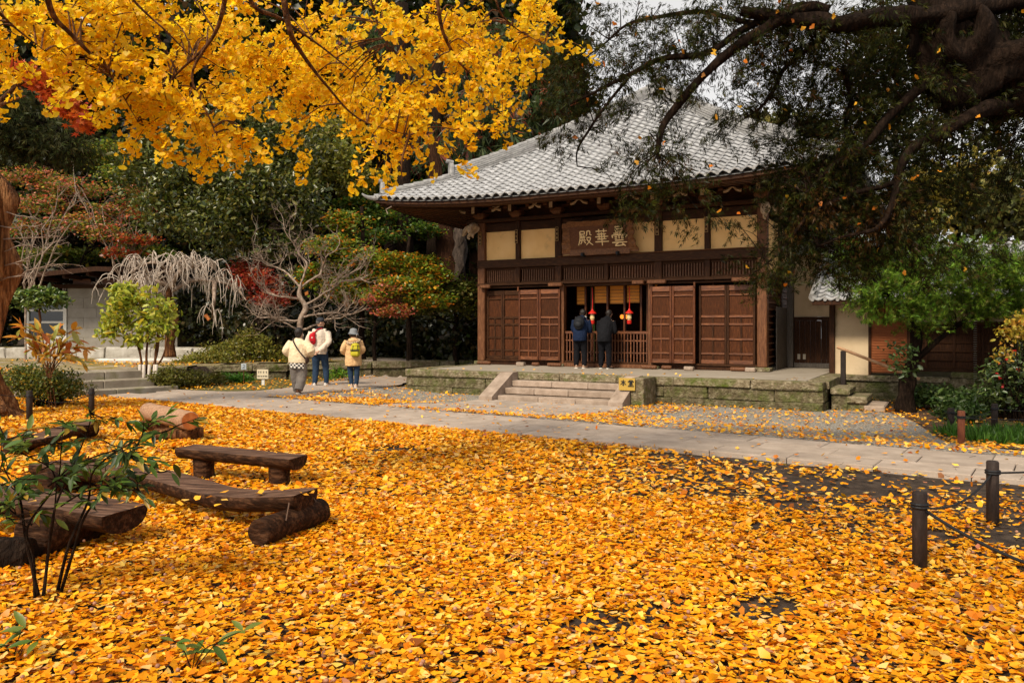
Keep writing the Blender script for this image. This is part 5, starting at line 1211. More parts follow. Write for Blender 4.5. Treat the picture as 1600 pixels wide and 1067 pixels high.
b = P(470, 500, 31); tree('maple_tree', 'deep green layered maple between the glossy tree and the hall eave', (b.x,b.y), 6.5, .12, [E(600,340,50,16,29),E(640,300,50,18,30),E(600,290,40,16,30),E(660,360,40,12,29),E(480,380,40,12,29),E(590,370,40,12,28),E(560,320,40,14,29)], [(.035,.10,.012),(.06,.15,.02),(.12,.22,.02),(.45,.20,.02)], T_DIA, .12, 9500, 26, .20, w=[3,3,1.5,.5], flat=.22, tilt=.5)
# reddish conifer sprays high behind the ginkgo (mixed red and green)
b = P(720, 450, 36); tree('conifer_tree', 'tall green conifer mottled with red leaves behind the ginkgo sprays', (b.x,b.y), 16, .3, [E(600,90,60,60,35),E(690,150,60,60,35),E(620,170,50,50,35),E(760,190,60,50,34),E(840,150,40,60,36),E(700,240,60,40,33),E(800,90,60,60,36)], [(.03,.075,.02),(.05,.10,.025),(.25,.05,.02),(.10,.03,.015)], T_TUFT, .5, 9000, 20, .45, w=[4,4,.8,1], down=.8)
# dark undergrowth
def shrub(name, label, ells, pal, n, size=.09, tpl=T_DIA, per=22, cr=.12, mat_='leaf', w=None, group=None, base=None, var=.22, kind_=None, stems=True, tilt=1, cat='shrub', shell=.3, flat=.7, twm='bark'):
    c = ells[0][0]; bx, by = (c[0], c[1]) if base is None else base
    b = Vector((bx, by, G(bx,by))); o = empty(name, b, 0, label, cat, group)
    PS = []; tot = sum(e[1][0]*e[1][2] for e in ells); tw = MB()
    for e in ells:
        k = max(1, int(n*e[1][0]*e[1][2]/tot/per)); pos, cc = clumps(e[0]-np.array(b), e[1], k, per, cr, shell=shell, flat=flat); PS.append(pos)
        for c_ in cc[:14]: tw.tube(wiggle((random.uniform(-.15,.15),random.uniform(-.1,.1),-.05), Vector(c_), 4, .1), [.014,.011,.009,.007,.004], 4, cap=False)
    pos = np.concatenate(PS); pos[:,2] = np.maximum(pos[:,2], .02+rng.random(len(pos))*.05); N = len(pos)
    leafmesh('foliage', tpl, pos, rotmats(N, tilt=tilt), size*(1+rng.normal(size=N)*.3).clip(.4,2), palette(N, pal, w, var), M[mat_], o)
    if stems: t_ = tw.build('stems', M[twm], o); t_['kind'] = 'stuff'
    return o
UG = [(.009,.018,.004),(.016,.032,.006),(.03,.048,.008),(.06,.045,.012)]  # deep shade of the woods is put into these near-black greens
for i, (px, py, rx, ry, Y, l_) in enumerate(((420,520,60,40,27,'dark evergreen shrub in the shade behind the mound shrubs'),(520,525,50,40,28,'dark evergreen shrub behind the man in the cap'),(600,530,50,45,28,'dark evergreen shrub behind the walker in the grey hat'),(680,520,50,48,27,'dark evergreen shrub between the last walker and the hall'),(730,530,28,50,26,'dark leafy shrub touching the corner post of the hall'),(330,490,60,50,29,'dark shrub in the shade under the weeping tree'),(60,460,80,60,33,'dark shrub in the gap left of the window'),(-30,500,60,60,30,'dark shrub beyond the twisted trunk'),(640,470,60,50,31,'dark bush under the orange maple'),(560,470,60,50,32,'dark bush in the shade right of the bare plum'),(480,470,60,50,32,'dark bush in the shade behind the bare plum'),(370,430,70,50,32,'dark bush behind the weeping tree crown'))):
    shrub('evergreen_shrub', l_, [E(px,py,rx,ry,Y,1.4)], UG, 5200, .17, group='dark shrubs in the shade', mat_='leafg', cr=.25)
MO = [(.14,.15,.02),(.24,.23,.03),(.34,.30,.05),(.10,.12,.02)]
shrub('mound_shrub', 'feathery yellow green mound shrub with a pointed top below the bare plum', [E(395,545,42,22,23.4),E(360,555,40,20,23.4),E(430,560,38,16,23.6),E(385,528,18,14,23.4),E(342,548,22,14,23.2)], MO, 9000, .07, cr=.10)
shrub('mound_shrub', 'low yellow green mound shrub next to the flat stone under the weeping tree', [E(330,562,45,14,22.6),E(300,568,30,10,22.4)], MO, 5200, .06, cr=.09)
shrub('mound_shrub', 'trimmed olive green shrub at the right end of the grey steps', [E(262,590,26,16,18.95,.55),E(300,592,28,14,19.6,.5),E(335,594,20,11,20.4,.4)], [(.08,.10,.015),(.14,.15,.02),(.19,.17,.03)], 9000, .055, cr=.07)
shrub('ground_plant', 'bright green low plant behind the two small signs', [E(375,591,22,6,20.9,.3),E(352,590,12,6,20.9,.3)], [(.05,.20,.015),(.08,.26,.02)], 2600, .05, cr=.05, stems=False, cat='plant')
shrub('ground_plant', 'bright green seedlings by the retaining wall between the walkers', [E(530,583,8,5,21.9,.2),E(518,586,5,4,21.7,.2),E(545,586,6,3,21.9,.2)], [(.08,.26,.02),(.14,.30,.03)], 260, .10, T_ELL, 12, .07, stems=False, cat='plant')
# flat topped small evergreen
FT = [(.03,.08,.015),(.07,.16,.02),(.13,.24,.04)]
b = P(62, 560, 22.5); tree('small_tree', 'small flat topped bright green tree in front of the white framed window', (b.x,b.y), 2.0, .055, [E(60,470,42,12,22.5,.6),E(35,462,22,8,22.5,.4),E(90,468,18,10,22.5,.4),E(60,458,25,8,22.4,.4)], FT, T_ELL, .12, 2600, 14, .10, mat_='leafg', tilt=.7, bark='barkr', flat=.4)
# young yellow green shrub tree with pale wrapped foot
YS = [(.22,.36,.03),(.36,.50,.06),(.48,.50,.06),(.60,.46,.04),(.12,.24,.03)]
b = P(230, 592, 18.9); o = empty('young_tree', (b.x,b.y,G(b.x,b.y)-.02), 0, 'young yellow green tree with several thin stems rising beside the grey steps', 'tree')
bb = np.array(o.location); PS = []; tw = MB()
stems = [spline([(-.12,0,0),(-.14,0,.7),(-.28,0,1.15),(-.75,.0,1.55)],4), spline([(0,.05,0),(-.02,0,.8),(.02,0,1.5),(-.2,0,2.1)],4), spline([(.1,0,0),(.12,0,.5),(.26,0,1.0),(.30,0,1.9)],4), spline([(.05,-.05,0),(.08,0,.45),(.35,0,.75),(.5,0,1.3)],4), spline([(.16,0,0),(.2,0,.9),(.25,.05,1.6),(.22,0,2.35)],4)]
for s_ in stems: MB().tube(s_, lerp_list([.034,.028,.022,.012], len(s_)), 8, rough=.2).build('stem', M['barkr'], o, True)
for px, py, rx, ry in ((205,470,40,22),(180,500,30,20),(235,505,32,22),(255,478,14,28),(215,530,30,10),(165,520,16,12),(190,455,26,14),(262,520,10,14)):
    e = E(px,py,rx,ry,18.9,.55); pos, cc = clumps(e[0]-bb, e[1], int(rx*ry/22), 11, .085, shell=.3); PS.append(pos)
    for c in cc[:10]:
        q = min((p for s_ in stems for p in s_[6:]), key=lambda p: (p-Vector(c)).length); tw.tube(wiggle(q, Vector(c), 4, .1), [.010,.008,.006,.004,.003], 4, cap=False)
pos = np.concatenate(PS); N = len(pos); leafmesh('foliage', T_ELL, pos, rotmats(N, tilt=.9), .15*(1+rng.normal(size=N)*.25).clip(.5,1.6), palette(N, YS, [3,4,2.5,1,1.5], .15), M['leaf'], o); t_ = tw.build('twigs', M['barkr'], o); t_['kind'] = 'stuff'
wr = mat('pale_wrap', [(.36,.30,.25),(.50,.44,.38),(.62,.56,.5)], 5, .8, .3, 30, (6,6,1))
for x, dx in ((-.15,.02),(-.04,0),(.07,.02),(.17,.05),(.23,.03)): MB().tube([(x,-.08,-.05),(x+dx*.5,-.08,.35),(x+dx,-.08,.62)], [.042,.04,.036], 10, rough=.15).build('pale_wrap', wr, o, True)
# ------------------------------------------------------------------ weeping bare tree
b = P(262, 556, 23.2); o = empty('weeping_tree', (b.x,b.y,G(b.x,b.y)-.02), 0, 'bare weeping tree with a dome of pale hanging twigs and a crooked trunk', 'tree')
bb = Vector(o.location); L = lambda px, py, Y=23.2: P(px,py,Y)-bb
MB().tube(spline([L(265,558),L(266,525),L(272,500),L(268,478),L(262,462),L(268,448)],4), lerp_list([.17,.14,.14,.12,.12,.09],21), 10, rough=.5).build('trunk', M['barkr'], o, True)
main = [[L(268,450),L(250,440),L(225,436),L(190,440),L(165,452)],[L(268,452),L(262,425),L(250,412),L(225,415),L(210,428)],[L(268,450),L(285,425),L(310,415),L(330,418),L(345,440)],[L(266,455),L(300,438),L(335,440),L(365,448),L(388,470)],[L(268,450),L(272,420),L(285,405),L(300,412),L(318,425)],[L(335,442),L(342,470),L(332,490),L(327,498)],[L(262,462),L(235,448),L(215,455),L(200,470)]]
for i, m_ in enumerate(main):
    m_ = [p+Vector((0,random.uniform(-.5,.5)*(j>0),0)) for j, p in enumerate(m_)]; s_ = spline(m_, 6); main[i] = s_
    MB().tube(s_, lerp_list([.07,.05,.03,.018], len(s_)), 7, rough=.4).build('limb', M['twig'], o, True)
for i, s_ in enumerate(main):
    mb = MB()
    for k in range(30 if i != 5 else 8):
        q = s_[random.randint(4, len(s_)-1)]; a = random.uniform(0, 6.28); rr = random.uniform(.2,.75); hh = random.uniform(.2,.80)
        e1 = q+Vector((math.cos(a)*rr*.6, math.sin(a)*rr*.8, random.uniform(.12,.34))); e2 = q+Vector((math.cos(a)*rr*1.05, math.sin(a)*rr*1.2, -hh*.35)); e3 = q+Vector((math.cos(a)*rr*1.15, math.sin(a)*rr*1.2, -hh))
        sp_ = spline([q,e1,e2,e3],4); sp_ = [p+noise.noise_vector(p*6)*.03 for p in sp_]
        mb.tube(sp_, lerp_list([.015,.012,.009,.004], len(sp_)), 4, cap=False)
        if random.random() < .6:
            q2 = sp_[random.randint(4,9)]; mb.tube(wiggle(q2, q2+Vector((random.uniform(-.25,.25),random.uniform(-.2,.2),-random.uniform(.15,.4))), 4, .1), [.009,.010,.008,.006,.004], 4, cap=False)
    t_ = mb.build('hanging_twigs', M['pale'], o); t_['kind'] = 'stuff'
MB().tube([L(321,492),L(327,500)], [.055,.05], 8).build('cut_stub', M['logend'], o)
# ------------------------------------------------------------------ bare twisted plum
def kinky(mb, p, d, L_, r, lev, up=.05):
    n = 5; pts = [p]; q = p
    for i in range(n):
        d = (d+Vector((random.uniform(-.55,.55), random.uniform(-.45,.45), random.uniform(-.42,.42)+up))).normalized(); q = q+d*L_/n; pts.append(q)
    mb.tube(pts, [r*(1-.62*i/n) for i in range(n+1)], 5 if lev > 1 else 4, cap=False)
    if lev > 0:
        for i in range(random.randint(3,4) if lev > 1 else random.randint(2,4)):
            k = random.randint(1, n); dd = (d+Vector((random.uniform(-1,1), random.uniform(-.8,.8), random.uniform(-.7,.9)))).normalized()
            kinky(mb, pts[k], dd, L_*random.uniform(.5,.75), r*.5, lev-1, up)
b = P(468, 570, 22.8); o = empty('bare_plum_tree', (b.x,b.y,G(b.x,b.y)-.02), 0, 'bare crooked plum tree with pale kinked branches above the man in the cap', 'tree')
bb = Vector(o.location); L = lambda px, py, Y=22.8: P(px,py,Y)-bb
MB().tube(spline([L(474,572),L(470,530),L(470,500),L(478,480),L(468,462),L(470,445)],4), lerp_list([.12,.085,.085,.075,.065,.045],21), 10, rough=.6).build('trunk', M['twig'], o, True)
M['dummy'] = None; random.seed(21)
for pts in ([L(470,450),L(440,425),L(410,410),L(392,400)],[L(472,470),L(440,465),L(412,455),L(395,430)],[L(470,448),L(475,415),L(462,390),L(450,370)],[L(474,480),L(510,455),L(535,440),L(575,430)],[L(472,495),L(505,488),L(540,492),L(590,470)],[L(470,450),L(500,420),L(520,400),L(540,385)],[L(472,500),L(440,498),L(415,495),L(400,490)],[L(475,485),L(505,470),L(520,440),L(560,420)],[L(470,520),L(440,505),L(425,500)],[L(472,515),L(505,500),L(530,498),L(570,480)]):
    s_ = spline([p+Vector((0,random.uniform(-.5,.5)*(i>0),0)) for i, p in enumerate(pts)], 5); s_ = [p+noise.noise_vector(p*3)*.09 for p in s_]; s_[0] = pts[0]
    MB().tube(s_, lerp_list([.034,.026,.018,.010], len(s_)), 7, rough=.4).build('limb', M['twig'], o, True)
    mb = MB()
    for k in range(8): i = random.randint(3, len(s_)-1); kinky(mb, s_[i], (s_[i]-s_[i-1]).normalized()+Vector((random.uniform(-.8,.8),random.uniform(-.6,.6),random.uniform(-.5,.8))), random.uniform(.5,.95), .014, 2)
    t_ = mb.build('twigs', M['twig'], o); t_['kind'] = 'stuff'
# bare pale branches in the maples at the left
for lb, x0, y0, Y, pp in (('bare shrub with pale pinkish twigs above the grey roof', 205, 420, 27, [(200,400),(190,360),(160,330),(130,300),(115,270),(215,345),(240,320),(230,290)]), ('leafless pale bush between the trunk and the grey roof', 40, 430, 25, [(50,360),(80,345),(110,350),(35,345),(60,385),(45,400),(90,310),(120,300)])):
    b = P(x0, 500, Y); o = empty('bare_shrub', (b.x,b.y,G(b.x,b.y)), 0, lb, 'shrub'); bb = Vector(o.location); mb = MB()
    for px, py in pp:
        s_ = wiggle(P(x0,y0+50,Y)-bb, P(px,py,Y+random.uniform(-.5,.5))-bb, 7, .12); mb.tube(s_, lerp_list([.03,.012],8), 5, cap=False)
        for k in range(4): i = random.randint(3,7); kinky(mb, s_[i], (s_[i]-s_[i-1]).normalized(), random.uniform(.5,.9), .012, 1, .0)
    mb.tube(wiggle((0,0,-.1), P(x0,y0+50,Y)-bb, 4, .05), .035, 6); mb.build('branches', M['twig'], o)
# ------------------------------------------------------------------ big leaved autumn sprout and the low bush at the left
def leafobj(tpl, nm, size, col):
    o = leafmesh(nm, tpl, np.zeros((1,3)), np.eye(3)[None], size, np.array([col]), M['leaf'], None, None); me = o.data; bpy.data.objects.remove(o); return me
def put(me, nm, par, loc, y_, z_):
    y_ = Vector(y_).normalized(); z_ = Vector(z_); x_ = y_.cross(z_)
    if x_.length < 1e-4: x_ = y_.orthogonal()
    x_.normalize(); z2 = x_.cross(y_); o = bpy.data.objects.new(nm, me); COL.objects.link(o); o.parent = par
    Mt = Matrix((x_,y_,z2)).transposed().to_4x4(); s_ = random.uniform(.75,1.25); o.matrix_local = Matrix.Translation(Vector(loc)) @ Mt @ Matrix.Diagonal((s_,s_,s_,1)); return o
T_LONG = (np.array([[0,0,0],[.13,.22,.03],[.17,.5,.05],[.11,.8,.0],[0,1.05,-.08],[-.11,.8,.0],[-.17,.5,.05],[-.13,.22,.03],[0,.5,-.02]]), [(0,1,8),(1,2,8),(2,3,8),(3,4,8),(4,5,8),(5,6,8),(6,7,8),(7,0,8)])
b = P(85, 625, 14.6); o = empty('sprouting_shrub', (b.x,b.y,G(b.x,b.y)), 0, 'shrub with long drooping orange and yellow leaves on arching stems near the grey steps', 'shrub'); bb = Vector(o.location); L = lambda px, py, Y=14.6: P(px,py,Y)-bb
lms = [leafobj(T_LONG, 'leaf', .25, c) for c in ((.62,.28,.03),(.68,.40,.05),(.52,.42,.07),(.55,.16,.03),(.40,.42,.09))]
for tip in ((35,510),(25,525),(60,515),(95,510),(120,530),(135,545),(130,565),(105,555),(50,545),(80,525),(70,560),(115,515)):
    s_ = spline([L(75+random.uniform(-5,5),590),L((75+tip[0])/2,(575+tip[1])/2-12),L(tip[0],tip[1],14.6+random.uniform(-.4,.4))],7); MB().tube(s_, lerp_list([.012,.008,.004], len(s_)), 5).build('stem', M['barkr'], o)
    for k in range(12):
        i = random.randint(5, len(s_)-1); d = (s_[i]-s_[i-1]).normalized()+Vector((random.uniform(-.9,.9),random.uniform(-.6,.6),random.uniform(-.9,.35))); put(random.choice(lms), 'leaf', o, s_[i], d, (random.uniform(-.4,.4),random.uniform(-.8,0),1))
for x in (-.06,.0,.05): MB().tube(wiggle((x,0,-.05), L(75+x*80,592), 4, .08), .013, 6).build('stem', M['barkr'], o)
shrub('low_bush', 'low dark green bush with small yellowing leaves at the foot of the orange leaved shrub', [E(70,600,48,26,14.9,.6),E(35,590,26,22,14.9,.5),E(105,608,26,14,15.2,.4)], [(.05,.10,.015),(.10,.17,.025),(.45,.30,.03),(.18,.22,.03)], 6500, .055, T_ELL, 14, .10, w=[4,4,.7,1.5])
# ------------------------------------------------------------------ twisted trunk at the left edge, its dark branches
b = P(-20, 650, 13.2); o = empty('twisted_trunk_tree', (b.x,b.y,0), 0, 'old twisted orange brown trunk at the left edge with deep hollows', 'tree'); bb = Vector(o.location); L = lambda px, py, Y=13.2: P(px-14,py,Y)-bb
def gnarl(pts, rad, seg=28, lobes=5, tw=2.2, dep=.22, name='trunk', par=None, mt='barkr'):
    pts = spline(pts, 8); rad = lerp_list(rad, len(pts)); rs = []
    for i, p in enumerate(pts):
        ring = []
        for j in range(seg):
            a = 2*math.pi*j/seg; t = i/len(pts); r = rad[i]*(1+dep*math.sin(lobes*a+tw*6*t+1.5*math.sin(7*t))+.5*dep*math.sin((lobes*2+1)*a-9*t)+.35*noise.noise(Vector((math.cos(a)*1.5,math.sin(a)*1.5,t*7))))
            ring.append(p+Vector((math.cos(a)*r, math.sin(a)*r, 0)))
        rs.append(ring)
    return MB().rings(rs).build(name, M[mt], par, True)
gnarl([L(0,668),L(-8,640),L(-22,600),L(-22,540),L(-14,480),L(-8,420),L(-16,360),L(-12,310),L(-26,260),L(-48,200),L(-80,120)], [.66,.40,.27,.21,.26,.36,.33,.39,.28,.24,.2], par=o, dep=.30, lobes=5, tw=2.0, mt='twisted', seg=44)
for a, b_, r in (((2,640),(45,672),.10),((-5,630),(24,640),.13)): MB().tube(spline([L(a[0]-15,a[1]-18),L(a[0],a[1]),L(b_[0],b_[1]+3,12.9)],5), lerp_list([.14,r,.03],11), 8, rough=.4).build('root', M['barkr'], o, True)
for i in range(6):
    s_ = wiggle(L(10,330+i*22), L(52+i%3*22, 338+i*15), 5, .1); mb = MB().tube(s_, lerp_list([.015,.005],6), 5)
    for k in range(3): kinky(mb, s_[random.randint(2,5)], Vector((1,0,random.uniform(-.3,.4))), .35, .006, 1, 0)
    mb.build('dead_twig', M['twig'], o)
lm = spline([L(-60,170),L(-20,160),L(40,170),L(90,195),L(130,230)],6); MB().tube(lm, lerp_list([.14,.05],len(lm)), 8, rough=.3).build('limb', M['bark'], o, True)
lm2 = spline([L(-60,220),L(0,215),L(50,240),L(100,262)],6); MB().tube(lm2, lerp_list([.10,.03],len(lm2)), 8, rough=.3).build('limb', M['bark'], o, True)
def sprays(o, ells, n, size, pal, w=None, per=14, cr=.12, limbs=None, tpl=T_TUFT, down=.5, name='foliage', twr=.012, mt='bark', var=.25, shell=.2, frac=1., feather=0):
    bb = Vector(o.location); PS = []; D_ = []; tot = sum(e[1][0]*e[1][2]*(e[2] if len(e)>2 else 1) for e in ells); tw = MB()
    for e in ells:
        dn = e[2] if len(e) > 2 else 1; k = max(1, int(n*e[1][0]*e[1][2]*dn/tot/per)); pos, cc = clumps(e[0]-np.array(bb), e[1], k, per, cr, shell=shell, flat=1)
        if feather:
            od = cc-np.array(e[0]-np.array(bb)); od = od/(np.linalg.norm(od,axis=1)[:,None]+1e-6)*.7+rng.normal(size=od.shape)*.5+np.array([0,0,-down]); od /= np.linalg.norm(od,axis=1)[:,None]
            t_ = rng.random((k,per,1))*feather; pos = (cc[:,None,:]+od[:,None,:]*t_+rng.normal(size=(k,per,3))*cr*(1.1-t_/feather*.8)).reshape(-1,3)
        if limbs:
            for c in cc[:max(3,int(k*.35*frac))]:
                c = Vector(c); q = min((p for s_ in limbs for p in s_[::2]), key=lambda p: (p-c).length)
                m_ = q.lerp(c, .5)+Vector((random.uniform(-.1,.1), random.uniform(-.1,.1), random.uniform(0,.15)))
                sp_ = spline([q, m_, c+Vector((0,0,-.05))], 4); tw.tube(sp_, lerp_list([twr, twr*.6, twr*.25], len(sp_)), 4, cap=False)
        cd = cc-np.array(e[0]-np.array(bb)); PS.append(pos); D_.append(np.repeat(cd/(np.linalg.norm(cd,axis=1)[:,None]+1e-6)*.5+rng.normal(size=cd.shape)*.35, per, axis=0))
    pos = np.concatenate(PS); D = np.concatenate(D_)+np.array([0,0,-down])+rng.normal(size=pos.shape)*.35; N = len(pos)
    leafmesh(name, tpl, pos, dirmats(D), size*(1+rng.normal(size=N)*.3).clip(.4,1.9), palette(N, pal, w, var), M['needle'], o)
    if tw.v: t_ = tw.build('twigs', M[mt], o); t_['kind'] = 'stuff'
JU = [(.007,.013,.002),(.015,.026,.004),(.032,.046,.007),(.045,.022,.006)]
sprays(o, [E(50,200,60,30,13,.9),E(105,232,50,20,13,.8),E(10,165,50,30,13,.8),E(20,232,40,14,13,.5)], 6500, .10, [(.012,.022,.006),(.024,.04,.010),(.05,.05,.015)], limbs=[lm,lm2], down=.6)
# orange feathery maple spray at the left
b = P(-140, 620, 10.5); o = empty('maple_tree', (b.x,b.y,0), 0, 'fiery orange maple branch reaching in from the left edge under the ginkgo', 'tree'); bb = Vector(o.location); L = lambda px, py, Y=9.5: P(px,py,Y)-bb
MB().tube(spline([(0,0,-.1),(.1,-.2,2),(.2,-.5,3.8),L(-60,140)],5), lerp_list([.16,.12,.06],16), 10, rough=.3).build('trunk', M['barkr'], o, True)
lms2 = [spline([L(-60,140),L(0,118),L(40,118),L(75,135),L(110,165),L(128,190)],5), spline([L(-60,140),L(-20,170),L(20,140),L(60,110),L(90,90)],5), spline([L(-30,190),L(0,165),L(40,150)],5)]
for s_ in lms2: MB().tube(s_, lerp_list([.04,.008],len(s_)), 6).build('limb', M['barkr'], o, True)
PS = []
for px, py, rx, ry, k in ((25,108,32,8,16),(60,122,28,12,20),(85,145,22,16,24),(110,170,20,18,26),(130,190,10,12,10),(95,95,25,14,8),(5,115,20,10,10)):
    e = E(px,py,rx,ry,9.5,.35); pos, cc = clumps(e[0]-np.array(bb), e[1], k, 12, .055, shell=.1); PS.append(pos)
pos = np.concatenate(PS); N = len(pos); leafmesh('foliage', T_STAR, pos, rotmats(N, tilt=.7), .075*(1+rng.normal(size=N)*.25).clip(.5,1.5), palette(N, [(.55,.10,.015),(.62,.16,.02),(.45,.06,.015)], None, .18), M['leaf'], o)

# ------------------------------------------------------------------ ginkgo: sprays hanging into the top left of the view
o = empty('ginkgo_tree', (-1.5,-5.0,0), 0, 'golden ginkgo whose leafy sprays hang across the top left of the view', 'tree'); bb = Vector(o.location); L = lambda px, py, Y=6.5: P(px,py,Y)-bb
gnarl([(0,0,-.1),(0,0,1),(.1,0,3),(0,.1,6),(.1,.3,10)], [.62,.5,.45,.4,.28], par=o, mt='bark', dep=.08)
brn = [[L(391,-120,5.6),L(391,0,6),L(439,30,6.2),L(500,72,6.5),L(560,120,6.7)],[L(430,-100,6),L(450,37,6.2),L(470,81,6.4),L(511,135,6.6),L(561,186,6.8),L(640,212,6.9)],[L(670,-120,6.4),L(683,0,6.6),L(696,61,6.8),L(730,111,7),L(770,125,7)],[L(60,-100,5),L(78,13,5.4),L(111,54,5.6),L(155,98,5.8),L(175,121,6),L(215,190,6.1)],[L(360,-100,5.6),L(351,0,5.8),L(331,61,6),L(277,115,6.1),L(250,150,6.2)],[L(760,-120,6.6),L(775,0,6.8),L(800,40,7),L(850,70,7.2)],[L(331,61,6),L(300,120,6.1),L(330,190,6.2),L(345,235,6.2)],[L(160,-100,5.2),L(200,-10,5.5),L(260,50,5.7),L(300,90,5.9)],[L(560,-120,6.5),L(580,0,6.8),L(600,60,7),L(640,100,7.1)],[L(0,-80,5),L(-10,0,5.2),L(20,40,5.4),L(70,80,5.6)],[L(640,212,6.9),L(628,250,6.9),L(628,280,6.9)]]
hub = [Vector((.1,.3,8.5)), Vector((0,.1,7.3))]
brs = []
for i, bpts in enumerate(brn):
    s_ = spline(bpts, 6); brs.append(s_); big = i in (0,1,2,3,4)
    MB().tube(s_, lerp_list([.024 if big else .013, .014 if big else .008, .003], len(s_)), 7, rough=.3).build('branch', M['barkr'], o, True)
for i, (t_, idx) in enumerate(((L(391,-120,5.6),0),(L(670,-120,6.4),1),(L(60,-100,5),0))):
    s_ = spline([hub[idx], hub[idx].lerp(t_, .5)+Vector((0,0,.6)), t_],6); MB().tube(s_, lerp_list([.13,.08,.034], len(s_)), 9, rough=.2).build('limb', M['bark'], o, True)
for a, c in ((0,1),(0,4),(0,7),(2,5),(2,8),(3,9)): MB().tube(wiggle(brs[a][0], brs[c][0], 5, .05), .02, 6).build('branch', M['barkr'], o, True)
reg = [(60,40,75,50,5.8,1),(20,60,40,45,5.7,.8),(150,40,65,50,6,1),(170,100,60,45,6,1),(100,95,50,30,6,.5),(195,185,28,42,6.1,.75),(230,225,16,20,6.1,1.1),(215,140,45,40,6.2,.9),(250,60,55,55,6.4,1.1),(270,150,50,40,6.3,.9),(330,90,60,60,6.8,.9),(350,180,38,48,6.3,1),(335,225,32,18,6.3,1.1),(310,190,35,35,6.3,.8),(400,40,60,45,7.4,1.2),(430,95,60,50,8,1.5),(490,110,55,50,8,1.5),(520,60,55,45,8,1.3),(540,130,50,40,7.6,1.4),(590,165,55,30,7,1.3),(600,195,55,18,7,1),(560,100,50,30,8,1),(645,190,30,28,7,1),(628,225,18,30,7,1.1),(627,262,10,14,7,1.1),(600,215,18,14,7,.8),(650,120,48,36,7,1),(690,50,48,50,7,1.1),(640,40,50,30,7,.8),(740,60,48,45,7.2,1.2),(760,110,45,34,7,1),(745,145,22,12,7,1),(790,125,35,22,7,1),(820,60,42,42,7.3,1.2),(850,30,30,34,7.3,1.1),(868,12,24,22,7.3,.9),(690,205,18,14,7,1),(693,235,14,12,7,.9),(716,206,8,9,7,1),(715,165,8,8,7,.6),(660,150,30,20,7,1),(390,150,30,20,6.6,.35),(455,190,35,18,7,.35),(478,225,10,16,7,.9),(390,210,14,10,6.6,.8),(420,190,18,10,6.8,.4),(300,20,60,25,6.5,.9),(470,15,60,22,7,1),(580,15,60,22,7,.9),(790,12,50,20,7.3,.8),(720,10,40,16,7.3,.8),(200,10,60,20,6,.8)]
PS = []; DS = []; tw = MB(); allb = [p for s_ in brs for p in s_]
for px, py, rx, ry, Y, dn in reg:
    e = E(px,py,rx*1.1,ry*1.0,Y,.55); nt_ = max(1, int(rx*ry*dn/185))
    d = rng.normal(size=(nt_,3)); d /= np.linalg.norm(d,axis=1)[:,None]; cc = (e[0]-np.array(bb))+d*(rng.random((nt_,1))**.4)*e[1]
    for c in cc:
        c_ = Vector(c); q = min(allb, key=lambda p: (p-c_).length_squared); dv = (c_-q); dl = dv.length
        dr = (dv.normalized()*.6+Vector((random.uniform(-.7,.7),random.uniform(-.5,.5),random.uniform(-.75,.05)))).normalized(); Ls = random.uniform(.22,.5)
        sp_ = spline([c_, c_+dr*Ls*.5+Vector((0,0,.02)), c_+dr*Ls+Vector((0,0,-.06))],5); tw.tube(sp_, lerp_list([.0045,.003,.0015], len(sp_)), 4, cap=False)
        if dl < .9 and random.random() < .5:
            s2 = spline([q, q.lerp(c_,.5)+Vector((0,0,.05)), c_],3); tw.tube(s2, lerp_list([.008,.006,.0045], len(s2)), 4, cap=False)
        for p in sp_[1:]:
            if random.random() < .12: continue
            m_ = rng.integers(3,7); dd = rng.normal(size=(m_,3))*np.array([1,.9,.6])+np.array([0,-.15,-.6]); dd /= np.linalg.norm(dd,axis=1)[:,None]
            PS.append(np.array(p)+dd*rng.uniform(.015,.05,(m_,1))); DS.append(dd)
pos = np.concatenate(PS); D = np.concatenate(DS); N = len(pos); print('ginkgo', N)
GKC = [(.95,.57,.008),(.96,.65,.015),(.92,.50,.006),(.96,.70,.03)]
def gk_mats(D):
    n = len(D); z = np.array([0,-.75,.55])+rng.normal(size=(n,3))*.55; y = D/np.linalg.norm(D,axis=1)[:,None]
    z = z-(z*y).sum(1)[:,None]*y; z /= np.linalg.norm(z,axis=1)[:,None]+1e-9; return np.stack([np.cross(y,z), y, z], axis=2)
mm = gk_mats(D); sz = .041*(1+rng.normal(size=N)*.16).clip(.6,1.4); colr = palette(N, GKC, None, .07)
dist = np.linalg.norm(pos+np.array(bb)-np.array([0,0,CH]), axis=1); vis = np.abs((pos[:,0]+bb.x)/(pos[:,1]+bb.y)) < .63
order = np.argsort(np.where(vis, dist, 99)); near = order[:300]; far = order[300:]
leafmesh('foliage', T_GK, pos[far], mm[far], sz[far], colr[far], M['gold'], o)
gls = []
for c in GKC:
    ob_ = leafmesh('leaf', T_GK, np.zeros((1,3)), np.eye(3)[None], .05, np.array([c]), M['gold'], None, None); gls.append(ob_.data); bpy.data.objects.remove(ob_)
for i in near:
    ob_ = bpy.data.objects.new('leaf', gls[int(i) % 4]); COL.objects.link(ob_); ob_.parent = o; Mt = Matrix(mm[i].tolist()).to_4x4(); Mt.translation = Vector(pos[i]); ob_.matrix_local = Mt @ Matrix.Diagonal((sz[i]/.05,)*3+(1,))
t_ = tw.build('twigs', M['barkr'], o); t_['kind'] = 'stuff'

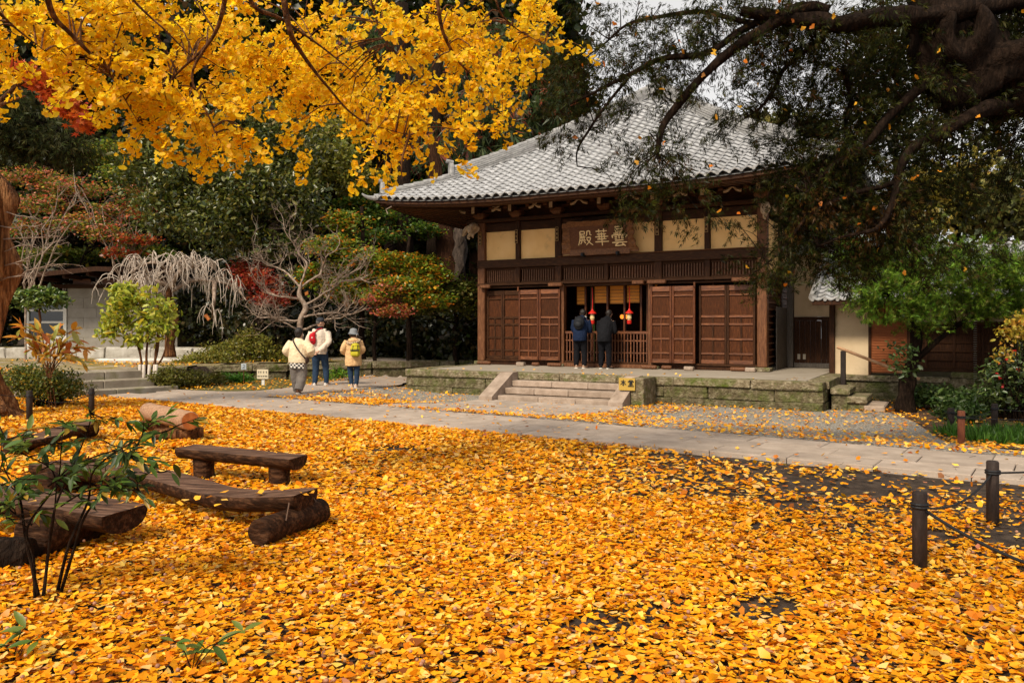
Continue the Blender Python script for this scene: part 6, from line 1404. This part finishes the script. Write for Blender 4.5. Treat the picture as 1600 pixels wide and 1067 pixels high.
# ------------------------------------------------------------------ great juniper at the upper right
b = (9.5, 9.0); o = empty('juniper_tree', (b[0],b[1],-.1), 0, 'great dark juniper whose heavy limbs sweep across the upper right of the view', 'tree'); bb = Vector(o.location); L = lambda px, py, Y=8.5: P(px,py,Y)-bb
tk = spline([(0,0,-.2),(0,0,1),(-.3,0,2.4),L(1720,170,8.9),L(1620,120,8.8),L(1540,95,8.6),L(1480,90,8.5),L(1455,20,8.5),L(1440,-80,8.5)], 8)
MB().tube(tk, lerp_list([.75,.6,.52,.44,.42,.40,.34,.24,.2], len(tk)), 26, rough=.75).build('trunk', M['bark'], o, True)
limbs = [([L(1700,150,8.9),L(1600,155,8.6),L(1529,178,8.4),L(1458,210,8.3),L(1422,238,8.3),L(1404,285,8.3),L(1387,341,8.3),L(1369,362,8.3)], [.16,.13,.095,.08,.065,.045,.02]),
 ([L(1640,20,8.6),L(1560,8,8.4),L(1450,22,8.2),L(1350,32,8),L(1290,38,7.9),L(1220,32,7.9),L(1160,12,7.9)], [.17,.16,.14,.13,.09,.06]),
 ([L(1290,20,7.9),L(1253,14,7.9),L(1197,47,7.9),L(1131,94,8),L(1075,145,8.1),L(1040,200,8.2),L(1028,240,8.2)], [.10,.09,.075,.06,.05,.03]),
 ([L(1253,14,7.9),L(1178,40,8),L(1112,80,8.1),L(1047,92,8.2),L(981,117,8.3),L(915,150,8.4),L(880,175,8.5)], [.06,.055,.045,.03,.02,.01]),
 ([L(1450,120,8.3),L(1436,140,8.3),L(1397,174,8.3),L(1348,228,8.3),L(1300,262,8.4),L(1262,300,8.5)], [.09,.075,.06,.03,.02]),
 ([L(1320,100,8.4),L(1330,150,8.6),L(1322,200,8.7),L(1340,250,8.7)], [.04,.03,.02]),
 ([L(1180,40,8),L(1100,20,8.2),L(1020,30,8.3),L(950,60,8.4),L(900,100,8.5)], [.045,.03,.015,.01]),
 ([L(981,117,8.3),L(930,190,8.3),L(905,230,8.3),L(902,262,8.3)], [.02,.016,.007]),
 ([L(1404,285,8.3),L(1330,300,8.4),L(1260,340,8.6),L(1215,400,8.8),L(1180,425,8.9)], [.035,.03,.02,.01]),
 ([L(1290,60,8.2),L(1235,100,8.3),L(1205,150,8.4),L(1170,175,8.4)], [.04,.03,.01]),
 ([L(1369,362,8.3),L(1320,372,8.4),L(1280,380,8.6)], [.03,.02,.01])]
LS = []
for pts, rad in limbs:
    s_ = spline(pts, 6); s_ = [p+noise.noise_vector(p*2.2)*.06 for p in s_]; rad = [r*.72 for r in rad]; LS.append(s_); MB().tube(s_, lerp_list(rad, len(s_)), 12, rough=.55).build('limb', M['bark'], o, True)
def EE(px, py, rx, ry, Y, dn, dy=.5): a = E(px,py,rx,ry,Y,dy); return (a[0],a[1],dn)
ells = [EE(1300,120,60,60,8.8,1.1),EE(1400,60,90,55,9,1.3),EE(1540,60,80,55,9.4,1.4),EE(1350,230,70,60,8.8,1.2),EE(1275,300,60,50,8.8,1.2),EE(1450,290,75,65,9,1.0),EE(1560,250,60,60,9.4,.9),EE(1235,370,42,50,9,1.2),EE(1310,390,60,45,9,1.2),EE(1400,370,65,45,9,1.1),EE(1530,380,60,26,9.6,.6),EE(1215,425,20,16,9,.9),EE(1300,420,34,20,9,.8),
 EE(1190,50,55,45,8.2,.75),EE(1100,30,70,34,8.3,.7),EE(1020,50,60,40,8.4,.55),EE(960,110,55,38,8.4,.5),EE(895,130,45,45,8.5,.75),EE(880,200,34,34,8.6,.7),EE(1000,150,50,34,8.4,.35),EE(1035,240,38,48,8.3,.75),EE(975,260,40,36,8.3,.35),EE(995,315,44,20,8.3,1.0),EE(1065,300,40,32,8.3,.65),EE(1100,335,40,14,8.4,.5),EE(1190,120,40,30,8.6,.5),EE(1255,60,45,45,8.3,.9),EE(1175,410,18,20,8.9,1.4),EE(1200,435,22,18,8.9,1.2),EE(925,30,22,30,8.6,.6),EE(1080,120,40,30,8.3,.35),EE(1250,200,40,40,8.8,1.1),EE(940,190,40,26,8.5,.3),EE(1160,345,14,12,8.8,.8),EE(870,90,26,46,8.7,.6)]
ells += [EE(1020,105,36,26,8.4,.7),EE(1150,150,30,30,8.6,.3),EE(1480,420,60,14,9,.5),EE(1370,150,60,50,9.2,1.0),EE(1500,160,50,50,9.6,1.0)]
ells += [EE(1120,190,40,26,8.4,.35),EE(1060,60,50,36,8.2,.6),EE(1230,150,46,40,8.7,.8),EE(1225,230,30,40,8.9,1.1),EE(1225,290,34,40,9,1.2)]
for s_, k in ((LS[0],.5),(LS[1],.6),(LS[2],.22),(LS[3],.25),(LS[4],.6),(LS[6],.3),(LS[9],.4)):
    for p in s_[2::5]: ells.append((np.array(p+bb)+np.array([random.uniform(-.15,.15),random.uniform(-.1,.3),random.uniform(-.15,.2)]), np.array([.32,.3,.24]), k))
sprays(o, ells, 84000, .056, JU, [3,4,3,1.4], per=34, cr=.040, limbs=LS, down=.55, twr=.007, frac=.9, feather=.30)
sprays(o, [EE(1390,340,40,60,8.5,1),EE(1270,330,40,40,8.5,1),EE(1000,335,30,14,8.2,1),EE(1060,260,26,30,8.2,.7),EE(1350,350,50,40,8.5,.8),EE(1180,80,60,40,8.2,.3)], 1500, .05, [(.06,.026,.006),(.085,.042,.010),(.035,.018,.005)], per=14, cr=.08, down=1.0, name='brown_foliage')
# ginkgo leaves caught in the juniper
PS = []
for e in ells:
    k = int(9*e[1][0]*e[1][2])+1; PS.append(e[0]+rng.normal(size=(k,3))*e[1]*np.array([.55,.3,.55])+np.array([0,-.3,0]))
pos = np.concatenate(PS); N = len(pos); go = leafmesh('caught_leaves', T_GK, pos, rotmats(N, tilt=3), .045, palette(N, [(.75,.30,.015),(.70,.20,.012),(.85,.45,.03)], None, .12), M['leaf']); go['label'] = 'stray orange ginkgo leaves caught in the dark juniper sprays'

# ------------------------------------------------------------------ bright green conifer in front of the wing
b = P(1411, 640, 15.6); o = empty('green_conifer', (b.x,b.y,G(b.x,b.y)-.1), 0, 'leaning bright green conifer with tufted pads before the gridded wall of the wing', 'tree'); bb = Vector(o.location); L = lambda px, py, Y=15.6: P(px,py,Y)-bb
tr = spline([L(1413,645),L(1418,600),L(1425,570),L(1432,535),L(1430,500),L(1440,460),L(1460,420)],6); MB().tube(tr, lerp_list([.19,.14,.115,.10,.09,.07,.04],len(tr)), 12, rough=.35).build('trunk', M['bark'], o, True)
l2 = [spline([L(1425,565),L(1450,545),L(1480,520),L(1520,495),L(1570,485)],5), spline([L(1430,500),L(1400,470),L(1365,450),L(1340,430)],5), spline([L(1440,460),L(1480,440),L(1530,425),L(1590,415)],5), spline([L(1440,460),L(1420,430),L(1390,410)],5)]
for s_ in l2: MB().tube(s_, lerp_list([.07,.02],len(s_)), 8, rough=.4).build('limb', M['bark'], o, True)
ft = [EE(1352,440,30,36,15.4,1,.7),EE(1392,462,34,34,15.2,1,.7),EE(1450,430,48,38,15.4,1,.8),EE(1515,425,48,40,15.4,1,.8),EE(1580,440,45,44,15.4,1,.8),EE(1435,495,24,20,15.2,1.1,.5),EE(1372,492,16,12,15.2,1,.4),EE(1500,480,44,18,15.4,1,.5),EE(1560,490,30,12,15.4,.8,.5),EE(1400,410,50,26,15.8,1,.7),EE(1640,440,40,50,15.4,1,.8),EE(1335,405,24,26,15.6,.9,.6)]
sprays(o, ft, 40000, .080, [(.05,.14,.012),(.085,.21,.018),(.13,.26,.03),(.025,.06,.010),(.15,.15,.03)], [3,3,1.6,2.4,.8], per=40, cr=.055, limbs=l2+[tr], down=-.35, shell=.45, twr=.012, feather=.34)
# trees beyond the wing and the hall, right
FR = [(.07,.09,.02),(.12,.13,.03),(.22,.19,.05),(.05,.07,.02)]
for i, (l_, bx, Y, h, els, pal) in enumerate((
 ('pale olive treetop just above the right hip ridge of the hall', 1200, 40, 9, [E(1175,205,28,22,40,2),E(1215,215,34,34,40,2)], FR),
 ('dark green tree beyond the link wall', 1290, 36, 9, [E(1270,240,50,60,36,2.5),E(1300,330,60,70,36,2.5),E(1250,330,40,50,36,2)], UG),
 ('yellow leaved tree beyond the wing roof, glimpsed through the juniper', 1500, 33, 8, [E(1490,290,60,45,33,2),E(1540,330,60,50,33,2),E(1430,330,50,60,33,2)], [(.36,.28,.04),(.28,.22,.04),(.10,.11,.03)]),
 ('tall dark tree behind the great juniper limbs', 1400, 42, 16, [E(1390,90,80,90,42,3),E(1450,190,80,80,42,3),E(1360,210,50,60,42,3)], UG),
 ('tall dark tree at the upper right corner beyond the juniper trunk', 1560, 40, 17, [E(1550,70,90,100,40,3),E(1590,200,80,90,40,3),E(1680,100,90,140,40,3)], UG),
 ('grey green tree beyond the right end of the wing', 1610, 30, 8, [E(1620,320,70,80,30,2),E(1700,300,70,90,30,2)], FR))):
    b = P(bx, 400, Y); tree('broadleaf_tree', l_, (b.x,b.y,-.2), h, .2, els, pal, T_DIA, .26, 7500, 24, .34, group='trees beyond the side wing', var=.3)
# shrub with red flowers, undergrowth, grass
shrub('camellia_shrub', 'dark shrub with a few red blossoms at the right edge behind the bollards', [E(1575,590,26,40,14.2,.6),E(1600,620,30,34,14.2,.6),E(1560,625,18,24,14.2,.5),E(1625,570,30,50,14.2,.6)], [(.02,.05,.012),(.04,.09,.02),(.07,.13,.03)], 3600, .085, T_ELL, 12, .10, mat_='leafg')
c_ = bpy.data.objects['camellia_shrub']; bb = np.array(c_.location)
fp = np.array([np.array(P(px,py,13.8)) for px, py in ((1573,561),(1561,568),(1557,583),(1563,590),(1590,576),(1566,602),(1585,548))])-bb
for p in fp: 
    f_ = leafmesh('blossom', T_STAR, np.repeat(p[None],3,0)+rng.normal(size=(3,3))*.01, rotmats(3, tilt=2), .05, palette(3, [(.65,.02,.02)], None, .1), M['leaf'], c_, None)
shrub('yellow_shrub', 'yellow leaved spray above the red flowering shrub at the right edge', [E(1590,520,20,16,14.0,.4),E(1570,550,10,6,14.0,.3),E(1610,500,20,20,14.2,.4)], [(.45,.33,.03),(.35,.28,.03),(.5,.25,.03)], 700, .08, T_ELL, 10, .09)
for i, (px, py, rx, ry, Y, l_) in enumerate(((1450,618,34,12,16.2,'low fern clump at the foot of the leaning conifer'),(1510,622,40,14,15.5,'low green plants under the rain chain'),(1410,560,12,30,15.3,'fern sprouting from the leaning conifer trunk'),(1560,632,36,14,14.8,'dark ground plants between the back bollards'),(1500,640,30,9,14.0,'short leafy clump behind the red brown bollard'))):
    shrub('ground_plant', l_, [E(px,py,rx,ry,Y,.5)], [(.02,.055,.012),(.04,.10,.02),(.06,.14,.03)], 1400 if i != 2 else 220, .09, T_ELL, 10, .09, cat='plant', group='green plants by the side wing', stems=False)
n = 9000; pos = np.stack([rng.uniform(6.6,10.2,n), rng.uniform(11.2,12.5,n), np.zeros(n)], 1); pos[:,1] -= (pos[:,0]-6.6)*.05; pos[:,2] = [G(x,y)-.02 for x, y in pos[:,:2]]
gm = dirmats(np.array([0,0,1])+rng.normal(size=(n,3))*.35); gr_o = leafmesh('grass', T_BLADE, pos, gm, .17*(1+rng.normal(size=n)*.3).clip(.3,2), palette(n, [(.06,.20,.02),(.09,.27,.03),(.04,.13,.015)], None, .2), M['leaf']); gr_o['label'] = 'bright grass strip by the right bollards'

# ------------------------------------------------------------------ near sapling at the left
o = empty('sapling', (*P(68,930,4.45).xy, 0), 0, 'thin many stemmed sapling with pointed green leaves standing before the left benches', 'sapling'); bb = Vector(o.location); L = lambda px, py, Y=4.4: P(px,py,Y)-bb
lg_ = [leafobj(T_LONG, 'leaf', .085, c) for c in ((.05,.10,.012),(.08,.16,.02),(.15,.21,.03),(.03,.06,.010),(.36,.24,.03))]
sts = [[L(55,935),L(52,870),L(50,820),L(75,760),L(95,700),L(85,660)],[L(68,930),L(75,870),L(95,790),L(110,720),L(130,660),L(150,630)],[L(95,925,4.5),L(115,860),L(140,800),L(175,740),L(210,690),L(240,655)],[L(90,922,4.5),L(108,850),L(120,790),L(160,730),L(215,690),L(262,672)],[L(60,930),L(40,840),L(20,780),L(5,730),L(-20,690)],[L(72,880),L(85,800),L(70,740),L(40,700),L(20,670)],[L(75,760),L(120,725),L(180,705),L(230,715),L(275,735)],[L(50,820),L(20,800),L(-10,790)],[L(95,790),L(140,765),L(190,760),L(235,765)]]
for s0 in sts:
    s_ = spline([p+Vector((0,random.uniform(-.12,.12)*(i>1),0)) for i, p in enumerate(s0)], 6); thick = s0[0].z < .1
    MB().tube(s_, lerp_list([.010 if thick else .006,.007 if thick else .004,.004,.002], len(s_)), 7, rough=.15).build('stem', M['bark'], o, True)
    side = []
    for k in range(8):
        i = random.randint(int(len(s_)*.40), len(s_)-2); e = s_[i]+Vector((random.uniform(-.28,.28), random.uniform(-.25,.15), random.uniform(-.08,.14))); w_ = wiggle(s_[i], e, 5, .12); side.append(w_)
        MB().tube(w_, [.004,.0035,.003,.0025,.002,.0015], 5).build('twig', M['bark'], o)
    for c in side+[s_[len(s_)//2:]]:
        for k in range(6 if c in side else 8):
            i = random.randint(1, len(c)-1); d = (c[i]-c[i-1]).normalized()+Vector((random.uniform(-1,1),random.uniform(-.8,.8),random.uniform(-.9,.3))); put(random.choice(lg_[:4]) if random.random() < .93 else lg_[4], 'leaf', o, c[i], d, (random.uniform(-.5,.5),random.uniform(-.9,.2),1))
# faint near sprigs at the lower left
for lb, x0, y0, Y, tips in (('faint low sprig poking from the litter at the lower left corner',20,1040,3.6,[(60,1000),(0,1010),(40,980)]),('low sprig with green tips in the litter near the bottom edge',300,1050,3.5,[(270,1000),(340,1005),(380,985),(310,1020)])):
    c0 = P(x0,y0,Y); o = empty('sprig', (c0.x,c0.y,0), 0, lb, 'plant'); bb = Vector(o.location)
    for t in tips:
        s_ = spline([Vector((0,0,-.02)), (P(*t,Y)-bb)*.5+Vector((0,0,.03)), P(*t,Y)-bb],4); MB().tube(s_, .0025, 5).build('twig', M['bark'], o)
        for k in range(4): put(lg_[random.choice((1,2))], 'leaf', o, s_[random.randint(4,len(s_)-1)], (random.uniform(-1,1),random.uniform(-.6,.6),random.uniform(-.2,.5)), (0,-.4,1))
# ------------------------------------------------------------------ fallen leaves
def nz(X, Y, s, o=0): return noise.noise(Vector((X*s, Y*s, o)))
def litter_density(X, Y):
    """0..1 leaf cover on the ground"""
    near = (X-1.6)*.574+(Y-9.95)*.819          # >0: path or beyond
    if near > 0:
        if near < 1.58: return .006
        l = HM.inverted() @ Vector((X,Y,0)); lx, ly = l.x, l.y
        if ly > -3.42 and -.2 < lx < 10: return 0
        if 2.65 < lx < 6.3 and ly > -8.2 and ly < -3.4: return .014
        if X < -3.1-(21-Y)*.32 and Y > 16.8: 
            return .16 if Y > 18.3+max(0,(X+5.6))*2.9 and Y < Yb(X) else (.012 if Y < Yb(X) else .12)
        if lx < 2.65: return max(.02, (.30+.35*nz(X,Y,.8))*(1 if near < 4.2 else .45))
        foot = sm((ly+4.6)/.9)*sm((8.3-lx)/1.6)          # drift against the platform foot
        edge = sm((2.5-near)/.9)
        left = sm((8.2-lx)/1.8)
        return max(.018, .05+.30*foot+.16*edge+.20*left*(.6+nz(X,Y,1.1,3))+.08*nz(X,Y,.9,5))
    d = .93
    d -= (.74+.25*nz(X,Y,1.6,12)+.08*sm((near+1.6)/1.2))*sm((X+.5)/3.2)*sm((near+4.5)/2.6)           # thin strip along the path to the right
    d -= .8*sm((.75-math.hypot((X-4.1)*.8, (Y-5.5)*1.1))/.5)
    h = nz(X,Y,1.05,9)+.5*nz(X,Y,2.6,4)
    d -= .75*sm((h-.42)/.35)                       # small holes
    h2 = nz(X,Y,3.4,7); d -= .55*sm((h2-.40)/.25)
    return max(.02, min(1, d+.12*nz(X,Y,.6,2)))
BPOS = [(2.54,4.98),(3.7,6.12)]
def scatter(n, ylo, yhi, xw, layers=1):
    Yv_ = np.sqrt(rng.uniform(ylo**2, yhi**2, n)); Xv = rng.uniform(-1, 1, n)*(Yv_*.62+2.0)
    return Xv, Yv_
def litter(name, n, ylo, yhi, tpl, s0, zl, label=None, pw=None):
    X, Y = scatter(n, ylo, yhi, .74); keep = np.array([random.random() < litter_density(x,y) for x, y in zip(X,Y)]); X = X[keep]; Y = Y[keep]; N = len(X)
    near = (X-1.6)*.574+(Y-9.95)*.819
    Z = np.array([G(x,y) for x, y in zip(X,Y)])+np.where((near>0), .045, -.012)
    Z += rng.random(N)**1.4*np.where(near>0, .014, zl)
    up = np.tile([0,0,1.],(N,1)); m_ = rotmats(N, up, 1.0); t_ = np.abs(rng.normal(size=N))*.20+.05; t_ = np.where(rng.random(N) < .10, t_*3.5, t_)
    z = up+rng.normal(size=(N,3))*t_[:,None]; z /= np.linalg.norm(z,axis=1)[:,None]; a = rng.normal(size=(N,3)); x_ = a-(a*z).sum(1)[:,None]*z; x_ /= np.linalg.norm(x_,axis=1)[:,None]; m_ = np.stack([x_, np.cross(z,x_), z], 2)
    cols = palette(N, [(.76,.28,.006),(.82,.36,.010),(.60,.17,.005),(.86,.50,.08),(.22,.06,.008),(.78,.46,.14),(.42,.17,.09)], pw or [5,4.2,2.6,1.5,1.0,.8,.4], .14)
    o = leafmesh(name, tpl, np.stack([X,Y,Z],1), m_, s0*(1+rng.normal(size=N)*.2).clip(.5,1.6), cols, M['litter'])
    if label: o['label'] = label
    return N
T_GK2 = ginkgo_t(.07, .14, 5)
a = litter('fallen_leaves', 128000, 1.6, 7.0, T_GK2, .034, .026, 'thick orange carpet of fallen ginkgo leaves near the camera', [5,5.4,2.0,2,.55,.9,.25])
b = litter('fallen_leaves', 125000, 7.0, 24.0, T_GKS, .043, .032, 'orange ginkgo leaves covering the middle ground and gravel', [4,6,1.6,3,.5,1.4,.3])  # paler mix puts the sky's sheen on farther leaves into their colour
c = litter('fallen_leaves', 165000, 6.2, 16.5, T_GKS, .041, .03, 'yellow ginkgo leaves scattered thickly up to the paved path', [4,6,1.6,3,.5,1.4,.3])  # same paler mix, sky sheen worked into the leaf colour
print('litter', a, b, c)
# leaves on the benches and steps
pts = []
for c_, r_, k, z in ((P(445,711,7.82),(.10,.05),26,.012),(P(420,770,5.95),(.3,.08),14,.004),(P(150,786,5.5),(.4,.1),14,.006),(P(230,738,6.87),(.25,.06),10,.006),(P(60,683,9.6),(.3,.06),8,.01)):
    for i in range(k): pts.append([c_.x+random.gauss(0,r_[0]), c_.y+random.gauss(0,r_[1]), c_.z+z+random.random()*.012])
for i in range(60):
    q = L2W(random.uniform(2.9,6.0), random.uniform(-4.5,-2.9)); pts.append([q.x,q.y,.41 if (HM.inverted() @ q).y > -3.4 else G(q.x,q.y)+.3]) if (HM.inverted() @ q).y > -3.38 else None
for i in range(40):
    q = L2W(random.uniform(-.1,9.7), random.uniform(-3.3,-2.0)); pts.append([q.x,q.y,.408])
pts = np.array(pts); N = len(pts); tl = leafmesh('fallen_leaves', T_GKS, pts, rotmats(N, tilt=.25), .05, palette(N, [(.84,.40,.035),(.86,.50,.11)], None, .1), M['litter']); tl['label'] = 'few yellow leaves lying on the benches and platform edge'
# ginkgo nuts and small brown twigs in the litter
mb = MB()
for i in range(260):
    Y = random.uniform(3.2, 8); X = random.uniform(-.65,.65)*Y; r = random.uniform(.008,.012); mb.ell((X,Y,.03+random.random()*.015), (r,r,r*.9), None, 7, 5)
o = mb.build('fallen_nuts', mat('nut_skin', [(.22,.09,.05),(.36,.17,.10),(.45,.25,.16)], 9, .5, .2), None, True); o['kind'] = 'stuff'
mb = MB()
for i in range(160):
    Y = random.uniform(3.2, 9); X = random.uniform(-.65,.65)*Y; a_ = random.uniform(0,3.14); L_ = random.uniform(.04,.14); mb.tube(wiggle((X,Y,.035),(X+math.cos(a_)*L_,Y+math.sin(a_)*L_,.045), 3, .15), .0018, 4)
o = mb.build('fallen_twigs', M['bark']); o['kind'] = 'stuff'
